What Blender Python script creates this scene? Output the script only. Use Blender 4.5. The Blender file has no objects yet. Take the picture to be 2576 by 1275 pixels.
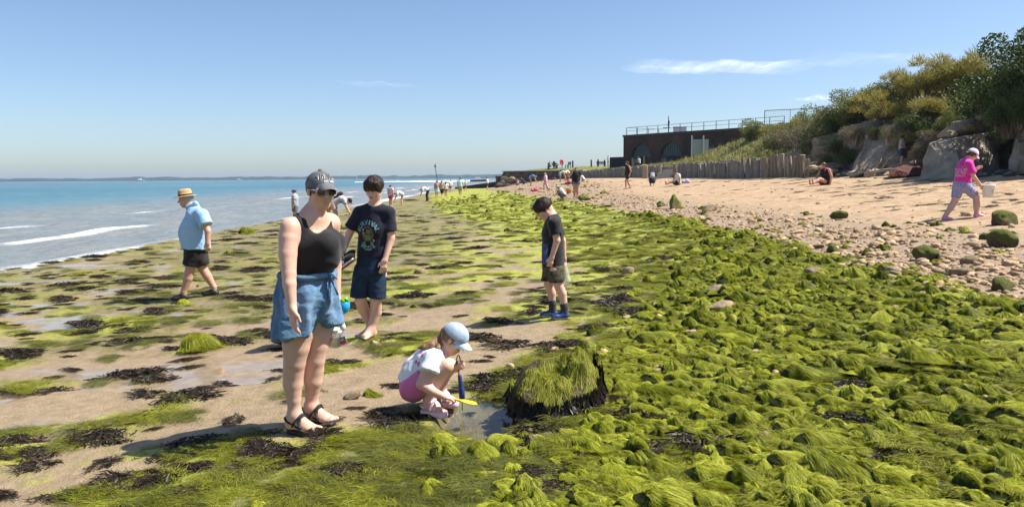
import bpy, bmesh, math, random
import numpy as np
from mathutils import Vector, Matrix
from mathutils.bvhtree import BVHTree
random.seed(7); RNG = np.random.default_rng(7)
SC = bpy.context.scene
COL = SC.collection
# ------------------------------------------------------------------ camera
CAM_Z = 1.55; FPX = 1983.0; CX, CY = 1288.0, 637.5      # pixel units: photograph shown 2576 wide
PITCH = math.radians(5.50); ROLL = math.radians(0.42)
_f = np.array([0, math.cos(PITCH), -math.sin(PITCH)])
_r0 = np.array([1.0, 0, 0]); _u0 = np.cross(_r0, _f)
_r = _r0 * math.cos(ROLL) - _u0 * math.sin(ROLL)
_u = np.cross(_r, _f)
cam_data = bpy.data.cameras.new('camera'); cam = bpy.data.objects.new('camera', cam_data); COL.objects.link(cam)
cam_data.sensor_width = 36; cam_data.lens = 36 * FPX / 2576; cam_data.clip_end = 20000; cam_data.clip_start = 0.05
cam.matrix_world = Matrix(((_r[0], _u[0], -_f[0], 0), (_r[1], _u[1], -_f[1], 0), (_r[2], _u[2], -_f[2], CAM_Z), (0, 0, 0, 1)))
SC.camera = cam
# ------------------------------------------------------------------ sky, sun, exposure
SUN_EL = math.radians(54); SUN_AZ = math.radians(2)     # azimuth measured from +X (screen right) towards +Y (away)
sun_dir = Vector((math.cos(SUN_EL) * math.cos(SUN_AZ), math.cos(SUN_EL) * math.sin(SUN_AZ), math.sin(SUN_EL)))
world = bpy.data.worlds.new('World'); SC.world = world; world.use_nodes = True
wn = world.node_tree.nodes; wl = world.node_tree.links
sky = wn.new('ShaderNodeTexSky'); sky.sky_type = 'NISHITA'; sky.sun_disc = False
sky.sun_elevation = SUN_EL; sky.sun_rotation = math.atan2(sun_dir.x, sun_dir.y)
sky.air_density = 0.8; sky.dust_density = 0.9; sky.ozone_density = 3.8; sky.altitude = 0
bg = wn['Background']; bg.inputs['Strength'].default_value = 0.093
wl.new(sky.outputs[0], bg.inputs['Color'])
sl = bpy.data.lights.new('sun', 'SUN'); sl.energy = 5.0; sl.angle = math.radians(0.53); sl.color = (1.0, 0.95, 0.87)
sun = bpy.data.objects.new('sun', sl); COL.objects.link(sun)
sun.rotation_euler = (-sun_dir).to_track_quat('-Z', 'Y').to_euler()
SC.view_settings.view_transform = 'Standard'; SC.view_settings.look = 'None'
SC.view_settings.exposure = 0.85; SC.view_settings.gamma = 1.0
SC.cycles.use_denoising = True
SC.cycles.max_bounces = 6; SC.cycles.diffuse_bounces = 2; SC.cycles.glossy_bounces = 3
SC.cycles.transmission_bounces = 4; SC.cycles.transparent_max_bounces = 8; SC.cycles.volume_bounces = 0
SC.cycles.caustics_reflective = False; SC.cycles.caustics_refractive = False

# ------------------------------------------------------------------ helpers: pixels, noise
def ray(u, v):
    d = _r * ((u - CX) / FPX) + _u * (-(v - CY) / FPX) + _f
    return d
def P(u, v, y):
    """point on the ray through photo pixel (u,v) at depth y"""
    d = ray(u, v); t = y / d[1]
    return np.array([d[0] * t, y, CAM_Z + d[2] * t])
def sm(a, b, x):
    t = np.clip((np.asarray(x, float) - a) / (b - a), 0, 1); return t * t * (3 - 2 * t)
def _h(ix, iy, iz, seed):
    n = (ix.astype(np.int64) * 374761393 + iy.astype(np.int64) * 668265263 + iz.astype(np.int64) * 2147483647 + seed * 974711) & 0xffffffff
    n = ((n ^ (n >> 13)) * 1274126177) & 0xffffffff
    n = ((n ^ (n >> 16)) * 2246822519) & 0xffffffff
    return ((n ^ (n >> 15)) & 0xffffff) / float(0xffffff) * 2 - 1
def noise2(x, y, seed=0):
    x = np.asarray(x, float); y = np.asarray(y, float)
    ix = np.floor(x); iy = np.floor(y); fx = x - ix; fy = y - iy
    fx = fx * fx * fx * (fx * (fx * 6 - 15) + 10); fy = fy * fy * fy * (fy * (fy * 6 - 15) + 10)
    z = np.zeros_like(ix)
    a = _h(ix, iy, z, seed); b = _h(ix + 1, iy, z, seed); c = _h(ix, iy + 1, z, seed); d = _h(ix + 1, iy + 1, z, seed)
    return (a + (b - a) * fx) * (1 - fy) + (c + (d - c) * fx) * fy
def noise3(x, y, z, seed=0):
    x = np.asarray(x, float); y = np.asarray(y, float); z = np.asarray(z, float)
    ix = np.floor(x); iy = np.floor(y); iz = np.floor(z); fx = x - ix; fy = y - iy; fz = z - iz
    fx = fx * fx * (3 - 2 * fx); fy = fy * fy * (3 - 2 * fy); fz = fz * fz * (3 - 2 * fz)
    r = 0
    for dx in (0, 1):
        for dy in (0, 1):
            for dz in (0, 1):
                w = (fx if dx else 1 - fx) * (fy if dy else 1 - fy) * (fz if dz else 1 - fz)
                r = r + w * _h(ix + dx, iy + dy, iz + dz, seed)
    return r
def fbm2(x, y, o=4, seed=0, g=0.5):
    r = 0; a = 1; s = 0
    for i in range(o):
        r = r + a * noise2(x * 2 ** i + 17.3 * i, y * 2 ** i - 9.1 * i, seed + i); s += a; a *= g
    return r / s
def fbm3(x, y, z, o=3, seed=0, g=0.5):
    r = 0; a = 1; s = 0
    for i in range(o):
        r = r + a * noise3(x * 2 ** i + 7.3 * i, y * 2 ** i - 9.1 * i, z * 2 ** i + 3.7 * i, seed + i); s += a; a *= g
    return r / s

# ------------------------------------------------------------------ helpers: meshes and objects
def tag(o, label=None, cat=None, group=None, kind=None):
    if label: o['label'] = label
    if cat: o['category'] = cat
    if group: o['group'] = group
    if kind: o['kind'] = kind
    return o
def mesh_data(name, verts, faces, mat=None, smooth=True, attrs=None):
    me = bpy.data.meshes.new(name)
    v = np.asarray(verts, np.float32).reshape(-1, 3)
    if isinstance(faces, np.ndarray):
        n, k = faces.shape
        me.vertices.add(len(v)); me.vertices.foreach_set('co', v.ravel())
        me.loops.add(n * k); me.loops.foreach_set('vertex_index', faces.astype(np.int32).ravel())
        me.polygons.add(n); me.polygons.foreach_set('loop_start', np.arange(0, n * k, k, dtype=np.int32))
        me.polygons.foreach_set('loop_total', np.full(n, k, np.int32))
        me.update(calc_edges=True)
    else:
        me.from_pydata(v.tolist(), [], faces)
    if smooth: me.polygons.foreach_set('use_smooth', np.ones(len(me.polygons), bool))
    for k_, a in (attrs or {}).items():
        at = me.attributes.new(k_, 'FLOAT', 'POINT'); at.data.foreach_set('value', np.asarray(a, np.float32).ravel())
    if mat is not None:
        for m in (mat if isinstance(mat, (list, tuple)) else [mat]): me.materials.append(m)
    return me
def obj(name, me, parent=None, loc=None):
    o = bpy.data.objects.new(name, me); COL.objects.link(o)
    if parent is not None: o.parent = parent
    if loc is not None: o.location = [float(c) for c in loc]
    return o
def empty(name, loc, rz=0.0):
    o = bpy.data.objects.new(name, None); COL.objects.link(o); o.location = [float(c) for c in loc]
    o.rotation_euler = (0, 0, rz); o.empty_display_size = 0.1
    return o
class MB:
    """collects boxes / tubes / ribbons for one mesh"""
    def __init__(s): s.v = []; s.f = []; s.a = []
    def add(s, v, f, a=0.0):
        n = sum(len(x) for x in s.v); s.v.append(np.asarray(v, float)); s.f += [tuple(int(i) + n for i in q) for q in f]
        s.a.append(np.broadcast_to(np.asarray(a, float), (len(v),)).copy())
        return s
    def box(s, c, d, R=None, taper=1.0, a=0.0):
        hx, hy, hz = [k / 2 for k in d]
        p = np.array([[-hx, -hy, -hz], [hx, -hy, -hz], [hx, hy, -hz], [-hx, hy, -hz],
                      [-hx * taper, -hy * taper, hz], [hx * taper, -hy * taper, hz], [hx * taper, hy * taper, hz], [-hx * taper, hy * taper, hz]])
        if R is not None: p = p @ np.asarray(R).T
        return s.add(p + np.asarray(c), [(0, 3, 2, 1), (4, 5, 6, 7), (0, 1, 5, 4), (1, 2, 6, 5), (2, 3, 7, 6), (3, 0, 4, 7)], a)
    def tube(s, pts, rad, n=8, caps=True, a=0.0, flat=1.0):
        pts = np.asarray(pts, float); m = len(pts); rad = np.broadcast_to(np.asarray(rad, float), (m,))
        t = np.gradient(pts, axis=0); t /= np.linalg.norm(t, axis=1)[:, None] + 1e-9
        ref = np.array([0, 0, 1.0]) if abs(t[0][2]) < 0.9 else np.array([1.0, 0, 0])
        V = []
        for i in range(m):
            e1 = np.cross(t[i], ref); e1 /= np.linalg.norm(e1) + 1e-9; e2 = np.cross(t[i], e1)
            an = np.arange(n) / n * 2 * math.pi
            V.append(pts[i] + rad[i] * (np.cos(an)[:, None] * e1 + np.sin(an)[:, None] * e2 * flat))
        F = []
        for i in range(m - 1):
            for j in range(n):
                k = (j + 1) % n; F.append((i * n + j, i * n + k, (i + 1) * n + k, (i + 1) * n + j))
        if caps: F.append(tuple(range(n))[::-1]); F.append(tuple((m - 1) * n + j for j in range(n)))
        return s.add(np.concatenate(V), F, a)
    def lathe(s, prof, n=24, c=(0, 0, 0), R=None, a=0.0):
        V = []; F = []; an = np.arange(n) / n * 2 * math.pi
        for r, z in prof: V.append(np.stack([r * np.cos(an), r * np.sin(an), np.full(n, z)], 1))
        V = np.concatenate(V)
        for i in range(len(prof) - 1):
            for j in range(n):
                k = (j + 1) % n; F.append((i * n + j, i * n + k, (i + 1) * n + k, (i + 1) * n + j))
        if R is not None: V = V @ np.asarray(R).T
        return s.add(V + np.asarray(c), F, a)
    def mesh(s, name, mat, smooth=False, key='rnd'):
        return mesh_data(name, np.concatenate(s.v), s.f, mat, smooth, {key: np.concatenate(s.a)})
    def build(s, name, mat, parent=None, smooth=False, loc=None):
        return obj(name, s.mesh(name, mat, smooth), parent, loc)
def rot(ax, ang):
    return np.array(Matrix.Rotation(ang, 3, ax))
def copy_tree(o, parent=None):
    c = o.copy(); COL.objects.link(c); c.parent = parent
    for ch in list(o.children): copy_tree(ch, c)
    return c

# ------------------------------------------------------------------ helpers: materials
class NT:
    def __init__(s, name):
        s.m = bpy.data.materials.new(name); s.m.use_nodes = True; s.n = s.m.node_tree.nodes; s.l = s.m.node_tree.links
        s.b = s.n['Principled BSDF']; s.out = s.n['Material Output']
    def new(s, t, **kw):
        n = s.n.new(t)
        for k, v in kw.items(): setattr(n, k, v)
        return n
    def link(s, a, b): s.l.new(a, b)
    def noise(s, scale=5, detail=4, rough=0.55, vec=None, dim='3D', dist=0.0):
        n = s.new('ShaderNodeTexNoise', noise_dimensions=dim)
        n.inputs['Scale'].default_value = scale; n.inputs['Detail'].default_value = detail; n.inputs['Roughness'].default_value = rough
        n.inputs['Distortion'].default_value = dist
        if vec is not None: s.link(vec, n.inputs['Vector'])
        return n.outputs['Fac']
    def coord(s, kind='Object', scale=None):
        c = s.new('ShaderNodeTexCoord').outputs[kind]
        if scale is not None:
            mp = s.new('ShaderNodeMapping'); mp.inputs['Scale'].default_value = scale; s.link(c, mp.inputs['Vector']); c = mp.outputs[0]
        return c
    def pos(s, scale=None):
        c = s.new('ShaderNodeNewGeometry').outputs['Position']
        if scale is not None:
            mp = s.new('ShaderNodeMapping'); mp.inputs['Scale'].default_value = scale; s.link(c, mp.inputs['Vector']); c = mp.outputs[0]
        return c
    def ramp(s, fac, stops, interp='LINEAR'):
        r = s.new('ShaderNodeValToRGB'); r.color_ramp.interpolation = interp
        e = r.color_ramp.elements
        while len(e) < len(stops): e.new(0.5)
        for i, (p, c) in enumerate(stops):
            e[i].position = p; c = c if isinstance(c, (tuple, list)) else (c, c, c); e[i].color = (*c, 1)
        s.link(fac, r.inputs['Fac']); return r.outputs['Color']
    def attr(s, name):
        a = s.new('ShaderNodeAttribute', attribute_name=name); return a.outputs['Fac']
    def mix(s, fac, a, b, mode='MIX'):
        m = s.new('ShaderNodeMix', data_type='RGBA', blend_type=mode)
        for sock, v in ((m.inputs['Factor'], fac), (m.inputs['A'], a), (m.inputs['B'], b)): pass
        ins = [i for i in m.inputs if i.enabled]
        for sock, v in zip((m.inputs[0], m.inputs[6], m.inputs[7]), (fac, a, b)):
            if isinstance(v, bpy.types.NodeSocket): s.link(v, sock)
            elif isinstance(v, (int, float)): sock.default_value = v if sock.type == 'VALUE' else (v, v, v, 1)
            else: sock.default_value = (*v, 1)
        return m.outputs[2]
    def math(s, op, a, b=0.0, c=0.0, clamp=False):
        m = s.new('ShaderNodeMath', operation=op, use_clamp=clamp)
        for sock, v in zip(m.inputs, (a, b, c)):
            if isinstance(v, bpy.types.NodeSocket): s.link(v, sock)
            else: sock.default_value = v
        return m.outputs[0]
    def bump(s, h, strength=0.5, dist=0.02, normal=None):
        b = s.new('ShaderNodeBump'); b.inputs['Strength'].default_value = strength; b.inputs['Distance'].default_value = dist
        s.link(h, b.inputs['Height'])
        if normal is not None: s.link(normal, b.inputs['Normal'])
        return b.outputs[0]
    def set(s, **kw):
        for k, v in kw.items():
            k = {'color': 'Base Color', 'rough': 'Roughness', 'normal': 'Normal', 'spec': 'Specular IOR Level', 'metal': 'Metallic',
                 'trans': 'Transmission Weight', 'alpha': 'Alpha', 'ior': 'IOR', 'sss': 'Subsurface Weight', 'sheen': 'Sheen Weight', 'coat': 'Coat Weight'}.get(k, k)
            sock = s.b.inputs[k]
            if isinstance(v, bpy.types.NodeSocket): s.link(v, sock)
            elif isinstance(v, (tuple, list)): sock.default_value = (*v, 1) if len(v) == 3 and sock.type == 'RGBA' else v
            else: sock.default_value = v
        return s.m
def simple(name, color, rough=0.6, var=0.12, scale=12, bump=0.0, spec=0.5, bscale=None, metal=0.0):
    t = NT(name); c = t.coord('Object')
    n = t.noise(scale, 4, 0.6, c)
    lo = tuple(k * (1 - var) for k in color); hi = tuple(min(1, k * (1 + var)) for k in color)
    kw = {}
    if bump: kw['normal'] = t.bump(t.noise(bscale or scale * 4, 3, 0.6, c), bump, 0.01)
    return t.set(color=t.ramp(n, [(0.3, lo), (0.7, hi)]), rough=rough, spec=spec, metal=metal, **kw)
# ================================================================== the setting: beach, sea, far shore
PA = np.array([(-3000, -60), (-400, -9), (-60, -2.2), (-20, -.85), (-11.5, -.5), (-5, -.28), (-1.6, -.09), (0, 0), (2, .17), (3.5, .38), (8, .8), (13.3, 1.33), (22, 2.15), (40, 3.4), (120, 4), (3000, 4)])
PB = np.array([(-3000, -60), (-400, -9), (-60, -2.2), (-20, -.85), (-11.5, -.5), (-5, -.27), (-1.6, .1), (0, .36), (2, .65), (3.5, .85), (6, 1.15), (10.5, 1.35), (14, 1.5), (22, 2.2), (40, 3.4), (120, 4), (3000, 4)])
def gz(x, y):
    """smooth height of the beach"""
    x = np.asarray(x, float); y = np.asarray(y, float)
    xx = x + 0.35 * fbm2(y * .12, x * .02, 2, 5)
    a = np.interp(xx, PA[:, 0], PA[:, 1]); b = np.interp(xx, PB[:, 0], PB[:, 1]); w = sm(38, 88, y)
    z = a * (1 - w) + b * w
    return z - sm(138, 200, y) * (1.5 + .01 * np.abs(x))
def G(u, v):
    """where the ray through photo pixel (u,v) meets the beach"""
    d = ray(u, v); lo, hi = 1.5, 1.5
    p = lambda t: (d[0] * t, d[1] * t, CAM_Z + d[2] * t)
    while hi < 400:
        q = p(hi)
        if q[2] < gz(q[0], q[1]): break
        lo = hi; hi *= 1.03
    for _ in range(30):
        m = (lo + hi) / 2; q = p(m)
        if q[2] < gz(q[0], q[1]): hi = m
        else: lo = m
    q = p(hi); return np.array([q[0], q[1], float(gz(q[0], q[1]))])
def curve_y(pts):
    w = sorted([tuple(G(u, v)[:2]) for u, v in pts], key=lambda t: t[1])
    ys = np.array([t[1] for t in w]); xs = np.array([t[0] for t in w])
    return lambda y: np.interp(y, ys, xs)
C_PEB = curve_y([(2570, 790), (2300, 710), (2050, 645), (1850, 592), (1700, 555), (1550, 525), (1400, 498), (1300, 486), (1230, 478)])
C_SAND = curve_y([(2570, 640), (2300, 600), (2000, 562), (1750, 526), (1600, 503), (1480, 484)])
C_DENSE = curve_y([(330, 1272), (600, 1185), (860, 1110), (1150, 1070), (1400, 900), (1570, 760), (1500, 650), (1300, 580), (1100, 530), (1085, 492), (1150, 480)])
C_STONE = curve_y([(1330, 1270), (1460, 1100), (1560, 900), (1660, 760), (1740, 650), (1760, 600)])
POOL = G(1214, 1044)[:2]; SHAD = G(545, 1078)[:2]
def pool_mask(x, y):
    dx = (x - POOL[0]); dy = (y - POOL[1])
    r = np.sqrt((dx / .30) ** 2 + (dy / .46) ** 2) + .18 * fbm2(x * 5, y * 5, 2, 71)
    return 1 - sm(.8, 1.15, r)
def masks(x, y):
    """coverage fields of the beach, 0..1"""
    x = np.asarray(x, float); y = np.asarray(y, float)
    wob = .25 * fbm2(x * .9, y * .9, 3, 11) * (1 + y * .03)
    dense = sm(-.5, .55, x + wob * 2 - C_DENSE(y)) * (1 - sm(-.35, .25, x + wob * 1.6 - C_PEB(y)))
    peb = sm(-.5, .35, x + wob - C_PEB(y)) * (1 - sm(-.6, 1.6, x + wob * 2 - C_SAND(y)))
    peb = np.maximum(peb, sm(46, 60, y) * sm(-.5, .35, x + wob - C_PEB(y)) * (1 - sm(6, 10, x)))
    stone = sm(-.6, .5, x + wob - C_STONE(y)) * (1 - sm(-.2, .5, x + wob - C_PEB(y))) * (1 - sm(20, 27, y))
    # streaks of weed stretched across the slope, on the bare wet sand to the left
    far = sm(8, 16, y)
    n1 = fbm2(x * 1.15, y * 1.9, 4, 21); n2 = fbm2(x * .35, y * .5, 3, 31); n3 = fbm2(x * 3.2, y * 4.4, 3, 41)
    thr = .12 - .24 * sm(5.6, 7.2, y) - .16 * far * (1 - sm(-1.5, 2, x) * .5) - .18 * sm(-.4, -.03, -np.abs(x - (C_DENSE(y) - .3)) / 2.2 + 0.0) + .22 * (1 - sm(6, 8, y)) * (1 - sm(-.9, -.2, x - C_DENSE(y)))
    mixed = sm(-.12, .26, n1 * .75 + n2 * .35 + n3 * .30 - thr + .02)
    shore = sm(-12.6, -11.0, x)
    mixed = mixed * shore * (1 - sm(-.3, .3, x - C_PEB(y)))
    dn = sm(-.75, -.2, n1 * .6 + n3 * .5 + .12 * far)
    algae = np.maximum(dense * dn, mixed * (1 - .0 * dense)) * (1 - .92 * np.exp(-((x - SHAD[0]) / .62) ** 4 - ((y - SHAD[1]) / .30) ** 4))
    brown = sm(-.15, .4, fbm2(x * .55, y * .7, 3, 51)) * (1 - dense) * .9 + (.25 + .55 * far) * (1 - dense) * (1 - sm(-3.5, .5, x)) + dense * (1 - sm(5.0, 6.2, y)) * (1 - sm(-.2, .7, x)) * (.45 + .5 * fbm2(x * 2, y * 2, 2, 52))
    wet = sm(-.05, .22, fbm2(x * .7, y * 1.5, 3, 61) - .17 + .20 * (1 - sm(-6, -1.8, x)) - .8 * sm(-2.2, -.6, x) - .5 * (1 - sm(4.5, 6.5, y))) * shore * (1 - algae)
    return algae, np.clip(brown, 0, 1), np.clip(wet, 0, 1), peb, dense, stone
def gz_full(x, y, m=None):
    x = np.asarray(x, float); y = np.asarray(y, float)
    algae, brown, wet, peb, dense, stone = m if m is not None else masks(x, y)
    z = gz(x, y)
    near = 1 - sm(30, 70, y)
    z = z + near * .03 * fbm2(x * .8, y * .8, 3, 81) * (1 - wet)
    z = z + near * .014 * algae * (1 + fbm2(x * 9, y * 9, 3, 91))
    z = z + near * .03 * algae * np.clip(fbm2(x * 3.1, y * 3.1, 3, 92), 0, 1)
    z = z + stone * .035 * np.clip(fbm2(x * 4.5, y * 4.5, 3, 93) + .3, 0, 1) + peb * .02 * fbm2(x * 7, y * 7, 3, 94)
    sandy = sm(0, 1.5, x - C_SAND(y)) + .3 * (1 - algae) * (1 - wet)
    z = z + near * np.clip(sandy, 0, 1) * (.016 * fbm2(x * 4, y * 6, 3, 95))
    return z - .085 * pool_mask(x, y) + .02 * near * (1 - wet) * .0
# ---- ground sheet: one warped grid, fine near the camera, reaching the horizon
def _rows():
    a = list(np.linspace(-60, 1.6, 26)[:-1]); y = 1.6
    while y < 170: a.append(y); y *= 1.0085 if y < 30 else 1.012
    while y < 3200: a.append(y); y *= 1.15
    return np.array(a)
ROWS = _rows(); NU = 760
_uu = np.linspace(-1, 1, NU); _uu = np.sign(_uu) * (np.abs(_uu) * .82 + .18 * np.abs(_uu) ** 5)
_W = np.sqrt(ROWS ** 2 + 12) * 1.0 + 14 * (ROWS < 1.6)
GX = _uu[None, :] * _W[:, None]; GY = np.repeat(ROWS[:, None], NU, 1)
_m = masks(GX, GY); GZ = gz_full(GX, GY, _m)
def grid_faces(nr, nc):
    i = np.arange(nr * nc).reshape(nr, nc)
    return np.stack([i[:-1, :-1], i[:-1, 1:], i[1:, 1:], i[1:, :-1]], -1).reshape(-1, 4)
t = NT('beach_ground'); pos = t.pos()
A, B, Wt, Pb = t.attr('algae'), t.attr('brown'), t.attr('wet'), t.attr('pebble'); Dn = t.attr('dense'); Ds = t.attr('dry')
nf = t.noise(60, 5, .65, pos); nm = t.noise(9, 5, .6, pos); nb = t.noise(1.4, 3, .6, pos)
wetsand = t.ramp(nm, [(.3, (.225, .156, .086)), (.7, (.35, .255, .15))])
speck = t.noise(95, 2, .5, pos)
wetsand = t.mix(t.ramp(speck, [(.64, 0), (.74, .55)]), wetsand, (.10, .062, .035))
drysand = t.ramp(nm, [(.25, (.28, .18, .10)), (.5, (.45, .315, .185)), (.78, (.60, .44, .275))])
drysand = t.mix(t.ramp(t.noise(1, 5, .7, t.pos((1.2, 4.5, 1))), [(.5, 0), (.62, .6)]), drysand, (.17, .105, .058))
drysand = t.mix(t.ramp(nb, [(.35, .0), (.65, .35)]), drysand, (.33, .19, .105))
drysand = t.mix(t.ramp(t.noise(2.2, 6, .75, t.pos((.6, 2.4, 1))), [(.52, 0), (.66, .55)]), drysand, (.13, .08, .045))
sand = t.mix(Ds, wetsand, drysand)
green = t.ramp(t.noise(14, 6, .7, pos), [(.25, (.12, .135, .008)), (.48, (.33, .345, .02)), (.72, (.54, .54, .065))])
green = t.mix(t.ramp(t.noise(50, 4, .7, t.pos((.35, 1.4, 1))), [(.46, .0), (.66, .55)]), green, (.05, .07, .008))
olive = t.ramp(t.noise(16, 6, .7, pos), [(.25, (.06, .05, .014)), (.5, (.17, .14, .038)), (.78, (.29, .24, .07))])
green = t.mix(t.ramp(t.noise(2.6, 6, .75, t.pos((1, .8, 1))), [(.57, 0), (.68, .75)]), green, (.04, .055, .006))
weed = t.mix(B, green, olive)
fac = t.math('MULTIPLY', t.math('ADD', A, t.math('MULTIPLY', t.math('SUBTRACT', nf, .5), .7)), 1.0, clamp=True)
col = t.mix(fac, sand, weed)
St = t.attr('stone'); mud_shade = t.ramp(t.noise(24, 5, .7, pos), [(.3, (.018, .018, .006)), (.5, (.06, .055, .02)), (.74, (.20, .155, .08))])  # mud, darkened to paint shade into the gaps between the mounds
col = t.mix(t.math('MULTIPLY', St, t.ramp(t.noise(3.2, 4, .6, pos), [(.38, .55), (.58, .95)])), col, mud_shade)
pebc = t.ramp(t.noise(22, 4, .7, pos), [(.3, (.09, .055, .03)), (.5, (.30, .20, .12)), (.7, (.46, .34, .22))])
col = t.mix(Pb, col, pebc)
rough = t.math('SUBTRACT', .62, t.math('MULTIPLY', Wt, .56))
rough = t.math('ADD', rough, t.math('MULTIPLY', Ds, .3), clamp=True)
hgt = t.math('ADD', t.math('MULTIPLY', nf, .55), t.math('MULTIPLY', t.noise(25, 4, .6, pos), .6))
bm_ = t.new('ShaderNodeBump'); bm_.inputs['Distance'].default_value = .035
t.link(hgt, bm_.inputs['Height']); t.link(t.math('MULTIPLY', t.math('SUBTRACT', 1.0, Wt), .75), bm_.inputs['Strength'])
M_GROUND = t.set(color=col, rough=rough, normal=bm_.outputs[0], spec=.5)
dry = sm(-.3, 2.2, GX - C_SAND(GY)) + sm(50, 62, GY) * sm(.5, 2.5, GX - C_PEB(GY)); dry = np.clip(dry, 0, 1)
gr = obj('beach', mesh_data('beach', np.stack([GX, GY, GZ], -1).reshape(-1, 3), grid_faces(*GX.shape), M_GROUND, True,
    {'algae': _m[0] * (1 - pool_mask(GX, GY)), 'brown': _m[1], 'wet': _m[2], 'pebble': _m[3], 'dense': _m[4], 'dry': dry, 'stone': np.maximum(_m[5], .6 * _m[4] * (1 - sm(5, 7.5, GY))) * (1 - pool_mask(GX, GY))}))
tag(gr, 'wet sand and weed beach sloping down to the sea', 'beach', kind='structure')
def on_ground(x, y): return float(gz_full(np.array([x]), np.array([y]))[0])

# ---- sea
SEA = -.5
def sea_h(x, y):
    ds = -11.5 - x + 1.1 * fbm2(y * .09, x * .03, 2, 101)           # metres offshore
    amp = sm(-1, 7, ds) * (1 - .55 * sm(40, 200, ds))
    ph = ds * 2 * math.pi / 5.2 + 1.6 * fbm2(x * .05, y * .06, 2, 102)
    w = .5 + .5 * np.cos(ph); w = w ** 2.2
    gate = sm(-.2, .45, fbm2(x * .06, y * .085, 2, 103) + .08)
    z = .20 * amp * w * gate + .06 * amp * fbm2(x * .5, y * .35, 3, 104) + .02 * fbm2(x * 2, y * 1.6, 3, 105) * sm(-.5, 2, ds)
    front = gate * sm(.76, .99, w) * sm(.6, 1.6, ds) * (1 - sm(9, 15, ds)) * sm(.30, .52, fbm2(x * .16, y * .10, 2, 106) * .9 + .30 + .12 * sm(45, 70, y)) * sm(-.25, .1, fbm2(x * .45, y * .5, 2, 108) + .1)
    wash = sm(-.75, -.25, ds) * (1 - sm(.1, .9, ds)) * sm(-.1, .3, fbm2(x * .5, y * .16, 2, 107) + .25 * sm(30, 60, y) - .12)
    return z, ds, np.clip(np.maximum(front, .8 * wash), 0, 1)
yr = []; y = 2.0
while y < 260: yr.append(y); y *= 1.011
while y < 2600: yr.append(y); y *= 1.04
yr = np.array([-60, -30, -10] + yr); nu = 420
uu = np.linspace(0, 1, nu)
x0 = -8.0 + 9 * sm(128, 175, yr) + .30 * np.maximum(yr - 160, 0)   # landward edge (under the sand)
x1 = -1.25 * np.abs(yr) - 45
SX = x0[:, None] + (x1 - x0)[:, None] * (uu[None, :] ** 1.35); SY = np.repeat(yr[:, None], nu, 1)
sz, sds, sfo = sea_h(SX, SY)
fadeh = 1 - sm(120, 500, SY)
SZ = SEA + sz * (.25 + .75 * fadeh)
t = NT('sea_water'); pos = t.pos(); off = t.attr('off'); fo = t.attr('foam')
deep = t.ramp(t.noise(.02, 4, .6, t.pos((1, .3, 1))), [(.35, (.034, .112, .142)), (.65, (.062, .162, .192))])
murk = t.ramp(t.noise(.35, 3, .6, pos), [(.3, (.15, .165, .155)), (.7, (.21, .205, .175))])
c = t.mix(t.math('ADD', off, t.math('MULTIPLY', t.math('SUBTRACT', t.noise(.12, 3, .6, t.pos((1, .4, 1))), .5), .5), clamp=True), murk, deep)
fmask = t.math('MULTIPLY', fo, t.math('ADD', t.math('MULTIPLY', t.noise(5, 5, .75, t.pos((1, 1.6, 1))), 4.0), -1.35), clamp=True)
c = t.mix(fmask, c, (.85, .86, .86))
h = t.math('ADD', t.math('MULTIPLY', t.noise(1.1, 4, .65, t.pos((1.3, .8, 1))), 1.0), t.math('MULTIPLY', t.noise(.28, 3, .6, t.pos((1.5, .7, 1))), 3.0))
M_SEA = t.set(color=c, rough=t.math('ADD', .26, t.math('MULTIPLY', fmask, .6)), normal=t.bump(h, .8, .30), spec=.45, ior=1.33)
se = obj('sea', mesh_data('sea', np.stack([SX, SY, SZ], -1).reshape(-1, 3), grid_faces(*SX.shape)[:, ::-1].copy(), M_SEA, True,
    {'off': sm(9, 42, sds), 'foam': sfo}))
tag(se, 'blue-green sea with small breaking waves', 'sea', kind='structure')

# ---- far shore: low wooded coast across the water
def far_shore():
    n = 900; xs = np.linspace(-2400, 1400, n); yb = 2450 + 60 * fbm2(xs * .002, xs * 0, 2, 111) - .05 * xs
    hgt = 9.5 + 4.5 * fbm2(xs * .004, xs * 0 + 3, 3, 112) + 3.2 * fbm2(xs * .03, xs * 0 + 5, 3, 113) + 2.0 * sm(-1700, -700, -np.abs(xs + 1300))
    lay = [(-6, 0.0), (0, .75), (18, 1.0), (60, .95), (140, 0.0)]
    V = []
    for dy, k in lay:
        V.append(np.stack([xs, yb + dy, SEA - .4 + (hgt + .4) * k + (1.2 * fbm2(xs * .05, xs * 0 + dy, 2, 114) if 0 < k else 0)], 1))
    tt = NT('far_wood'); nn = tt.noise(.05, 4, .6, tt.pos())
    m = tt.set(color=tt.ramp(nn, [(.3, (.015, .03, .016)), (.7, (.035, .055, .03))]), rough=.9, spec=.1)
    f = grid_faces(len(lay), n)
    o = obj('far_shore', mesh_data('far_shore', np.concatenate(V), f, m, False)); tag(o, 'low wooded coast across the water', 'coast', kind='structure')
far_shore()
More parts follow.
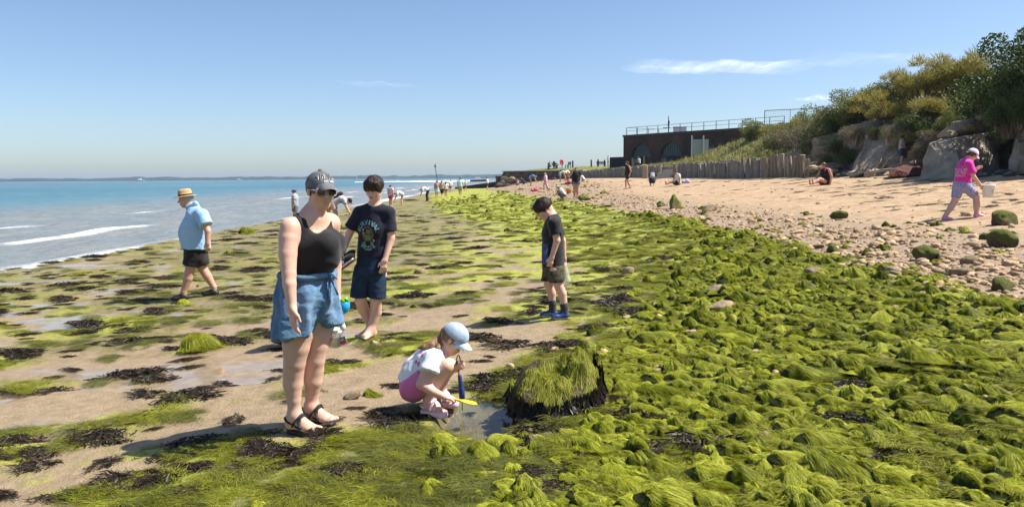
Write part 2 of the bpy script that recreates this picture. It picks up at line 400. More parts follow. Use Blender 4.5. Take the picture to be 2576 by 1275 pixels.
# ================================================================== bank, cliff, fence, sea wall, fort
def XF(y): return np.interp(y, [-60, 5, 15, 22, 30, 38, 45, 66, 120, 124, 131, 220], [19, 18, 17.2, 17.0, 17.4, 16.9, 14.2, 13.7, 10.6, 6, -1.2, -1.2])
def bank_z(t, y, x):
    """height of the land t metres behind the fence / cliff line"""
    g = gz(XF(y) - .2, y)
    cl = sm(-.25, .9, t) * 2.5 + sm(.8, 5, t) * 1.0 + np.clip(t - 4, 0, 30) * .05                # cliff part
    mid = 1.05 * sm(.1, .5, t) + sm(.3, 7, t) * 2.3 + np.clip(t - 7, 0, 30) * .06               # grass bank behind the fence
    farz = (2.45 - g) * sm(.15, .6, t) + .55 * sm(.5, 7, t) + .5 * sm(8, 22, t)                                      # lawn in front of the fort
    wc = 1 - sm(39, 46, y); wf = sm(64, 84, y)
    h = cl * wc + (mid * (1 - wf) + farz * wf) * (1 - wc)
    return g + h
def build_bank():
    ys = np.concatenate([np.linspace(-40, 12, 14)[:-1], np.linspace(12, 50, 150)[:-1], np.linspace(50, 135, 120)[:-1], np.linspace(135, 230, 12)])
    ts = np.concatenate([np.linspace(-.6, 3.2, 46)[:-1], np.linspace(3.2, 10, 24)[:-1], np.geomspace(10, 160, 12)])
    Yg, Tg = np.meshgrid(ys, ts, indexing='ij')
    Xg = XF(Yg) + Tg; Zg = bank_z(Tg, Yg, Xg)
    base = gz(Xg, Yg)
    Zg = np.where(Tg < -.3, base - .15, Zg)
    wc = (1 - sm(40, 46, Yg)) * sm(-.55, -.1, Tg) * (1 - sm(3.2, 5, Tg))
    # gullied, undercut clay face
    dx = .9 * fbm3(Yg * .33, Zg * .5, Tg * 0, 3, 201) + .55 * fbm3(Yg * .9, Zg * 1.4, Tg * 0, 3, 202) + .16 * fbm3(Yg * 3, Zg * 4, Tg * 2, 3, 203)
    Xg = Xg + wc * dx * 1.25
    Zg = Zg + wc * .25 * fbm3(Xg * 1.2, Yg * 1.2, Zg, 3, 204) + sm(3, 8, Tg) * .25 * fbm2(Xg * .4, Yg * .4, 3, 205)
    lawn = sm(42, 47, Yg) * sm(.35, .8, Tg)
    t = NT('bank'); pos = t.pos(); L = t.attr('lawn')
    clay = t.ramp(t.noise(1.5, 6, .65, t.pos((1, 1, 2.4))), [(.25, (.11, .082, .055)), (.5, (.28, .21, .14)), (.75, (.46, .37, .26))])
    grass = t.ramp(t.noise(1.1, 6, .7, pos), [(.3, (.08, .105, .02)), (.55, (.19, .19, .05)), (.75, (.33, .28, .10))])
    m = t.set(color=t.mix(L, clay, grass), rough=.9, spec=.2, normal=t.bump(t.noise(6, 5, .65, pos), .9, .12))
    o = obj('bank', mesh_data('bank', np.stack([Xg, Yg, Zg], -1).reshape(-1, 3), grid_faces(*Xg.shape)[:, ::-1].copy(), m, True, {'lawn': lawn}))
    tag(o, 'clay cliff and grassy bank behind the beach', 'bank', kind='structure')
    return o
BANK = build_bank()
bpy.context.view_layer.update()
_dg = bpy.context.evaluated_depsgraph_get()
BVH_BANK = BVHTree.FromObject(BANK, _dg)
def bank_at(x, y):
    h = BVH_BANK.ray_cast(Vector((x, y, 40)), Vector((0, 0, -1)))
    return h[0].z if h[0] is not None else on_ground(x, y)

M_WOOD_GREY = None
def wood(name, c1, c2, c3):
    t = NT(name); c = t.coord('Object', (6, 6, .8)); oi = t.new('ShaderNodeObjectInfo')
    n = t.noise(5, 5, .65, c)
    col = t.ramp(n, [(.25, c1), (.5, c2), (.78, c3)])
    col = t.mix(t.math('MULTIPLY', oi.outputs['Random'], .55), col, c1)
    return t.set(color=col, rough=.85, spec=.2, normal=t.bump(t.noise(14, 4, .6, c), .6, .02))
M_PILE = wood('weathered_pile', (.10, .094, .085), (.27, .25, .22), (.46, .42, .36))
M_POST = wood('pale_post', (.13, .10, .065), (.33, .27, .19), (.50, .43, .32))
M_DARKWOOD = wood('dark_wood', (.008, .008, .008), (.022, .02, .018), (.045, .04, .034))
def pile_mesh(name, h, r, seed, mat):
    rg = np.random.default_rng(seed); n = 7; m = 5
    an = np.arange(n) / n * 2 * math.pi; V = []; F = []
    off = rg.normal(0, .12, n); jig = np.cumsum(rg.normal(0, r * .16, (m, 2)), 0)
    for i in range(m):
        k = i / (m - 1); rr = r * (1.04 - .16 * k) * (1 + off * .6)
        V.append(np.stack([rr * np.cos(an) + jig[i, 0], rr * np.sin(an) + jig[i, 1], np.full(n, -.25 + (h + .25) * k) + (rg.normal(0, .03, n) if i == m - 1 else 0)], 1))
    for i in range(m - 1):
        for j in range(n): q = (j + 1) % n; F.append((i * n + j, i * n + q, (i + 1) * n + q, (i + 1) * n + j))
    F.append(tuple((m - 1) * n + j for j in range(n)))
    return mesh_data(name, np.concatenate(V), F, mat, False)
PILES = [pile_mesh('pile', 1.00 + .07 * (i % 3), .15, i, M_PILE) for i in range(6)]
POSTS = [pile_mesh('post', 1.08 + .05 * (i % 4), .16, 40 + i, M_POST) for i in range(6)]
def fence(name, p0, p1, n, meshes, label, lean=0.0, jit=.04, hs=1.0, part='pile'):
    th = empty(name, (p0[0], p0[1], float(gz(p0[0], p0[1])))); tag(th, label, 'fence', None)
    for i in range(n):
        k = (i + .5) / n; x = p0[0] + (p1[0] - p0[0]) * k; y = p0[1] + (p1[1] - p0[1]) * k
        o = obj(part, meshes[random.randrange(len(meshes))], th)
        zz = float(gz(x, y))
        o.location = (x - p0[0] + random.gauss(0, jit), y - p0[1] + random.gauss(0, jit * .5), zz - th.location.z)
        o.rotation_euler = (random.gauss(lean, .035), random.gauss(0, .035), random.uniform(0, 6.28))
        o.scale = (random.uniform(.85, 1.12), random.uniform(.85, 1.12), hs * random.uniform(.93, 1.05))
    return th
fence('pile_fence', (14.15, 44.6), (13.75, 65), 72, PILES, 'weathered grey timber pile fence below the grass bank, nearer length', lean=-.06)
fence('pile_fence', (13.4, 71), (10.7, 119), 165, PILES, 'weathered grey timber pile fence running on towards the sea wall', lean=-.03)
LP = [(1925, 44.2), (1943, 43.6), (1955, 43.1), (1968, 42.6), (1977, 42.1), (1987, 41.6), (1998, 41.0), (2008.5, 40.5), (2020, 39.9), (2033, 39.2)]
pf = empty('post_row', (14.2, 44, float(gz(14.2, 44)))); tag(pf, 'row of pale spaced timber posts at the end of the grey fence', 'fence')
for i, (u, d) in enumerate(LP):
    q = P(u, 448 - 7 * i / 9, d); zz = float(gz(q[0], d))
    o = obj('post', POSTS[i % 6], pf); o.location = (q[0] - 14.2, d - 44, zz - pf.location.z)
    o.scale = (1.0, 1.0, (.78 if i == 9 else 1.0) * (1.05 - .015 * i)); o.rotation_euler = (0, random.gauss(.02, .04), i)
for (u, d, hs, lab) in [(1697, 66.5, 1.05, 'pale post beside the gap in the grey fence, nearer'), (1625, 72, 1.1, 'pale post beside the gap in the grey fence, farther'), (1619, 73.2, 1.12, 'pale post standing against the grey fence left of the gap')]:
    q = P(u, 447, d); o = obj('gate_post', POSTS[int(u) % 6], None, (q[0], d, float(gz(q[0], d)))); o.scale = (1, 1, hs); tag(o, lab, 'post', 'posts at the fence gap')
# concrete steps in the gap
mb = MB()
q = P(1663, 437, 69)
for i in range(4): mb.box((0, i * .55, .15 + i * .24), (3.0, .62, .3))
M_CONC = simple('pale_concrete', (.42, .37, .30), .85, .2, 4, .4)
o = mb.build('steps', M_CONC, None, False, (q[0] + .1, 68.0, float(gz(q[0], 68)) - .05)); o.rotation_euler = (0, 0, -1.2); tag(o, 'pale concrete steps in the gap of the timber fence', 'steps')

# ---- sea wall
def sea_wall():
    a = np.array([10.9, 119.5]); b = np.array([-1.4, 130.5]); n, m = 110, 16
    d = (b - a); L = np.linalg.norm(d); d /= L; nr = np.array([d[1], -d[0]]);
    if nr[1] > 0: nr = -nr
    S, K = np.meshgrid(np.linspace(0, L, n), np.linspace(0, 1, m), indexing='ij')
    zb = -.6; zt = 2.48
    Z = zb + (zt - zb) * K
    cell = np.floor(Z / .42); row = cell % 2
    blk = noise2(np.floor(S / .9 + row * .5) * 3.1, cell * 7.7, 301)
    prot = .22 * fbm3(S * .9, Z * 1.6, S * 0, 3, 302) + .10 * blk + .75 * (1 - K) + .35 * sm(L - 5, L, S) * (1 - K) * 2
    X = a[0] + d[0] * S + nr[0] * prot; Y = a[1] + d[1] * S + nr[1] * prot
    V = np.stack([X, Y, Z], -1)
    top = []
    for dd in (.1, 1.6, 1.7):
        zz = zt if dd < 1.7 else zb
        top.append(np.stack([a[0] + d[0] * S[:, 0] - nr[0] * dd, a[1] + d[1] * S[:, 0] - nr[1] * dd, np.full(n, zz)], -1)[:, None])
    V = np.concatenate([V] + top, 1)
    t = NT('wall_stone'); pos = t.pos()
    m_ = t.set(color=t.ramp(t.noise(1.2, 6, .7, t.pos((1, 1, 2.5))), [(.3, (.03, .02, .013)), (.5, (.12, .08, .05)), (.72, (.28, .20, .13))]), rough=.9, spec=.2, normal=t.bump(t.noise(3, 5, .6, pos), .9, .15))
    th = empty('sea_wall', (a[0], a[1], zb)); tag(th, 'dark weathered stone sea wall at the point', 'wall')
    o = obj('stone_face', mesh_data('stone_face', V.reshape(-1, 3) - np.array([a[0], a[1], zb]), grid_faces(n, V.shape[1]), m_, False), th)
    mb = MB(); c = (a + b) / 2; ang = math.atan2(d[1], d[0])
    mb.box((c[0] - a[0] - nr[0] * .5, c[1] - a[1] - nr[1] * .5, zt - zb + .07), (L + .2, 1.5, .13), rot('Z', ang)); mb.build('coping', M_CONC, th)
    # end of the wall with its slab
    mb = MB(); mb.box((b[0] - a[0] + d[0] * .3, b[1] - a[1] + d[1] * .3 + .5, 1.2), (.5, 2.4, 2.4), rot('Z', ang)); mb.build('end_block', m_, th)
    return m_
M_WALL = sea_wall()
# ---- low groyne running out into the water
g0 = np.array([-2.6, 131.5]); g1 = np.array([-10.5, 150]); th = empty('groyne', (g0[0], g0[1], -.7)); tag(th, 'low dark timber groyne running from the sea wall into the water', 'groyne')
for i in range(26):
    k = i / 25; p = g0 + (g1 - g0) * k
    mb = MB(); hh = 1.55 - 1.05 * k; mb.box((p[0] - g0[0], p[1] - g0[1], hh / 2), (.34, .72, hh), rot('Z', .4)); mb.build('plank', M_DARKWOOD, th)
# ---- boulders at the foot of the sea wall
def rock_mesh(name, seed, mat, sub=3, rough=.28, flat=.7, ang=.5):
    bm = bmesh.new(); bmesh.ops.create_icosphere(bm, subdivisions=sub, radius=1.0)
    v = np.array([x.co for x in bm.verts]); f = [tuple(x.index for x in p.verts) for p in bm.faces]; bm.free()
    rg = np.random.default_rng(seed); o = rg.uniform(0, 50, 3)
    for _ in range(7):      # chop flat facets
        n = rg.normal(0, 1, 3); n /= np.linalg.norm(n); dcut = rg.uniform(.62, .92)
        s = v @ n; v = v - np.outer(np.maximum(s - dcut, 0) * ang * 1.6, n)
    r = 1 + rough * fbm3(v[:, 0] * 1.3 + o[0], v[:, 1] * 1.3 + o[1], v[:, 2] * 1.3 + o[2], 3, seed)
    v = v * r[:, None] * np.array([1, rg.uniform(.7, .95), flat * rg.uniform(.85, 1.15)])
    return mesh_data(name, v, f, mat, True)
def rockmat(name, stops, scale=3.0, bump=.7):
    t = NT(name); c = t.coord('Object'); oi = t.new('ShaderNodeObjectInfo')
    ad = t.new('ShaderNodeVectorMath', operation='ADD'); t.link(c, ad.inputs[0]); t.link(oi.outputs['Location'], ad.inputs[1])
    col = t.ramp(t.noise(scale, 5, .65, ad.outputs[0]), stops)
    hs = t.new('ShaderNodeHueSaturation'); t.link(col, hs.inputs['Color'])
    t.link(t.math('ADD', .65, t.math('MULTIPLY', oi.outputs['Random'], .7)), hs.inputs['Value'])
    return t.set(color=hs.outputs[0], rough=.85, spec=.25, normal=t.bump(t.noise(scale * 5, 4, .65, c), bump, .05))
M_ROCKP = rockmat('pale_rock', [(.25, (.16, .11, .065)), (.5, (.36, .27, .17)), (.75, (.55, .45, .32))])
M_ROCKD = rockmat('dark_rock', [(.25, (.018, .014, .011)), (.5, (.05, .038, .028)), (.75, (.13, .10, .075))])
M_ROCKR = rockmat('red_rock', [(.3, (.035, .012, .010)), (.5, (.085, .028, .020)), (.75, (.16, .06, .04))])
RP = [rock_mesh('rock', 500 + i, M_ROCKP) for i in range(5)]; RD = [rock_mesh('rock', 520 + i, M_ROCKD) for i in range(4)]
def put_rock(name, me, loc, s, label, cat='rock', group=None, rz=None, sink=.25):
    o = obj(name, me, None, (loc[0], loc[1], loc[2] + s[2] * (.62 - sink))); o.scale = s; o.rotation_euler = (random.uniform(-.2, .2), random.uniform(-.2, .2), random.uniform(0, 6.3) if rz is None else rz)
    return tag(o, label, cat, group)
BLD = [(1262, 462, 125, .7, 'dark boulder at the seaward corner of the sea wall'), (1284, 452, 124, .55, 'paler round boulder against the sea wall'), (1300, 458, 122, .5, 'dark boulder under the sea wall beside the pale one'), (1256, 468, 121, .6, 'lowest dark boulder at the tip of the shingle'), (1275, 468, 118, .45, 'small dark boulder on the shingle below the wall corner'), (1325, 463, 119, .4, 'dark boulder behind the sitting person at the wall'), (1352, 459, 119, .35, 'low dark boulder behind the person in blue'), (1392, 453, 118, .4, 'dark boulder where the wall meets the timber fence'), (1268, 450, 126, .5, 'dark boulder leaning on the wall end')]
for i, (u, v, d, s, lab) in enumerate(BLD):
    q = P(u, v, d); put_rock('boulder', (RP if i == 1 else RD)[i % 4], (q[0], d, q[2] - .8 * s), (s * 1.5, s * 1.2, s * 1.3), lab, 'boulder', 'boulders below the sea wall', sink=0)

# ---- fort
def fort():
    L0 = np.array([15.6, 110.5]); W = np.array([13.2, -17.0]); W /= np.linalg.norm(W); N = np.array([-W[1], W[0]])
    if N[1] < 0: N = -N
    zb, zt, LEN = 2.6, 7.25, 27.0
    t = NT('fort_brick'); br = t.new('ShaderNodeTexBrick'); c = t.coord('Object')
    mp = t.new('ShaderNodeMapping'); mp.inputs['Rotation'].default_value = (math.pi / 2, 0, 0); t.link(c, mp.inputs['Vector']); t.link(mp.outputs[0], br.inputs['Vector'])
    br.inputs['Scale'].default_value = 2.4; br.inputs['Color1'].default_value = (.085, .040, .028, 1); br.inputs['Color2'].default_value = (.12, .055, .036, 1); br.inputs['Mortar'].default_value = (.06, .048, .04, 1)
    st = t.ramp(t.noise(.35, 5, .7, t.coord('Object', (1, 1, .5))), [(.35, .25), (.65, 1.0)])
    M_BR = t.set(color=t.mix(1.0, br.outputs['Color'], st, 'MULTIPLY'), rough=.9, spec=.2)
    M_RING = simple('arch_brick', (.065, .038, .03), .9, .3, 6)
    M_FRAME = simple('fort_frame', (.05, .065, .07), .6, .1)
    g = NT('fort_pane'); M_PANE = g.set(color=g.ramp(g.noise(.8, 2, .5, g.coord('Object')), [(.3, (.07, .09, .10)), (.7, (.12, .15, .16))]), rough=.6)
    M_DARK = simple('fort_dark', (.012, .011, .011), .9, .2)
    th = empty('brick_fort', (L0[0], L0[1], zb), math.atan2(W[1], W[0])); tag(th, 'long low dark brick fort with arched windows above the beach', 'fort')
    H = zt - zb
    # wall with arched openings, local x along the wall, y into the building
    bays = [(5.2 * i + 3.3, 1.75) for i in range(5)]; spring, rise = 1.55, 1.75
    V = []; F = []
    def quad(a, b, c_, d): n = len(V); V.extend([a, b, c_, d]); F.append((n, n + 1, n + 2, n + 3))
    x0 = 0
    for cx, hw in bays:
        quad((x0, 0, -1), (cx - hw, 0, -1), (cx - hw, 0, H), (x0, 0, H))
        quad((cx - hw, 0, -1), (cx + hw, 0, -1), (cx + hw, 0, spring), (cx - hw, 0, spring))
        A = [(cx - hw * math.cos(math.pi * k / 14), spring + rise * math.sin(math.pi * k / 14)) for k in range(15)]
        for (ax, az), (bx, bz) in zip(A[:-1], A[1:]):
            quad((ax, 0, az), (bx, 0, bz), (bx, 0, H), (ax, 0, H)); quad((ax, 0, az), (ax, .5, az), (bx, .5, bz), (bx, 0, bz))
        quad((cx - hw, 0, spring), (cx + hw, 0, spring), (cx + hw, .5, spring), (cx - hw, .5, spring))
        x0 = cx + hw
    quad((x0, 0, -1), (LEN, 0, -1), (LEN, 0, H), (x0, 0, H))
    quad((0, 0, -1), (0, 0, H), (0, 10, H), (0, 10, -1)); quad((0, 0, H), (LEN, 0, H), (LEN, 10, H), (0, 10, H)); quad((LEN, 0, -1), (LEN, 10, -1), (LEN, 10, H), (LEN, 0, H)); quad((0, 10, -1), (0, 10, H), (LEN, 10, H), (LEN, 10, -1))
    obj('wall', mesh_data('wall', V, F, M_BR, False), th)
    mb = MB(); mb.box((LEN / 2, -.06, H - .12), (LEN + .1, .16, .26)); mb.build('string_course', M_RING, th)
    for cx, hw in bays:
        win = None
        n = 14; vv = [(cx, .42, spring)] + [(cx - hw * math.cos(math.pi * k / n), .42, spring + rise * math.sin(math.pi * k / n)) for k in range(n + 1)]
        win = obj('window', mesh_data('window', vv, [tuple([0] + list(range(n + 1, 0, -1)))], M_PANE, False), th)
        for k in range(-4, 5):
            xx = k * hw / 4.6; top = rise * math.sqrt(max(0.02, 1 - (xx / hw) ** 2))
            m2 = MB(); m2.box((cx + xx, .36, spring + top / 2), (.09, .08, top)); m2.build('mullion', M_FRAME, win)
        m2 = MB(); m2.box((cx, .32, spring + .07), (2 * hw, .12, .14)); m2.build('sill', M_FRAME, win)
        m2 = MB(); pts = [(cx - (hw + .16) * math.cos(math.pi * k / 14), -.03, spring + (rise + .16) * math.sin(math.pi * k / 14)) for k in range(15)]
        m2.tube(pts, .15, 4); m2.build('arch_ring', M_RING, th)
        m2 = MB(); m2.box((cx + .3, -.04, .75), (1.3, .1, 1.7)); m2.build('door', M_DARK, th)
        m2 = MB(); m2.box((cx - 1.1, -.04, .95), (.8, .1, .8)); m2.build('window', M_PANE, th)
    mb = MB(); mb.box((-1.7, 2.0, .4), (3.0, 3.0, 2.6)); mb.build('side_store', M_DARK, th)
    # railing on the roof
    M_RAIL = simple('rail_paint', (.10, .11, .11), .5, .1); M_RAILW = simple('rail_pale', (.5, .52, .52), .5, .1)
    rl = empty('roof_railing', (L0[0], L0[1], zt), th.rotation_euler.z); tag(rl, 'thin metal railing along the flat roof of the fort', 'railing')
    for i in range(14): mb = MB(); mb.tube([(.3 + i * 1.9, .3, 0), (.3 + i * 1.9, .3, 1.05)], .045, 6); mb.build('post', M_RAIL, rl)
    for z in (1.03, .55): mb = MB(); mb.tube([(.3, .3, z), (.3 + 13 * 1.9, .3, z)], .035 if z > .9 else .022, 6); mb.build('rail', M_RAILW if z > .9 else M_RAIL, rl)
    for i in range(4): mb = MB(); mb.tube([(.3, .3 + i * 2.2, 0), (.3, .3 + i * 2.2, 1.05)], .045, 6); mb.build('post', M_RAIL, rl)
    mb = MB(); mb.tube([(.3, .3, 1.04), (.3, 7, 1.04)], .04, 6); mb.build('rail', M_RAIL, rl)
    def onroof(u, back): 
        # along-wall position whose projection is at column u
        best = min(np.linspace(0, LEN, 400), key=lambda s: abs((L0 + W * s + N * back)[0] / (L0 + W * s + N * back)[1] - (u - CX) / FPX)); return best
    s = onroof(1680, 2.0); p = L0 + W * s + N * 2
    ms = empty('mast', (p[0], p[1], zt)); tag(ms, 'thin mast with a small crossarm on the fort roof', 'mast'); mb = MB(); mb.tube([(0, 0, 0), (0, 0, 2.3)], .05, 6).tube([(0, 0, .9), (.05, 0, 1.7)], .12, 6); mb.build('pole', M_DARK, ms); mb = MB(); mb.box((-.25, 0, .75), (1.0, .08, .08)); mb.build('crossarm', M_DARK, ms)
    s = onroof(1708, 2.0); p = L0 + W * s + N * 2
    bx = empty('roof_box', (p[0], p[1], zt)); tag(bx, 'low white box with lid standing on the fort roof', 'box'); mb = MB(); mb.box((0, 0, .35), (1.6, .8, .7)); mb.build('body', simple('white_box', (.7, .7, .68), .6), bx); mb = MB(); mb.box((0, 0, .74), (1.7, .9, .07)); mb.build('lid', simple('box_lid', (.45, .45, .45), .6), bx)
    # wire mesh panels at the right end
    mp_ = empty('mesh_screen', (0, 0, 0)); s0 = onroof(1918, 0); p = L0 + W * s0; mp_.location = (p[0], p[1], zt - 1.2); mp_.rotation_euler.z = th.rotation_euler.z + .55
    tag(mp_, 'tall wire mesh screen in a metal frame at the fort end', 'fence')
    for (a, b, r) in [((0, 0, 0), (0, 0, 3.0), .05), ((5.6, 0, 1), (5.6, 0, 3.05), .05), ((0, 0, 3.0), (5.6, 0, 3.05), .045), ((0, 0, 1.35), (5.6, 0, 1.6), .04), ((2.8, 0, .5), (2.8, 0, 3.0), .035)]:
        mb = MB(); mb.tube([a, b], r, 6); mb.build('frame', M_RAIL, mp_)
    mb = MB()
    for k in range(28): mb.tube([(.2 * k, 0, .3), (.2 * k, 0, 3.0)], .007, 3, False)
    for k in range(12): mb.tube([(0, 0, .4 + k * .22), (5.6, 0, .5 + k * .22)], .007, 3, False)
    o = mb.build('mesh_wire', M_RAIL, mp_); o['kind'] = 'stuff'
    return L0, W, N, zt
FORT = fort()
# sign seen from behind in front of the fort
M_SIGN = simple('sign_back', (.26, .29, .29), .6, .08); M_SPOST = simple('sign_post', (.50, .50, .48), .6, .08)
q = P(1755, 390, 86); zg = bank_at(q[0], 86); sg = empty('sign_board', (q[0], 86, zg)); tag(sg, 'large grey board on two pale posts in front of the fort', 'sign')
for u in (1741, 1770): p = P(u, 341, 85.8); mb = MB(); mb.box((p[0] - q[0], -.2, (p[2] - zg) / 2), (.14, .12, p[2] - zg)); mb.build('post', M_SPOST, sg)
a = P(1744, 351, 86); b = P(1782, 388, 86); mb = MB(); mb.box(((a[0] + b[0]) / 2 - q[0], 0, (a[2] + b[2]) / 2 - zg), (b[0] - a[0], .1, a[2] - b[2])); mb.build('panel', M_SIGN, sg)

# ---- lawn furniture on the point
def lawn(u, d): x = (u - CX) / FPX * d; return x, d, bank_at(x, d)
M_LPOST = simple('lawn_post', (.06, .05, .04), .85, .3, 5)
for i, (u, h) in enumerate([(1394.5, 1.15), (1441.5, 1.1), (1488, 1.2), (1505, 1.25), (1521, 1.15), (1592, 1.15), (1620, 1.2)]):
    x, y, z = lawn(u, 128 if i < 5 else 100); mb = MB(); mb.box((0, 0, h / 2 - .1), (.24, .24, h + .2), None, .9).box((0, 0, h + .03), (.18, .18, .06))
    o = mb.build('timber_post', M_LPOST if i < 5 else M_POST, None, False, (x, y, z)); o.rotation_euler = (0, random.gauss(0, .02), 0)
    tag(o, ['stout dark post beside the picnic seats on the lawn', 'stout dark post right of the lifebuoy on the lawn', 'stout dark post standing alone on the lawn skyline', 'dark post at the near end of the lawn rail bench', 'dark post at the far end of the lawn rail bench', 'pale post left of the seated person behind the fence', 'pale post right of the seated person behind the fence'][i], 'post', 'posts on the lawn')
def bench(u, d, rz, label, s=1.0):
    x, y, z = lawn(u, d); th = empty('bench', (x, y, z), rz); tag(th, label, 'bench', 'benches on the lawn'); th.scale = (s, s, s)
    for k in range(3): mb = MB(); mb.box((0, -.18 + .18 * k, .45), (1.5, .14, .05)); mb.build('seat_slat', M_DARKWOOD, th)
    for k in range(3): mb = MB(); mb.box((0, .30 + .03 * k, .62 + .14 * k), (1.5, .04, .11)); mb.build('back_slat', M_DARKWOOD, th)
    for sx in (-.6, .6):
        mb = MB(); mb.box((sx, -.2, .21), (.09, .09, .46)); mb.build('leg', M_DARKWOOD, th)
        mb = MB(); mb.box((sx, .28, .48), (.09, .09, 1.0)); mb.build('leg', M_DARKWOOD, th)
bench(1429, 128, -1.35, 'dark bench seen end-on right of the lifebuoy'); bench(1513, 127, 0, 'dark bench between two posts on the lawn'); bench(1550, 118, .3, 'dark bench in front of the black store by the fort'); bench(1391, 129, .2, 'dark picnic bench with seated people on the lawn')
x, y, z = lawn(1414, 128); th = empty('lifebuoy_stand', (x, y, z)); tag(th, 'red lifebuoy housing on a post on the grassy point', 'lifebuoy')
mb = MB(); mb.tube([(.05, 0, -.1), (.05, 0, .6)], .06, 8); mb.build('post', M_LPOST, th)
mb = MB(); an = np.linspace(0, 2 * math.pi, 25); mb.tube(np.stack([.20 * np.cos(an), np.sin(an) * .12, .95 + .36 * np.sin(an)], 1), .13, 8, False)
mb.build('ring', simple('buoy_red', (.62, .05, .04), .4), th, True)
mb = MB(); mb.box((0, .02, .95), (.30, .1, .6)); mb.build('backboard', simple('buoy_red_dark', (.42, .04, .035), .5), th)
x, y, z = lawn(1403, 128); th = empty('information_board', (x, y, z)); tag(th, 'sloping dark information board left of the lifebuoy', 'board')
mb = MB(); mb.box((0, 0, .3), (.12, .12, .7)); mb.build('leg', M_DARKWOOD, th); mb = MB(); mb.box((-.1, 0, .75), (.95, .7, .05), rot('Y', .5)); mb.build('panel', M_DARKWOOD, th)
for i, u in enumerate((1310, 1313.5, 1317)):
    d = 126; q = P(u, 431, d); mb = MB(); mb.box((0, 0, .1), (.18, .18, .75)).box((0, 0, .5), (.14, .14, .06))
    o = mb.build('bollard', M_LPOST, None, False, (q[0], d, bank_at(q[0], d) + .25)); tag(o, ['short post at the tip of the lawn, leftmost of three', 'short post at the tip of the lawn, middle of three', 'short post at the tip of the lawn, rightmost of three'][i], 'post', 'short posts at the lawn tip')
# ---- leaning sea mark
q = P(1105, 471, 175); tp = P(1095, 421, 175); th = empty('sea_mark', (q[0], 175, q[2])); tag(th, 'leaning green sea-mark pole with a pointed topmark', 'pole')
M_GREENP = simple('mark_green', (.012, .09, .05), .5); dv = tp - q; mb = MB(); mb.tube([(0, 0, -1.5), tuple(dv)], [.10, .07], 8); mb.build('pole', M_GREENP, th)
mb = MB(); mb.lathe([(.30, 0), (.28, .05), (0.01, .9)], 12, dv); mb.build('topmark', M_GREENP, th)
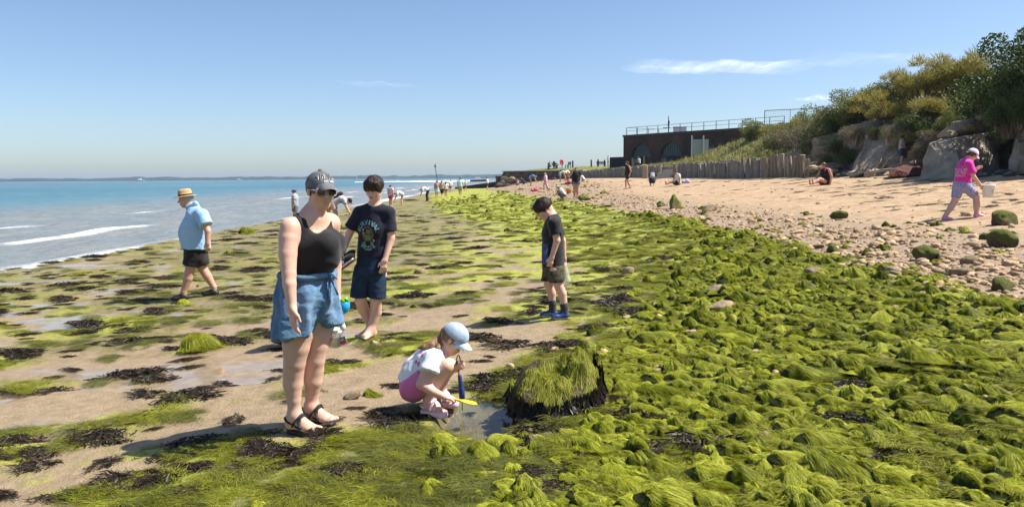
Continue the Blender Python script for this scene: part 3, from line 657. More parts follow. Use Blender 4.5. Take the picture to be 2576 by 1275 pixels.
# ================================================================== people: bodies grown as one smooth surface from joints and radii
def V3(*a): return np.array(a, float)
def unit(v): v = np.asarray(v, float); return v / (np.linalg.norm(v) + 1e-12)
class SDF:
    def __init__(s, h): s.h = h; s.p = []; s.clip = []; s.sub = []
    def cap(s, a, b, ra, rb=None, k=.02): s.p.append(('cap', V3(*a), V3(*b), float(ra), float(ra if rb is None else rb), k)); return s
    def fcap(s, a, b, ra, rb, k=.02): s.p.append(('fcap', V3(*a), V3(*b), float(ra), float(rb), k)); return s
    def ell(s, c, r, R=None, k=.02): s.p.append(('ell', V3(*c), V3(*r), np.eye(3) if R is None else np.asarray(R), k)); return s
    def ecap(s, a, b, wa, wb, side, k=.03): s.p.append(('ecap', V3(*a), V3(*b), wa, wb, unit(side), k)); return s
    def limb(s, pts, rads, k=.02):
        for i in range(len(pts) - 1): s.cap(pts[i], pts[i + 1], rads[i], rads[i + 1], k if i == 0 else min(k, .008))
        return s
    def plane(s, p, n): s.clip.append((V3(*p), unit(n))); return s      # keeps the side against n
    def cut(s, c, r, k=.01, R=None): s.sub.append((V3(*c), V3(*r) if np.ndim(r) else V3(r, r, r), k, np.eye(3) if R is None else np.asarray(R))); return s
    def _d(s, pr, X):
        if pr[0] in ('cap', 'fcap'):
            _, a, b, ra, rb, k = pr; ab = b - a; tt = (X - a) @ ab / (ab @ ab + 1e-12); t = np.clip(tt, 0, 1 if pr[0] == 'cap' else 1.5)
            d = np.linalg.norm(X - a - t[..., None] * ab, axis=-1) - (ra + (rb - ra) * t)
            return d if pr[0] == 'cap' else np.maximum(d, (tt - 1) * np.linalg.norm(ab))
        if pr[0] == 'ell':
            _, c, r, R, k = pr; q = (X - c) @ R; l = np.linalg.norm(q / r, axis=-1); l2 = np.linalg.norm(q / (r * r), axis=-1)
            return l * (l - 1) / (l2 + 1e-9)
        _, a, b, wa, wb, sd, k = pr; ax = unit(b - a); sd = unit(sd - ax * (sd @ ax)); fr = np.cross(ax, sd); L = np.linalg.norm(b - a)
        q = X - a; h_ = q @ ax; t = np.clip(h_ / L, 0, 1); rs = wa[0] + (wb[0] - wa[0]) * t; rf = wa[1] + (wb[1] - wa[1]) * t
        e = h_ - t * L; m = np.minimum(rs, rf)
        qs, qf = (q @ sd), (q @ fr)
        l = np.sqrt((qs / rs) ** 2 + (qf / rf) ** 2 + (e / m) ** 2); l2 = np.sqrt((qs / rs ** 2) ** 2 + (qf / rf ** 2) ** 2 + (e / m ** 2) ** 2)
        return l * (l - 1) / (l2 + 1e-9)
    def _bb(s, pr):
        if pr[0] in ('cap', 'fcap'): r = max(pr[3], pr[4]); return np.minimum(pr[1], pr[2]) - r, np.maximum(pr[1], pr[2]) + r
        if pr[0] == 'ell': r = pr[2].max(); return pr[1] - r, pr[1] + r
        r = max(max(pr[3]), max(pr[4])); return np.minimum(pr[1], pr[2]) - r, np.maximum(pr[1], pr[2]) + r
    def run(s):
        bb = [s._bb(p) for p in s.p]; h = s.h
        lo = np.min([b[0] for b in bb], 0) - 4 * h - .02; hi = np.max([b[1] for b in bb], 0) + 4 * h + .02
        n = np.ceil((hi - lo) / h).astype(int) + 1
        D = np.full(n, .5, np.float32)
        def sub(a, b):
            i0 = np.clip(np.floor((a - lo) / h).astype(int), 0, n); i1 = np.clip(np.ceil((b - lo) / h).astype(int) + 1, 0, n)
            g = np.stack(np.meshgrid(*[lo[j] + h * np.arange(i0[j], i1[j]) for j in range(3)], indexing='ij'), -1)
            return tuple(slice(i0[j], i1[j]) for j in range(3)), g
        for pr, b in zip(s.p, bb):
            k = pr[-1]; sl, g = sub(b[0] - k - 3 * h, b[1] + k + 3 * h)
            if 0 in g.shape: continue
            d = s._d(pr, g); c = D[sl]; hh = np.maximum(k - np.abs(c - d), 0) / max(k, 1e-6)
            D[sl] = np.minimum(c, d) - hh * hh * k * .25
        for c, r, k, R in s.sub:
            sl, g = sub(c - r.max() - k - 2 * h, c + r.max() + k + 2 * h)
            if 0 in g.shape: continue
            q = (g - c) @ R; l = np.linalg.norm(q / r, axis=-1); d = -(l * (l - 1) / (np.linalg.norm(q / (r * r), axis=-1) + 1e-9)); a = D[sl]; hh = np.maximum(k - np.abs(a - d), 0) / k
            D[sl] = np.maximum(a, d) + hh * hh * k * .25
        if s.clip:
            g = np.stack(np.meshgrid(*[lo[j] + h * np.arange(n[j]) for j in range(3)], indexing='ij'), -1)
            for p, nn in s.clip: D = np.maximum(D, (g - p) @ nn)
        return nets(D, lo, h)
def nets(D, lo, h):
    """surface nets: one vertex per cell that the surface crosses"""
    ins = D < 0; n = np.array(D.shape)
    c = np.zeros(n - 1, np.int8)
    for dx in (0, 1):
        for dy in (0, 1):
            for dz in (0, 1): c += ins[dx:n[0] - 1 + dx, dy:n[1] - 1 + dy, dz:n[2] - 1 + dz]
    act = (c > 0) & (c < 8); idx = np.argwhere(act); ids = np.full(act.shape, -1, np.int64); ids[act] = np.arange(len(idx))
    pos = np.zeros((len(idx), 3)); cnt = np.zeros(len(idx))
    cor = [(a, b, d) for a in (0, 1) for b in (0, 1) for d in (0, 1)]
    val = {o: D[idx[:, 0] + o[0], idx[:, 1] + o[1], idx[:, 2] + o[2]] for o in cor}
    for o in cor:
        for ax in range(3):
            if o[ax]: continue
            q = list(o); q[ax] = 1; q = tuple(q); a, b = val[o], val[q]; m = (a < 0) != (b < 0)
            t = np.where(m, a / (a - b + 1e-12), 0); e = np.tile(np.array(o, float), (len(idx), 1)); e[:, ax] += t
            pos[m] += e[m]; cnt[m] += 1
    V = lo + h * (idx + pos / np.maximum(cnt, 1)[:, None]); F = []
    for ax in range(3):
        b, d = [(1, 2), (2, 0), (0, 1)][ax]
        sl0 = [slice(None)] * 3; sl1 = [slice(None)] * 3; sl0[ax] = slice(0, -1); sl1[ax] = slice(1, None)
        s0 = ins[tuple(sl0)]; ch = np.argwhere(s0 != ins[tuple(sl1)])
        if not len(ch): continue
        ok = (ch[:, b] > 0) & (ch[:, d] > 0) & (ch[:, b] < n[b] - 1) & (ch[:, d] < n[d] - 1); ch = ch[ok]
        def cell(ob, od): q = ch.copy(); q[:, b] -= ob; q[:, d] -= od; return ids[q[:, 0], q[:, 1], q[:, 2]]
        quad = np.stack([cell(1, 1), cell(0, 1), cell(0, 0), cell(1, 0)], 1)
        neg = ~s0[ch[:, 0], ch[:, 1], ch[:, 2]]; quad[neg] = quad[neg][:, ::-1]
        F.append(quad)
    return V, np.concatenate(F)
def vnormals(V, F):
    n = np.cross(V[F[:, 2]] - V[F[:, 0]], V[F[:, 3]] - V[F[:, 1]]); N = np.zeros_like(V)
    for i in range(4): np.add.at(N, F[:, i], n)
    return N / (np.linalg.norm(N, axis=1)[:, None] + 1e-12)
def skin_mesh(S, name, mat, parent, wr=0.0, ws=12.0, stretch=(1, 1, 1), fn=None, seed=0):
    V, F = S.run()
    if wr or fn is not None:
        N = vnormals(V, F)
        if wr:
            q = V * np.array(stretch) * ws
            r = 1 - np.abs(fbm3(q[:, 0], q[:, 1], q[:, 2], 3, 700 + seed)) * 2.2
            V = V + N * (r * wr)[:, None]
        if fn is not None: V = fn(V, N)
    o = obj(name, mesh_data(name, V, F, mat, True), parent)
    return o, (V, F)
# ---- anatomy
def add_head(S, c, H, fw, up=(0, 0, 1), ears=True, k=.012, jaw=1.0, nose=1.0, smile=0.0):
    fw = unit(fw); up = unit(np.asarray(up, float) - fw * (np.asarray(up, float) @ fw)); rt = np.cross(fw, up); R = np.stack([rt, fw, up], 1)
    L = lambda x, y, z: c + R @ (np.array([x, y, z]) * H)
    E = lambda x, y, z, r, kk=k: S.ell(L(x, y, z), np.array(r) * H, R, kk)
    E(0, -.05, .13, (.325, .40, .365), .04 * H); E(0, .10, -.12, (.275, .27, .36), .06 * H)
    E(0, .17, -.36, (.15 * jaw, .15, .13), .07 * H)
    for s in (-1, 1):
        E(s * .15, .20, -.10, (.125, .13, .13), .07 * H); S.cap(L(s * .22 * jaw, -.02, -.22), L(s * .08, .2, -.40), .075 * H, .07 * H, .07 * H)
    S.cap(L(-.14, .325, .07), L(.14, .325, .07), .055 * H, .055 * H, .05 * H)
    S.cap(L(0, .36, .03), L(0, .36 + .10 * nose, -.115), .032 * H, .05 * H, .025 * H)
    for s in (-1, 1): E(s * .045, .39, -.125, (.038, .045, .032), .02 * H)
    S.cap(L(-.085, .335, -.245 + smile), L(0, .365, -.242), .026 * H, .032 * H, .015 * H); S.cap(L(0, .365, -.242), L(.085, .335, -.245 + smile), .032 * H, .026 * H, .015 * H)
    S.cap(L(-.06, .345, -.285), L(.06, .345, -.285), .030 * H, .030 * H, .015 * H)
    for s in (-1, 1): S.cut(L(s * .135, .405, .02), np.array([.075, .07, .05]) * H, .03 * H, R)
    S.cut(L(0, .405, -.263), np.array([.10, .03, .006]) * H, .008 * H, R)
    if ears:
        for s in (-1, 1): E(s * .325, -.03, -.02, (.035, .085, .13), .02 * H)
    return L, R
def eyes(L, R, H, parent, z=.02):
    for s in (-1, 1):
        mb = MB(); an = np.linspace(0, math.pi, 7); mb.lathe([(math.sin(a) * .055 * H, -math.cos(a) * .055 * H) for a in an], 10, L(s * .135, .300, z))
        e = mb.build('eye', M_EYE, parent, True)
        mb = MB(); mb.lathe([(.027 * H, 0), (.02 * H, .010 * H), (.001, .012 * H)], 10, L(s * .135, .349, z - .008), R @ np.array([[1, 0, 0], [0, 0, 1], [0, -1, 0]])); mb.build('iris', M_IRIS, e, True)
def brows(L, H, parent, mat):
    for s in (-1, 1):
        mb = MB(); mb.tube([L(s * .06, .385, .095), L(s * .13, .38, .115), L(s * .20, .335, .095)], [.016 * H, .018 * H, .008 * H], 5, True, 0, .6); mb.build('eyebrow', mat, parent, True)
def add_hand(S, w, d, n, th, size, curl=.35, k=.008, spread=1.0, grip=None):
    """w wrist, d pointing direction, n palm faces, th thumb side"""
    d = unit(d); n = unit(n - d * (np.asarray(n) @ d)); th = unit(np.asarray(th) - d * (th @ d) - n * (th @ n)); s = size
    S.ecap(w, w + d * .42 * s, (.17 * s, .12 * s), (.215 * s, .095 * s), th, .02)
    for i, (off, ln) in enumerate([(.165, .44), (.055, .50), (-.055, .46), (-.155, .36)]):
        p = w + d * .44 * s + th * off * s; r = (.054, .055, .052, .046)[i] * s; cc = curl * (1 + .12 * i); dd = d + th * (.12 - .09 * i) * spread * .6
        ang = cc * .5
        for seg, lf in enumerate((.45, .32, .23)):
            q = unit(dd) * math.cos(ang) + n * math.sin(ang); p2 = p + q * ln * s * lf; S.cap(p, p2, r, r * .93, k if seg else .014); p = p2; r *= .93; ang += cc
    p = w + d * .10 * s + th * .16 * s; q = unit(d * .75 + th * .55 + n * .25 * (1 + curl)); p2 = p + q * .24 * s; S.cap(p, p2, .078 * s, .06 * s, .02)
    q2 = unit(d * .95 + th * .12 + n * .25 * (1 + curl)); S.cap(p2, p2 + q2 * .20 * s, .058 * s, .048 * s, k)
def add_foot(S, an, f, L, z0, toes=True, side=1):
    """bare foot: an ankle, f direction, L length, z0 sole height; side=+1 big toe to the left of f"""
    f = unit(V3(f[0], f[1], 0)); s = V3(-f[1], f[0], 0) * side; g = V3(an[0], an[1], z0)
    heel = g - f * .13 * L + V3(0, 0, .13 * L); ball = g + f * .48 * L + V3(0, 0, .085 * L)
    S.cap(an, heel, .155 * L, .14 * L, .03); S.ecap(heel, ball, (.135 * L, .13 * L), (.185 * L, .085 * L), s, .03); S.cap(an + f * .02 * L, ball + V3(0, 0, .03 * L), .15 * L, .09 * L, .05)
    if toes:
        for i in range(5):
            o = (.15 - .078 * i) * L; ln = (.24, .22, .19, .155, .115)[i] * L; r = (.062, .047, .045, .042, .042)[i] * L
            a = g + f * (.47 - .025 * i) * L + s * o + V3(0, 0, r + .025 * L); b = g + f * ((.47 - .025 * i) * L + ln) + s * (o + .01 * L) + V3(0, 0, r); S.cap(a, b, r * 1.1, r, .006)
    else: S.ecap(ball, g + f * .68 * L + V3(0, 0, .06 * L), (.185 * L, .085 * L), (.14 * L, .06 * L), s, .03)
    S.plane(V3(0, 0, z0), V3(0, 0, -1)) if not S.clip else None
    return g, f, s
# ---- materials for people
def skin(name, c, red=.10):
    t = NT(name); co = t.coord('Object'); a = t.noise(6, 3, .6, co); b = t.noise(60, 3, .6, co)
    col = t.ramp(a, [(.3, tuple(k * .9 for k in c)), (.7, (min(1, c[0] * 1.06), c[1] * 1.0, c[2] * .98))])
    col = t.mix(t.ramp(b, [(.42, 0), (.75, .30)]), col, (c[0] * .86, c[1] * .60, c[2] * .52))
    col = t.mix(t.ramp(t.noise(14, 4, .65, co), [(.45, 0), (.7, .28)]), col, (c[0] * .96, c[1] * .74, c[2] * .66))
    return t.set(color=col, rough=.5, spec=.35, normal=t.bump(b, .12, .004), sss=.08)
M_SKIN = skin('skin_fair', (.66, .43, .325)); M_SKIN2 = skin('skin_child', (.68, .445, .34)); M_SKIN3 = skin('skin_tan', (.56, .33, .23))
M_EYE = simple('eye_white', (.75, .74, .72), .2, .02); M_IRIS = simple('iris_dark', (.02, .015, .012), .15, .1)
def fabric(name, c, rough=.85, var=.12, weave=260, bump=.25, big=3.0):
    t = NT(name); co = t.coord('Object'); n = t.noise(big, 4, .6, co)
    col = t.ramp(n, [(.3, tuple(k * (1 - var) for k in c)), (.7, tuple(min(1, k * (1 + var)) for k in c))])
    h = t.math('ADD', t.math('MULTIPLY', t.noise(weave, 2, .5, co), .5), t.noise(28, 4, .6, co))
    return t.set(color=col, rough=rough, spec=.25, normal=t.bump(h, bump, .008), sheen=.15)
def hairmat(name, c1, c2, scale=(40, 40, 6)):
    t = NT(name); co = t.coord('Object', scale); n = t.noise(1.6, 5, .7, co)
    return t.set(color=t.ramp(n, [(.3, c1), (.7, c2)]), rough=.45, spec=.4, normal=t.bump(n, .8, .01))
M_HAIR_DB = hairmat('hair_dark_brown', (.010, .006, .004), (.055, .03, .018)); M_HAIR_LB = hairmat('hair_light_brown', (.10, .05, .022), (.38, .22, .10)); M_HAIR_B = hairmat('hair_brown', (.03, .016, .009), (.13, .07, .035))
M_BLACK = fabric('black_cotton', (.014, .013, .014), .8); M_NAVY = fabric('navy_cotton', (.010, .012, .026), .85); M_WHITEC = fabric('white_cotton', (.72, .72, .73), .85, .05)
# ---- writing and prints, laid on cloth
_fontcache = {}
def text_poly(s, size=1.0):
    key = s
    if key not in _fontcache:
        cu = bpy.data.curves.new('t', 'FONT'); cu.body = s; cu.align_x = 'CENTER'; cu.resolution_u = 2; cu.offset = .012
        o = bpy.data.objects.new('t', cu); COL.objects.link(o); bpy.context.view_layer.update()
        me = o.evaluated_get(bpy.context.evaluated_depsgraph_get()).to_mesh()
        v = np.array([x.co[:2] for x in me.vertices]).reshape(-1, 2); f = [tuple(p.vertices) for p in me.polygons]
        bpy.data.objects.remove(o); bpy.data.curves.remove(cu); _fontcache[key] = (v, f)
    v, f = _fontcache[key]; return v * size, f
def decal(name, pieces, origin, ex, ey, nrm, bvh, mat, parent, off=.004):
    """flat shapes (2-D verts, faces) laid onto the surface bvh along -nrm"""
    V = []; F = []
    for v, f in pieces:
        n = len(V)
        for x, y in v:
            p = Vector(origin + ex * x + ey * y + nrm * .3); h = bvh.ray_cast(p, Vector(-nrm))
            q = (h[0] + Vector(nrm) * off) if h[0] is not None else Vector(origin + ex * x + ey * y)
            V.append(tuple(q))
        F += [tuple(i + n for i in q) for q in f]
    return obj(name, mesh_data(name, V, F, mat, False), parent)
def disc(cx, cy, rx, ry, n=20): return (np.array([(cx + rx * math.cos(2 * math.pi * i / n), cy + ry * math.sin(2 * math.pi * i / n)) for i in range(n)]), [tuple(range(n))])
def xf(piece, sx, sy, rotz, tx, ty):
    v, f = piece; c, s = math.cos(rotz), math.sin(rotz); v = v * np.array([sx, sy]); return (np.stack([v[:, 0] * c - v[:, 1] * s + tx, v[:, 0] * s + v[:, 1] * c + ty], 1), f)
def bvh_of(VF): return BVHTree.FromPolygons([tuple(v) for v in VF[0]], [tuple(int(i) for i in f) for f in VF[1]])
def snap_tube(pts, bv, off, w, flat=.35, n=8):
    out = []
    for p in pts:
        q, nn, i, d = bv.find_nearest(Vector(p))
        out.append(np.array(q + nn * off) if q is not None else np.array(p))
    mb = MB(); mb.tube(out, w, n, True, 0, flat); return mb
def wrap_text(name, pieces, c, up, front, bv, mat, parent, r=.11, off=.004):
    up = unit(up); fr = unit(front - up * (front @ up)); sd = np.cross(up, fr); V = []; F = []
    for v, f in pieces:
        n = len(V)
        for x, y in v:
            a = x / r; d = fr * math.cos(a) + sd * math.sin(a); p = c + up * y; h = bv.ray_cast(Vector(p + d * .4), Vector(-d)); V.append(tuple((h[0] + Vector(d) * off) if h[0] is not None else Vector(p + d * r)))
        F += [tuple(i + n for i in q) for q in f]
    return obj(name, mesh_data(name, V, F, mat, False), parent)
def cap_brim(L, R, H, parent, mat, w=.34, ln=.48, z=.20, droop=.25, y0=.30, name='brim', bend=.35):
    nx, ny = 17, 9; V = []
    for lay in (0, 1):
        for j in range(ny):
            for i in range(nx):
                a = (i / (nx - 1) * 2 - 1); k = j / (ny - 1)
                x = w * a * (1 - .12 * k * k); yy = y0 * math.sqrt(max(0, 1 - (a * .95) ** 2)) * .85 + ln * k * math.sqrt(max(0, 1 - (a * .98) ** 4)) * (1 - .25 * a * a)
                V.append(L(x, yy, z - droop * k * ln - bend * a * a * .38 - .018 * lay))
    F = []
    for lay in (0, 1):
        for j in range(ny - 1):
            for i in range(nx - 1):
                q = lay * nx * ny + j * nx + i; f = (q, q + 1, q + nx + 1, q + nx); F.append(f if not lay else f[::-1])
    o = nx * ny
    for i in range(nx - 1): a = (ny - 1) * nx + i; F.append((a, a + 1, a + 1 + o, a + o))
    for j in range(ny - 1):
        a = j * nx; F.append((a, a + nx, a + nx + o, a + o)); a = j * nx + nx - 1; F.append((a, a + o, a + nx + o, a + nx))
    return obj(name, mesh_data(name, V, F, mat, True), parent)
def cap_dome(L, R, H, parent, mat, h=.006, z=.17, r=(.375, .445, .36), c=(0, -.05, .15), name='crown', tilt=.0):
    S = SDF(h); S.ell(L(*c), np.array(r) * H, R, .01); S.plane(L(0, 0, z - .0), -(R @ unit((0, tilt, 1))))
    return skin_mesh(S, name, mat, parent)

def hair_strands(VF, L, R, H, parent, mat, n=1300, ln=.24, w=.0016):
    """fine locks lying over the hair, falling away from the crown"""
    V, F = VF; N = vnormals(V, F); rg = np.random.default_rng(len(V)); i = rg.integers(0, len(V), n); p = V[i].copy(); nn = N[i]; cr = L(0, -.12, .52); bv = bvh_of(VF); seg = 6; path = np.zeros((n, seg, 3)); dr = p - cr; lift = rg.uniform(.001, .007, n)
    jit = rg.normal(0, .25, (n, 3))
    for k in range(seg):
        q = np.array([tuple(bv.find_nearest(Vector(a))[0]) for a in p]) if k else p; d = q - cr; d /= np.linalg.norm(d, axis=1)[:, None] + 1e-9; t = d * .6 - R[:, 2] * .7 + R[:, 1] * .15 + jit * .5; t -= nn * np.sum(t * nn, 1)[:, None]; t /= np.linalg.norm(t, axis=1)[:, None] + 1e-9
        path[:, k] = q + nn * (lift * (.4 + .25 * k))[:, None]; p = q + t * ln * H / seg
    s = np.cross(np.gradient(path, axis=1), nn[:, None, :]); s /= np.linalg.norm(s, axis=2, keepdims=True) + 1e-9; ww = (w * np.array([.6, 1, 1, .9, .6, .15]))[None, :, None]
    VV = np.stack([path - s * ww, path + s * ww], 2).reshape(-1, 3); b = np.arange(seg - 1) * 2; qd = np.stack([b, b + 1, b + 3, b + 2], 1); FF = (qd[None] + (np.arange(n) * seg * 2)[:, None, None]).reshape(-1, 4); o = obj('hair_locks', mesh_data('hair_locks', VV, FF, mat, True), parent); o['kind'] = 'stuff'; return o
# ================================================================== the people in front
class Hero:
    def __init__(s, u, v, label, lift=0.0, y0=None):
        g = G(u, v)
        for _ in range(4):
            d = ray(u, v); t = (on_ground(g[0], g[1]) - CAM_Z) / d[2]; g = V3(d[0] * t, d[1] * t, 0)
        s.y0 = g[1] if y0 is None else y0
        if y0 is not None: g = P(u, v, y0)
        s.base = V3(g[0], s.y0, on_ground(g[0], s.y0) + lift); s.k = s.y0 / FPX
        s.th = empty('person', s.base); tag(s.th, label, 'person')
    def J(s, u, v, dy=0.0): return P(u, v, s.y0 + dy) - s.base
    def gl(s, p): return on_ground(p[0] + s.base[0], p[1] + s.base[1]) - s.base[2]
# ---------------------------------------------------------------- woman in black vest top and denim shorts
def woman():
    h = Hero(775, 1078, 'woman in black vest top, blue denim shorts, grey cap and sunglasses')
    J, k, th = h.J, h.k, h.th; a = math.radians(46); fw = V3(math.sin(a), -math.cos(a), 0); rt = V3(fw[1], -fw[0], 0)
    H = .235; hc = J(806, 481, .02); hf = unit(V3(.60, -.80, -.06)); S = SDF(.0065)
    L, R = add_head(S, hc, H, hf, (.03, 0, 1), True, jaw=1.05)
    nb = J(785, 545, .02); S.cap(L(0, -.12, -.25), nb, .052, .062, .03)
    chest, waist, pel = J(778, 615, .02), J(773, 678, .02), J(770, 752, .02)
    shR, shL = J(730, 574, -.13), J(830, 562, .16)
    S.ecap(J(782, 575, .02), chest, (.145, .08), (.15, .115), rt, .04); S.ecap(chest, waist, (.15, .12), (.148, .125), rt, .05); S.ecap(waist, pel, (.16, .13), (.185, .15), rt, .05)
    S.cap(nb, shR, .050, .048, .05); S.cap(nb, shL, .06, .06, .05)
    elR, wrR = J(727, 690, -.22), J(735, 775, -.27)
    S.limb([shR, J(726, 600, -.15), J(724, 640, -.18), elR, J(728, 715, -.24), wrR], [.056, .060, .055, .043, .041, .027], .04)
    add_hand(S, wrR, J(739, 838, -.29) - wrR, -rt + fw * .2, fw, .175, .28)
    elL, wrL = J(842, 668, .26), J(846, 752, .22)
    S.limb([shL, elL, wrL], [.06, .044, .029], .03); add_hand(S, wrL, V3(.05, -.02, -1), rt, fw, .17, 1.1)
    # legs
    hipR, hipL = J(748, 780, -.05), J(795, 775, .10)
    knR, anR = J(741, 912, -.06), J(741, 1046, -.05); knL, anL = J(792, 905, .08), J(783, 1030, .10)
    S.limb([hipR, J(747, 835, -.06), J(745, 872, -.06), knR, J(738, 935, -.05), J(737, 965, -.045), J(739, 1005, -.05), anR], [.105, .097, .084, .068, .065, .062, .045, .035], .06)
    S.limb([hipL, J(798, 835, .09), J(795, 868, .085), knL, J(790, 930, .09), J(788, 958, .09), J(785, 995, .10), anL], [.10, .09, .078, .064, .062, .059, .043, .034], .06)
    ff = unit(V3(.93, -.36, 0)); zR = J(741, 1093, -.05)[2]; zL = J(783, 1071, .10)[2]
    z0 = min(zR, zL) ; zR = h.gl(anR) + .028; zL = h.gl(anL) + .028
    gR = add_foot(S, V3(anR[0], anR[1], zR + .085), ff, .235, zR, True, 1); S.clip = []
    gL = add_foot(S, V3(anL[0], anL[1], zL + .085), unit(V3(.95, -.30, 0)), .235, zL, True, 1); S.clip = []
    S.cap(anR, V3(anR[0], anR[1], zR + .085), .036, .037, .02); S.cap(anL, V3(anL[0], anL[1], zL + .085), .035, .036, .02)
    _, VB = skin_mesh(S, 'body', M_SKIN, th); bvB = bvh_of(VB)
    for zz_, rr_ in ((-.240, .011), (-.280, .013)): snap_tube([L(x_, .36 - 1.5 * x_ * x_, zz_ + (.010 if abs(x_) > .05 else 0)) for x_ in (-.085, -.045, 0, .045, .085)], bvB, .0, rr_ * H, .6, 6).build('lip', simple('lip_rose', (.42, .17, .15), .45), th, True)
    # vest top: the straps are what is left between neckline and armholes
    T = SDF(.0065)
    T.ecap(J(781, 572, .02), chest, (.142, .085), (.160, .128), rt, .03); T.ecap(chest, waist, (.160, .130), (.157, .136), rt, .05); T.ecap(waist, J(773, 700, .02), (.157, .136), (.165, .142), rt, .04)
    T.ell(J(822, 617, -.06), (.082, .085, .085), None, .07); T.ell(J(841, 611, .10), (.075, .085, .08), None, .07); T.ell(J(812, 655, -.03), (.105, .10, .07), None, .06)
    T.cap(nb, shR, .058, .056, .05); T.cap(nb, shL, .058, .056, .05)
    T.plane(J(775, 694, 0), (0, 0, -1))
    T.cut(J(797, 542, -.06), (.062, .30, .112), .012); T.cut(J(785, 530, .02), (.075, .20, .055), .012); T.cut(shR + V3(-.022, -.06, -.01), (.082, .20, .105), .015); T.cut(shL + V3(.062, .03, -.0), (.065, .12, .10), .015)
    top, VF = skin_mesh(T, 'vest_top', M_BLACK, th, .003, 9, (1, 1, 1.6), None, 3)
    # denim shorts
    t = NT('denim_light'); co = t.coord('Object'); nz = t.noise(14, 5, .65, t.coord('Object', (1, 1, .35)))
    den = t.ramp(nz, [(.28, (.055, .13, .235)), (.5, (.115, .225, .36)), (.75, (.21, .34, .48))])
    M_DEN = t.set(color=den, rough=.85, spec=.2, normal=t.bump(t.math('ADD', t.noise(320, 2, .5, co), t.math('MULTIPLY', t.noise(22, 4, .6, t.coord('Object', (1, 1, 2.5))), 1.5)), .45, .01), sheen=.15)
    B = SDF(.0075)
    B.ecap(J(772, 692, .02), J(770, 745, .02), (.168, .148), (.20, .175), rt, .03)
    B.ecap(J(755, 745, -.04), J(733, 848, -.09), (.125, .15), (.112, .155), rt, .02); B.ecap(J(799, 745, .09), J(822, 835, .13), (.11, .14), (.098, .145), rt, .02)
    nn = unit(V3(.16, 0, -1)); B.plane(J(744, 842, -.07), nn); B.plane(J(775, 684, 0), (0, 0, 1))
    def folds(V, N):
        ang = np.arctan2(V[:, 1], V[:, 0] - .0); zz = V[:, 2]
        lower = sm(J(770, 705)[2], J(770, 800)[2], zz * 1.0) if False else 1 - sm(J(770, 800)[2], J(770, 690)[2], zz)
        f = .011 * np.sin(ang * 9 + 3 * noise2(ang * 2, zz * 4, 9)) * (.3 + lower) + .008 * fbm3(V[:, 0] * 9, V[:, 1] * 9, V[:, 2] * 22, 3, 77)
        return V + N * f[:, None]
    sh, VS = skin_mesh(B, 'shorts', M_DEN, th, .004, 12, (1, 1, 2.0), folds, 4)
    w = MB(); c0 = J(774, 690, .02); ph = np.linspace(0, 2 * math.pi, 33)
    w.tube([c0 + rt * .180 * math.cos(p) + fw * .160 * math.sin(p) + V3(0, 0, .004 * math.sin(5 * p)) for p in ph], .016, 6, False, 0, 1.3); w.build('waist_tie', M_DEN, th, True)
    kn = c0 + fw * .166 - rt * .05; w = MB(); w.tube([kn, kn + V3(.03, -.02, .015), kn + V3(.055, -.02, -.02)], [.013, .022, .008], 6, True, 0, .5); w.tube([kn, kn + V3(-.035, -.02, .01), kn + V3(-.06, -.01, -.025)], [.013, .022, .008], 6, True, 0, .5)
    w.tube([kn, kn + V3(.005, -.02, -.08), kn + V3(.0, -.015, -.17)], [.012, .019, .017], 6, True, 0, .4); w.tube([kn, kn + V3(.035, -.01, -.06), kn + V3(.05, -.0, -.12)], [.012, .016, .014], 6, True, 0, .4); w.build('bow', M_DEN, th, True)
    # cap
    t = NT('cap_grey'); co = t.coord('Object'); M_CAP = t.set(color=t.ramp(t.noise(18, 5, .65, co), [(.3, (.08, .083, .09)), (.7, (.19, .195, .20))]), rough=.8, spec=.25, normal=t.bump(t.noise(220, 2, .5, co), .3, .006))
    cap = empty('cap', (0, 0, 0)); cap.parent = th
    _, VC = cap_dome(L, R, H, cap, M_CAP, .0055, .10, (.375, .46, .40), (0, -.03, .14), 'crown', .22)
    cap_brim(L, R, H, cap, M_CAP, .35, .40, .31, .50, .34, 'brim', .40)
    mb = MB(); mb.ell = None; mb.lathe([(.001, .012), (.012, .010), (.014, 0)], 10, L(0, -.03, .54)); mb.build('button', M_CAP, cap, True)
    M_LET = simple('letter_dark', (.012, .012, .014), .6); M_LETW = simple('letter_white', (.75, .75, .76), .6)
    bv = bvh_of(VC); c3 = L(0, -.03, .36); fr3 = R @ V3(-.10, 1, 0); pc = []; word = 'NEW YORK'; n = len(word)
    for i, ch in enumerate(word):
        if ch == ' ': continue
        q = (i - (n - 1) / 2); pc.append(xf(text_poly(ch), .024, .040, -q * .05, q * .0185, -.0008 * q * q))
    wrap_text('lettering', [(v + np.array([.0025, -.0025]), f) for v, f in pc], c3, R[:, 2], fr3, bv, M_LETW, cap, .09, .003); wrap_text('lettering', pc, c3, R[:, 2], fr3, bv, M_LET, cap, .09, .006)
    wrap_text('lettering', [xf(text_poly('EST. 1624'), .015, .018, 0, .006, -.024)], c3, R[:, 2], fr3, bv, M_LETW, cap, .09, .006)
    # hair under the cap, with loose tail behind the neck
    HS = SDF(.0075); HS.ell(L(0, -.07, .10), np.array([.345, .40, .36]) * H, R, .02); HS.plane(L(0, .10, 0), R[:, 1]); HS.plane(L(0, 0, -.12), -R[:, 2])
    HS2 = HS; HS.cap(L(-.1, -.36, -.02), L(-.1, -.42, -.35), .04, .035, .03)
    skin_mesh(HS, 'hair', M_HAIR_B, th, .004, 30, (1, 1, .3))
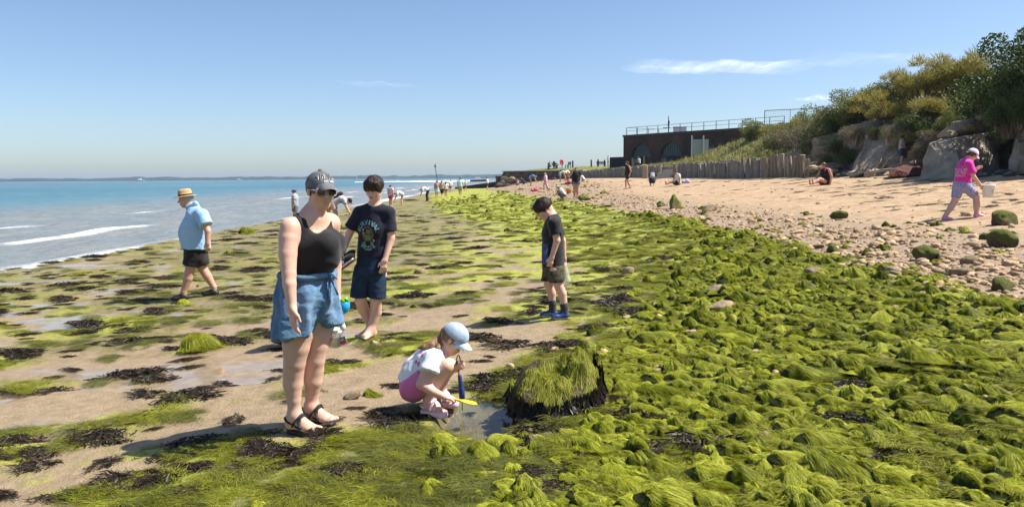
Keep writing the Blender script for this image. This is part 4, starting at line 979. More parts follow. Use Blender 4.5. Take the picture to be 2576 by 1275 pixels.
    HT = SDF(.006); HT.limb([L(-.30, -.25, -.12), L(-.36, -.32, -.40), L(-.40, -.34, -.66)], [.030, .026, .006], .02); HT.limb([L(.22, .0, -.40), L(.25, .02, -.72), L(.24, .06, -1.10)], [.012, .013, .004], .02)
    skin_mesh(HT, 'hair_tail', M_HAIR_LB, th, .003, 40, (1, 1, .2))
    # sunglasses
    t = NT('sunglass_lens'); M_LENS = t.set(color=(.012, .010, .010), rough=.08, spec=.6); M_FRM = simple('frame_clear_pink', (.42, .30, .27), .25, .1)
    gl = empty('sunglasses', (0, 0, 0)); gl.parent = th
    for s in (-1, 1):
        pr = []; n = 18
        for i in range(n):
            p = 2 * math.pi * i / n; r = 1.0; cx, cz = math.cos(p), math.sin(p); sq = (abs(cx) ** 3 + abs(cz) ** 3) ** (-1 / 3); pr.append(L(s * .155 + .125 * cx * sq, .405 - .06 * (abs(s * .155 + .125 * cx * sq)) , .0 + .105 * cz * sq))
        obj('lens', mesh_data('lens', pr + [p - R[:, 1] * .006 for p in pr], [tuple(range(n))[::-1], tuple(range(n, 2 * n))] + [(i, (i + 1) % n, n + (i + 1) % n, n + i) for i in range(n)], M_LENS, False), gl)
        mb = MB(); mb.tube(pr + [pr[0]], .0055, 6, False); mb.build('rim', M_FRM, gl, True)
        mb = MB(); mb.tube([L(s * .28, .39, .04), L(s * .34, .2, .045), L(s * .345, -.05, .03)], [.004, .004, .0035], 6); mb.build('temple', M_FRM, gl, True)
    mb = MB(); mb.tube([L(-.04, .41, .045), L(0, .425, .05), L(.04, .41, .045)], .005, 6); mb.build('bridge', M_FRM, gl, True)
    # sandals
    M_SAN = simple('sandal_black', (.012, .011, .012), .6, .2, 40, .3)
    for (g, f, s), zz in ((gR, zR), (gL, zL)):
        sd = empty('sandal', (0, 0, 0)); sd.parent = th; Lf = .235
        SO = SDF(.007); SO.ecap(g - f * .14 * Lf + V3(0, 0, -.012), g + f * .45 * Lf + V3(0, 0, -.012), (.17 * Lf, .02), (.235 * Lf, .018), s, .02); SO.ecap(g + f * .45 * Lf + V3(0, 0, -.012), g + f * .66 * Lf + V3(0, 0, -.010), (.235 * Lf, .018), (.16 * Lf, .016), s, .02)
        SO.plane(V3(0, 0, zz - .03), (0, 0, -1)); SO.plane(V3(0, 0, zz + .004), (0, 0, 1)); skin_mesh(SO, 'sole', M_SAN, sd)
        def strap(pts, w=.013): snap_tube(pts, bvB, .002, w).build('strap', M_SAN, sd, True)
        ps = np.linspace(-.15, math.pi + .15, 11)
        strap([g + f * .33 * Lf + s * .20 * Lf * math.cos(p) + V3(0, 0, .02 + .062 * max(0, math.sin(p)) ** .8) - f * .03 * math.sin(p) for p in ps])
        strap([g + f * (.06 + .02 * math.sin(p)) * Lf + s * .165 * Lf * math.cos(p) + V3(0, 0, .03 + .082 * max(0, math.sin(p)) ** .7) + f * .05 * max(0, math.sin(p)) for p in ps], .014)
        ps2 = np.linspace(0, math.pi, 9)
        strap([g - f * (.02 + .165 * math.sin(p)) * Lf + s * .15 * Lf * math.cos(p) + V3(0, 0, .055 + .02 * math.sin(p)) for p in ps2], .013)
        for sg_ in (-1, 1): strap([g + f * .32 * Lf + s * sg_ * .19 * Lf + V3(0, 0, .02), g + f * .10 * Lf + s * sg_ * .17 * Lf + V3(0, 0, .04), g - f * .02 * Lf + s * sg_ * .155 * Lf + V3(0, 0, .055)], .012)
    return h
W_ = woman()
# ---------------------------------------------------------------- things she holds: clear bucket with a red crab, toys
def bucket_mesh(parent, c, rt_, rb, hh, mat, tilt=None, name='bucket_body'):
    mb = MB(); mb.lathe([(rb * .98, 0), (rb, .0), (rt_, hh), (rt_ * 1.06, hh), (rt_ * 1.06, hh - .02), (rt_ * 1.0, hh - .022), (rt_ * .97, hh - .004), (rb * .96, .006), (0.001, .006)], 28, c, tilt); return mb.build(name, mat, parent, True)
t = NT('bucket_plastic'); M_CLEAR = t.set(color=(.80, .82, .80), rough=.25, alpha=.62, spec=.5)
t = NT('bucket_white'); M_MILKY = t.set(color=(.80, .80, .86), rough=.35, alpha=.86, spec=.4)
t = NT('bucket_water'); M_BWATER = t.set(color=(.50, .50, .36), rough=.1, alpha=.75)
M_CRAB = simple('print_red', (.62, .05, .05), .6); M_CYAN = simple('ball_blue', (.02, .34, .62), .35, .25, 30); M_LIME = simple('toy_green', (.22, .62, .03), .4); M_WHITE = simple('white_plastic', (.78, .78, .78), .4, .04)
hb = W_; cB = P(838, 872, W_.y0 + .17); rB = 25 * W_.k
bk = empty('toy_bucket', cB); tag(bk, 'clear plastic bucket with red crab print held beside denim shorts', 'bucket')
bk.rotation_euler = (0, .12, 0)
bucket_mesh(bk, (0, 0, 0), rB * .92, rB * .72, .122, M_CLEAR)
mb = MB(); mb.lathe([(.001, .055), (rB * .76, .055), (rB * .69, .01), (.001, .01)], 24); mb.build('water', M_BWATER, bk, True)
mb = MB(); an = np.linspace(0, math.pi, 15); mb.tube([(rB * .95 * math.cos(p), 0, .115 + .10 * math.sin(p)) for p in an], .004, 6); mb.build('handle', M_WHITE, bk, True)
def crab():
    pc = [disc(0, 0, .021, .015)]
    for s in (-1, 1):
        for i in range(3): a_ = -.5 + i * .45; pc.append(xf((np.array([(0, -.002), (.026, -.003), (.026, .003), (0, .002)]), [(0, 1, 2, 3)]), s, 1, s * (a_), s * .015, -.006 + i * .006))
        pc.append(disc(s * .02, .028, .010, .013, 12)); pc.append((np.array([(s * .012, .01), (s * .018, .01), (s * .022, .02), (s * .016, .022)]), [(0, 1, 2, 3) if s > 0 else (3, 2, 1, 0)]))
    return pc
def wrap_print(name, pieces, r, zc, ang0, mat, parent, taper=0.0):
    V = []; F = []
    for v, f in pieces:
        n = len(V)
        for x, y in v: rr = r + taper * y + .0025; a_ = ang0 + x / rr; V.append((rr * math.cos(a_), rr * math.sin(a_), zc + y))
        F += [tuple(i + n for i in q) for q in f]
    return obj(name, mesh_data(name, V, F, mat, False), parent)
wrap_print('crab_print', crab(), rB * .84, .068, -math.pi / 2 - .55, M_CRAB, bk, .10)
tg = empty('tag_toy', P(862, 858, W_.y0 + .16)); tag(tg, 'small white tag with red crab picture hanging from the bucket', 'tag'); tg.rotation_euler = (0, -.35, 0)
mb = MB(); mb.box((0, 0, 0), (.055, .004, .060)).tube([(0, 0, .03), (-.005, 0, .08)], .0025, 5); mb.build('card', M_WHITE, tg)
o = obj('print', mesh_data('print', [(x * .9, -.0035, y * .9 - .008) for v, f in crab() for x, y in v], [tuple(i + n for i in q) for n, (v, f) in zip(np.cumsum([0] + [len(v) for v, f in crab()]), crab()) for q in f], M_CRAB, False), tg)
mb = MB(); mb.box((0, -.004, .02), (.034, .002, .012)); mb.build('print', M_CYAN, tg)
wl_ = MB(); wl_.lathe([(.001, -.02), (.016, -.015), (.02, .01), (.012, .035), (.001, .04)], 10); o = wl_.build('white_scoop', M_WHITE, None, True, P(862, 824, W_.y0 + .16)); tag(o, 'small white plastic scoop hanging at the rim of the bucket', 'scoop')
bl = empty('toy_ball', P(866, 772, W_.y0 + .20)); tag(bl, 'bright blue toy with lime green top beside the denim shorts', 'toy'); bl.rotation_euler = (0, .4, 0)
mb = MB(); an = np.linspace(0, math.pi, 13); mb.lathe([(max(.001, math.sin(p) * .036), -math.cos(p) * .05) for p in an], 18, (.0, 0, 0)); mb.build('shell', M_CYAN, bl, True)
mb = MB(); mb.tube([(-.028, -.01, .02), (-.02, -.01, .05), (-.005, -.01, .065), (.012, -.012, .045)], [.016, .018, .014, .006], 8); mb.build('top', M_LIME, bl, True)

# ---------------------------------------------------------------- boy in navy T-shirt
def boy_navy():
    h = Hero(930, 848, 'barefoot boy in navy printed T-shirt and dark denim shorts')
    J, k, th = h.J, h.k, h.th; fw = unit(V3(-.18, -1, 0)); rt = V3(fw[1], -fw[0], 0)   # his right is screen left
    H = .235; hc = J(941, 475, -.02); hf = unit(V3(-.30, -1, -.28)); S = SDF(.0075)
    L, R = add_head(S, hc, H, hf, (0, 0, 1), True, smile=.012)
    nb = J(942, 520, .03); S.cap(L(0, -.15, -.20), nb, .052, .06, .03)
    shR, shL = J(905, 533, .03), J(977, 533, .0); chest, pel = J(941, 575, .02), J(934, 660, .03)
    S.ecap(J(942, 535, .02), chest, (.125, .07), (.135, .09), rt, .04); S.ecap(chest, pel, (.13, .09), (.13, .09), rt, .05)
    S.cap(nb, shR, .045, .05, .04); S.cap(nb, shL, .045, .05, .04)
    elR, wrR = J(878, 590, .05), J(862, 634, -.02); elL, wrL = J(984, 600, -.02), J(968, 655, -.09)
    S.limb([shR, elR, wrR], [.050, .037, .026], .03); S.limb([shL, elL, wrL], [.05, .038, .026], .03)
    add_hand(S, wrR, unit(V3(-.05, -.2, -1)), V3(1, 0, 0), V3(0, -1, 0), .15, 1.0)
    add_hand(S, wrL, unit(J(962, 690, -.1) - wrL), V3(-.4, .6, 0), V3(-.8, -.5, 0), .155, .35)
    knA, anA = J(907, 755, -.02), J(933, 818, .10)      # his right leg, stepping behind
    knB, anB = J(946, 758, -.03), J(932, 832, -.02)
    S.limb([J(912, 690, .02), knA, J(914, 778, .05), anA], [.085, .058, .055, .036], .03); S.limb([J(952, 690, .02), knB, J(946, 785, .0), anB], [.085, .058, .056, .036], .03)
    zA = h.gl(anA) + .004; zB = h.gl(anB) + .004
    add_foot(S, V3(anA[0], anA[1], zA + .075), V3(-.85, -.62, 0), .215, zA, True, -1); S.clip = []; add_foot(S, V3(anB[0], anB[1], zB + .075), V3(-.42, -1, 0), .215, zB, True, 1); S.clip = []
    S.cap(anA, V3(anA[0], anA[1], zA + .075), .036, .036, .02); S.cap(anB, V3(anB[0], anB[1], zB + .075), .036, .036, .02)
    skin_mesh(S, 'body', M_SKIN2, th); eyes(L, R, H, th); brows(L, H, th, M_HAIR_DB)
    mb = MB(); mb.tube([L(-.07, .372, -.262), L(0, .392, -.268), L(.07, .372, -.262)], .007, 5, True, 0, .8); mb.build('mouth', simple('lip_dark', (.22, .07, .06), .5), th, True)
    T = SDF(.0085); T.ecap(J(942, 533, .02), chest, (.135, .085), (.152, .115), rt, .03); T.ecap(chest, J(936, 650, .02), (.152, .115), (.150, .112), rt, .04)
    T.cap(J(941, 523, .03), J(905, 536, .03), .05, .063, .04); T.cap(J(941, 523, .03), J(977, 536, .0), .05, .063, .04)
    T.fcap(J(905, 536, .03), J(884, 574, .045), .060, .072, .03); T.fcap(J(977, 536, .0), J(982, 583, -.01), .060, .070, .03)
    T.plane(J(876, 563, .04), unit(J(884, 570, .045) - J(912, 533, .03))) if False else None
    T.plane(J(936, 645, 0), (0, 0, -1)); T.cut(J(941, 509, -.02), (.062, .07, .045), .01)
    n1 = unit(J(884, 570, .045) - J(908, 530, .03)); 
    def trim(V, N): return V
    _, VF = skin_mesh(T, 'shirt', M_NAVY, th, .005, 8, (1, 1, 1.2), None, 6)
    # print: arched lettering over a plain block picture
    M_PT = simple('print_teal', (.03, .26, .27), .6, .25, 60); M_PB = simple('print_brown', (.16, .075, .045), .7, .2, 40); M_PG = simple('print_green', (.10, .17, .045), .7, .2, 40); M_PW = simple('print_pale', (.48, .36, .30), .7, .2, 60)
    bv = bvh_of(VF); o3 = J(929, 584, 0) ; o3 = o3 * np.array([1, 0, 1]) + V3(0, -.1, 0); nr = unit(V3(-.12, -1, 0)); ey = V3(0, 0, 1.0); ex = unit(V3(1, -.12, 0))
    decal('print', [disc(0, -.01, .062, .075, 24)], o3, ex, ey, nr, bv, M_PB, th, .004)
    sq = lambda x, y, w, hh, r=0: xf((np.array([(-.5, -.5), (.5, -.5), (.5, .5), (-.5, .5)]), [(0, 1, 2, 3)]), w, hh, r, x, y)
    decal('print', [sq(.01, .012, .05, .045, -.15), sq(.002, -.045, .055, .055, -.1), sq(-.035, -.10, .03, .03, .3), sq(.04, -.10, .03, .03, -.3)], o3, ex, ey, nr, bv, M_PG, th, .006)
    decal('print', [sq(-.048, .03, .012, .016, .2), sq(-.038, -.005, .010, .014, -.2), sq(.06, -.075, .016, .02, .5)], o3, ex, ey, nr, bv, M_PW, th, .007)
    pc = []; word = 'SURVIVAL'
    for i, ch in enumerate(word):
        a_ = math.radians(158 - i * 136 / 7); pc.append(xf(text_poly(ch), .060, .062, a_ - math.pi / 2, .083 * math.cos(a_), -.012 + .098 * math.sin(a_)))
    for i, ch in enumerate('MODE'):
        a_ = math.radians(235 + i * 23.5); pc.append(xf(text_poly(ch), .056, .058, a_ + math.pi / 2, .125 * math.cos(a_) * .85, -.012 + .155 * math.sin(a_)))
    decal('lettering', [(v + np.array([.002, -.006]), f) for v, f in pc], o3, ex, ey, nr, bv, M_PW, th, .0055); decal('lettering', pc, o3, ex, ey, nr, bv, M_PT, th, .008)
    t = NT('denim_dark'); co = t.coord('Object'); M_DD = t.set(color=t.ramp(t.noise(10, 5, .65, co), [(.3, (.008, .016, .034)), (.7, (.024, .045, .082))]), rough=.85, spec=.2, normal=t.bump(t.noise(26, 4, .6, co), .4, .01))
    B = SDF(.0085); B.ecap(J(935, 642, .02), J(932, 680, .02), (.138, .105), (.148, .118), rt, .03); B.ecap(J(912, 680, .02), J(903, 752, -.01), (.086, .095), (.088, .090), rt, .02); B.ecap(J(950, 680, .02), J(949, 756, -.02), (.084, .095), (.086, .090), rt, .02)
    B.plane(J(925, 747, 0), unit(V3(-.04, 0, -1))); skin_mesh(B, 'shorts', M_DD, th, .005, 9, (1, 1, 1.8), None, 8)
    HS = SDF(.007); HS.ell(L(0, -.06, .15), np.array([.365, .44, .40]) * H, R, .02); HS.ell(L(0, .27, .31), np.array([.30, .14, .16]) * H, R, .02); HS.ell(L(-.26, .10, .12), np.array([.09, .2, .2]) * H, R, .02); HS.ell(L(.26, .10, .12), np.array([.09, .2, .2]) * H, R, .02)
    HS.plane(L(0, .0, -.12), -unit(R @ V3(0, .45, 1))); _, VH = skin_mesh(HS, 'hair', M_HAIR_DB, th, .006, 26, (1, 1, .35)); hair_strands(VH, L, R, H, th, M_HAIR_DB, 1300, .17)
    return h
BN = boy_navy()
# the trainers in his hand
def trainers(h):
    c = h.base + h.J(866, 664, -.10); th = empty('trainers', c); tag(th, 'pair of black trainers with white and red soles carried by the barefoot boy', 'shoes'); th.rotation_euler = (.15, -.62, .05)
    M_K = fabric('trainer_black', (.014, .013, .014)); M_S = simple('sole_white', (.66, .62, .58), .5); M_R = simple('sole_red', (.30, .03, .03), .5)
    for i, (oy, sc) in enumerate(((0, 1), (.075, .96))):
        sh = empty('shoe', (0.0 + .01 * i, oy, .012 * i)); sh.parent = th
        S = SDF(.008); S.ecap((-.09, 0, .03), (.06, 0, .025), (.036, .03), (.042, .03), (0, 1, 0), .02); S.ell((.10, 0, .022), (.045, .042, .03), None, .03); S.cap((-.085, 0, .05), (-.03, 0, .06), .034, .03, .02); S.cut((-.06, 0, .10), (.05, .026, .045), .01); skin_mesh(S, 'upper', M_K, sh)
        S = SDF(.008); S.ecap((-.10, 0, -.004), (.10, 0, -.004), (.038, .016), (.045, .016), (0, 1, 0), .02); skin_mesh(S, 'sole', M_S, sh)
        mb = MB(); mb.box((0.0, 0, -.026), (.20, .07, .014)); mb.build('tread', M_R, sh)
        for s in (-1, 1): mb = MB(); mb.box((.0, s * .037, .03), (.035, .006, .03), rot('Y', .5)); mb.build('side_stripe', M_S, sh)
trainers(BN)

# ---------------------------------------------------------------- boy in black T-shirt looking down
def shoe(th, an, f, z0, L, mu, ms, name='shoe', accent=None):
    f = unit(V3(f[0], f[1], 0)); s = V3(-f[1], f[0], 0); g = V3(an[0], an[1], z0)
    sh = empty(name, (0, 0, 0)); sh.parent = th
    S = SDF(.008); S.cap(g - f * .10 * L + V3(0, 0, .18 * L), g + f * .05 * L + V3(0, 0, .26 * L), .15 * L, .15 * L, .03); S.ecap(g - f * .12 * L + V3(0, 0, .13 * L), g + f * .42 * L + V3(0, 0, .11 * L), (.16 * L, .13 * L), (.19 * L, .11 * L), s, .03); S.ell(g + f * .55 * L + V3(0, 0, .095 * L), (.17 * L, .17 * L, .10 * L), None, .03); S.cap(g + f * .05 * L + V3(0, 0, .24 * L), g + f * .40 * L + V3(0, 0, .14 * L), .13 * L, .11 * L, .04)
    S.plane(V3(0, 0, z0 + .05 * L), (0, 0, -1)); skin_mesh(S, 'upper', mu, sh)
    S = SDF(.008); S.ecap(g - f * .14 * L + V3(0, 0, .04 * L), g + f * .56 * L + V3(0, 0, .04 * L), (.175 * L, .08 * L), (.19 * L, .08 * L), s, .02); S.plane(V3(0, 0, z0), (0, 0, -1)); S.plane(V3(0, 0, z0 + .075 * L), (0, 0, 1)); skin_mesh(S, 'sole', ms, sh)
    if accent:
        mb = MB()
        for q in (.16, .26, .36): mb.tube([g + f * q * L + s * .15 * L + V3(0, 0, .15 * L), g + f * (q - .02) * L + V3(0, 0, (.36 - q * .35) * L), g + f * q * L - s * .15 * L + V3(0, 0, .15 * L)], .012 * L * 2, 6)
        mb.build('strap', accent, sh, True)
    return sh
def boy_black():
    h = Hero(1400, 797, 'boy in black T-shirt, camouflage shorts and blue trainers looking down')
    J, k, th = h.J, h.k, h.th; fw = unit(V3(-1, -.12, 0)); rt = V3(fw[1], -fw[0], 0)    # his left faces us
    H = .222; hc = J(1368, 526, .02); hf = unit(V3(-.86, -.12, -.52)); S = SDF(.0075)
    L, R = add_head(S, hc, H, hf, (-.3, 0, 1), True)
    nb = J(1389, 545, .03); S.cap(L(0, -.18, -.18), nb, .05, .055, .03)
    chest, pel = J(1391, 588, .03), J(1390, 672, .03); shL, shR = J(1394, 560, -.11), J(1392, 560, .16)
    S.ecap(J(1391, 560, .03), chest, (.115, .07), (.12, .085), rt, .04); S.ecap(chest, pel, (.115, .085), (.115, .085), rt, .04); S.cap(nb, shL, .045, .047, .04); S.cap(nb, shR, .045, .047, .04)
    elL, wrL = J(1401, 605, -.13), J(1388, 648, -.13); elR, wrR = J(1416, 606, .17), J(1419, 650, .17)
    S.limb([shL, elL, wrL], [.046, .036, .024], .03); S.limb([shR, elR, wrR], [.046, .034, .024], .03)
    add_hand(S, wrL, unit(V3(-.25, -.1, -1)), V3(-.2, 1, 0), V3(-1, 0, .1), .135, .7); add_hand(S, wrR, V3(0, 0, -1), V3(0, -1, 0), V3(-1, 0, 0), .13, 1.0)
    knN, anN = J(1404, 716, -.08), J(1420, 772, -.08); knF, anF = J(1380, 714, .12), J(1390, 764, .12)
    S.limb([J(1396, 680, -.05), knN, J(1414, 738, -.075), anN], [.075, .050, .048, .034], .03); S.limb([J(1388, 680, .10), knF, J(1388, 738, .125), anF], [.075, .050, .047, .034], .03)
    zN, zF = h.gl(anN), h.gl(anF); fN = V3(-1, -.25, 0); fF = V3(-1, -.10, 0)
    S.cap(anN, V3(anN[0], anN[1], zN + .07), .034, .036, .02); S.cap(anF, V3(anF[0], anF[1], zF + .07), .034, .036, .02); skin_mesh(S, 'body', M_SKIN2, th); eyes(L, R, H, th); brows(L, H, th, M_HAIR_DB)
    t = NT('tee_black_print'); co = t.coord('Object'); fx = t.new('ShaderNodeSeparateXYZ'); t.link(co, fx.inputs[0])
    M_TB = M_BLACK
    T = SDF(.008); T.ecap(J(1391, 558, .03), chest, (.125, .085), (.135, .108), rt, .03); T.ecap(chest, J(1391, 678, .03), (.135, .11), (.138, .115), rt, .04)
    T.cap(J(1390, 548, .03), J(1394, 563, -.11), .05, .058, .04); T.cap(J(1390, 548, .03), J(1392, 563, .16), .05, .058, .04); T.fcap(J(1394, 563, -.11), J(1400, 590, -.13), .060, .066, .03); T.fcap(J(1392, 563, .16), J(1408, 592, .17), .058, .064, .03)
    T.plane(J(1391, 672, 0), (0, 0, -1)); T.plane(J(1399, 587, -.13), (0, 0, -1)) if False else None; T.cut(J(1384, 532, .03), (.06, .062, .038), .01)
    _, VF = skin_mesh(T, 'shirt', M_TB, th, .0045, 8, (1, 1, 1.2), None, 9)
    # blue faded print on the front
    t = NT('print_blue'); co = t.coord('Object'); M_BLUE = t.set(color=t.ramp(t.noise(45, 4, .7, t.coord('Object', (1, 1, .4))), [(.35, (.02, .03, .10)), (.6, (.06, .09, .24)), (.75, (.32, .36, .5))]), rough=.8)
    bv = bvh_of(VF); g = []
    for i in range(6):
        for j in range(10): x = -.09 + i * .03; y = -.14 + j * .022; g.append((np.array([(x, y), (x + .03, y), (x + .03, y + .022), (x, y + .022)]), [(0, 1, 2, 3)]))
    decal('print', g, J(1372, 630, .0), unit(V3(.5, -1, 0)), V3(0, 0, 1), unit(V3(-1, -.5, 0)), bv, M_BLUE, th, .004)
    t = NT('camouflage'); co = t.coord('Object'); n = t.noise(13, 2, .5, co, dist=1.2); M_CAMO = t.set(color=t.ramp(n, [(.40, (.022, .022, .014)), (.41, (.065, .06, .035)), (.52, (.065, .06, .035)), (.53, (.12, .105, .07)), (.62, (.035, .032, .022))], 'CONSTANT'), rough=.9, spec=.2)
    B = SDF(.008); B.ecap(J(1391, 665, .03), J(1391, 682, .03), (.132, .11), (.135, .112), rt, .03); B.ecap(J(1398, 682, -.045), J(1402, 712, -.075), (.080, .088), (.078, .083), rt, .02); B.ecap(J(1386, 682, .105), J(1380, 708, .12), (.078, .085), (.075, .082), rt, .02); B.plane(J(1390, 707, 0), unit(V3(.08, 0, -1))); skin_mesh(B, 'shorts', M_CAMO, th, .005, 11, (1, 1, 1.6), None, 10)
    M_SOCK = fabric('sock_grey', (.045, .048, .055)); K = SDF(.007); 
    for an, z in ((anN, zN), (anF, zF)):
        K = SDF(.007); d = V3(0, 0, 1); K.cap(V3(an[0], an[1], z + .06), an, .042, .041, .01); K.cap(an, an + (knN - anN) * .16, .041, .043, .01); K.plane(an + (knN - anN) * .17, unit(knN - anN)); skin_mesh(K, 'sock', M_SOCK, th, .002, 30, (1, 1, 3))
    M_BS = simple('shoe_blue', (.02, .06, .22), .6, .3, 30, .3); M_BSS = simple('shoe_sole', (.55, .53, .48), .6)
    shoe(th, anN, fN, zN, .21, M_BS, M_BSS, 'shoe', M_BS); shoe(th, anF, fF, zF, .20, M_BS, M_BSS, 'shoe', M_BS)
    HS = SDF(.007); HS.ell(L(0, -.06, .15), np.array([.365, .435, .40]) * H, R, .02); HS.ell(L(0, .28, .23), np.array([.29, .15, .19]) * H, R, .02); HS.ell(L(.24, .12, .14), np.array([.10, .2, .18]) * H, R, .02); HS.ell(L(-.24, .12, .14), np.array([.10, .2, .18]) * H, R, .02); HS.ell(L(0, -.30, -.06), np.array([.25, .16, .2]) * H, R, .02)
    HS.plane(L(0, .0, -.09), -unit(R @ V3(0, .32, 1))); _, VH = skin_mesh(HS, 'hair', M_HAIR_DB, th, .006, 26, (1, 1, .35)); hair_strands(VH, L, R, H, th, M_HAIR_DB, 1300, .17)
    # clear bag behind him
    c = h.base + J(1420, 668, .16); bg_ = empty('plastic_bag', c); tag(bg_, 'clear limp plastic bag hanging behind the boy in camouflage shorts', 'bag'); t = NT('clear_film'); M_FILM = t.set(color=(.75, .78, .68), rough=.2, alpha=.35)
    S = SDF(.012); S.ecap((0, 0, -.01), (.012, 0, -.17), (.022, .03), (.055, .045), (1, 0, 0), .02); skin_mesh(S, 'bag_body', M_FILM, bg_, .008, 14); mb = MB(); mb.tube([(0, 0, .03), (0.004, 0, -.02)], .012, 6); mb.build('neck', M_FILM, bg_, True)
boy_black()
# ---------------------------------------------------------------- girl crouching at the pool
def girl():
    h = Hero(1083, 1036, 'crouching girl in flowered white top, pink shorts and pale blue cap')
    J, k, th = h.J, h.k, h.th; fw = V3(1, -.05, 0); rt = V3(0, -1, 0)
    H = .205; hc = J(1141, 853, .02); hf = unit(V3(.80, -.18, -.50)); S = SDF(.0065)
    L, R = add_head(S, hc, H, hf, (.5, 0, .9), True)
    nb = J(1112, 883, .02); S.cap(L(0, -.2, -.15), nb, .043, .05, .03)
    chest, mid, pel = J(1078, 908, .02), J(1052, 935, .03), J(1042, 972, .03); shR, shL = J(1088, 903, -.10), J(1100, 900, .13)
    S.ecap(J(1100, 890, .02), chest, (.10, .06), (.105, .075), rt, .03); S.ecap(chest, mid, (.105, .08), (.10, .085), rt, .03); S.ecap(mid, pel, (.105, .085), (.12, .09), rt, .03); S.cap(nb, shR, .04, .042, .03); S.cap(nb, shL, .04, .042, .03)
    elR, wrR = J(1060, 966, -.17), J(1117, 997, -.16); S.limb([shR, elR, J(1085, 982, -.175), wrR], [.042, .034, .031, .021], .025)
    add_hand(S, wrR, unit(V3(1, .05, -.25)), V3(.1, .3, -1), V3(.3, 1, .3), .115, .75)
    elL, wrL = J(1118, 935, .20), J(1146, 928, .02); S.limb([shL, elL, wrL], [.042, .033, .021], .025); add_hand(S, wrL, unit(V3(.7, -.5, .45)), V3(0, 1, .3), V3(-.2, -.2, 1), .115, 1.1)
    knR, anR = J(1122, 921, -.11), J(1078, 1000, -.09); knL, anL = J(1130, 918, .10), J(1105, 990, .12)
    S.limb([J(1048, 972, -.07), J(1085, 945, -.10), knR], [.075, .07, .048], .03); S.limb([knR, J(1097, 960, -.10), anR], [.047, .046, .032], .02); S.limb([J(1050, 970, .10), knL], [.07, .047], .03); S.limb([knL, J(1113, 955, .11), anL], [.046, .044, .03], .02)
    zR, zL = h.gl(anR) + .028, h.gl(anL) + .028
    gR = add_foot(S, V3(anR[0], anR[1], zR + .06), V3(1, -.45, 0), .165, zR, True, 1); S.clip = []; gL = add_foot(S, V3(anL[0], anL[1], zL + .06), V3(1, -.25, 0), .165, zL, True, 1); S.clip = []
    _, VB = skin_mesh(S, 'body', M_SKIN2, th); bvB = bvh_of(VB); eyes(L, R, H, th)
    t = NT('flower_cloth'); co = t.coord('Object'); vo = t.new('ShaderNodeTexVoronoi', feature='F1'); vo.inputs['Scale'].default_value = 15; vo.inputs['Randomness'].default_value = .75; t.link(co, vo.inputs['Vector'])
    v2 = t.new('ShaderNodeTexVoronoi', feature='F1'); v2.inputs['Scale'].default_value = 38; t.link(co, v2.inputs['Vector'])
    ring = t.ramp(vo.outputs['Distance'], [(.0, (.80, .25, .35)), (.10, (.80, .25, .35)), (.12, (.62, .20, .42)), (.27, (.62, .20, .42)), (.29, (.74, .79, .82))], 'CONSTANT')
    pet = t.ramp(t.math('ADD', vo.outputs['Distance'], t.math('MULTIPLY', t.noise(60, 1, .5, co), .22)), [(.0, (.72, .20, .36)), (.19, (.55, .17, .40)), (.36, (.70, .76, .80))], 'CONSTANT')
    M_FL = t.set(color=pet, rough=.85, spec=.2, normal=t.bump(t.noise(30, 3, .6, co), .3, .008))
    T = SDF(.007); T.ecap(J(1098, 893, .02), chest, (.112, .075), (.122, .095), rt, .03); T.ecap(chest, mid, (.122, .098), (.125, .105), rt, .03); T.ecap(mid, J(1038, 962, .03), (.125, .105), (.135, .105), rt, .03)
    T.cap(J(1104, 888, .02), shR, .045, .05, .03); T.cap(J(1104, 888, .02), shL, .045, .05, .03); T.fcap(shR, J(1079, 936, -.145), .058, .072, .03); T.fcap(shL, J(1106, 925, .17), .055, .062, .03)
    T.plane(J(1040, 966, .0), unit(J(1040, 985, 0) - J(1062, 925, 0))); skin_mesh(T, 'top', M_FL, th, .005, 11, (1, 1, 1), None, 12)
    M_PINK = fabric('pink_cotton', (.62, .17, .36), .85); B = SDF(.007); B.ecap(J(1040, 962, .03), J(1040, 975, .03), (.132, .095), (.132, .095), rt, .03); B.ell(J(1038, 977, -.05), (.074, .088, .062), None, .03); B.ell(J(1038, 977, .10), (.074, .088, .062), None, .03)
    B.fcap(J(1040, 975, -.07), J(1074, 953, -.10), .080, .084, .02); B.fcap(J(1042, 972, .10), J(1076, 953, .12), .080, .08, .02); skin_mesh(B, 'shorts', M_PINK, th, .003, 14)
    t = NT('cap_paleblue'); co = t.coord('Object'); vo = t.new('ShaderNodeTexVoronoi', feature='F1'); vo.inputs['Scale'].default_value = 70; t.link(co, vo.inputs['Vector']); bs = t.ramp(t.noise(20, 4, .6, co), [(.3, (.27, .37, .50)), (.7, (.43, .52, .62))])
    M_PC = t.set(color=t.mix(t.ramp(vo.outputs['Distance'], [(.18, .8), (.26, 0)]), bs, (.72, .60, .66)), rough=.85, spec=.2, normal=t.bump(t.noise(200, 2, .5, co), .3, .005)); M_PB2 = fabric('brim_paleblue', (.50, .60, .72), .85, .06)
    cap = empty('cap', (0, 0, 0)); cap.parent = th; cap_dome(L, R, H, cap, M_PC, .006, .09, (.39, .475, .43), (0, -.02, .14), 'crown', .10); cap_brim(L, R, H, cap, M_PB2, .34, .40, .21, .42, .38, 'brim', .45)
    HS = SDF(.0065); HS.ell(L(0, -.07, .08), np.array([.35, .42, .38]) * H, R, .02); HS.plane(L(0, .12, 0), unit(R @ V3(0, 1, -.35))); HS.plane(L(0, 0, -.16), -R[:, 2]); skin_mesh(HS, 'hair', M_HAIR_LB, th, .004, 30, (1, 1, .3))
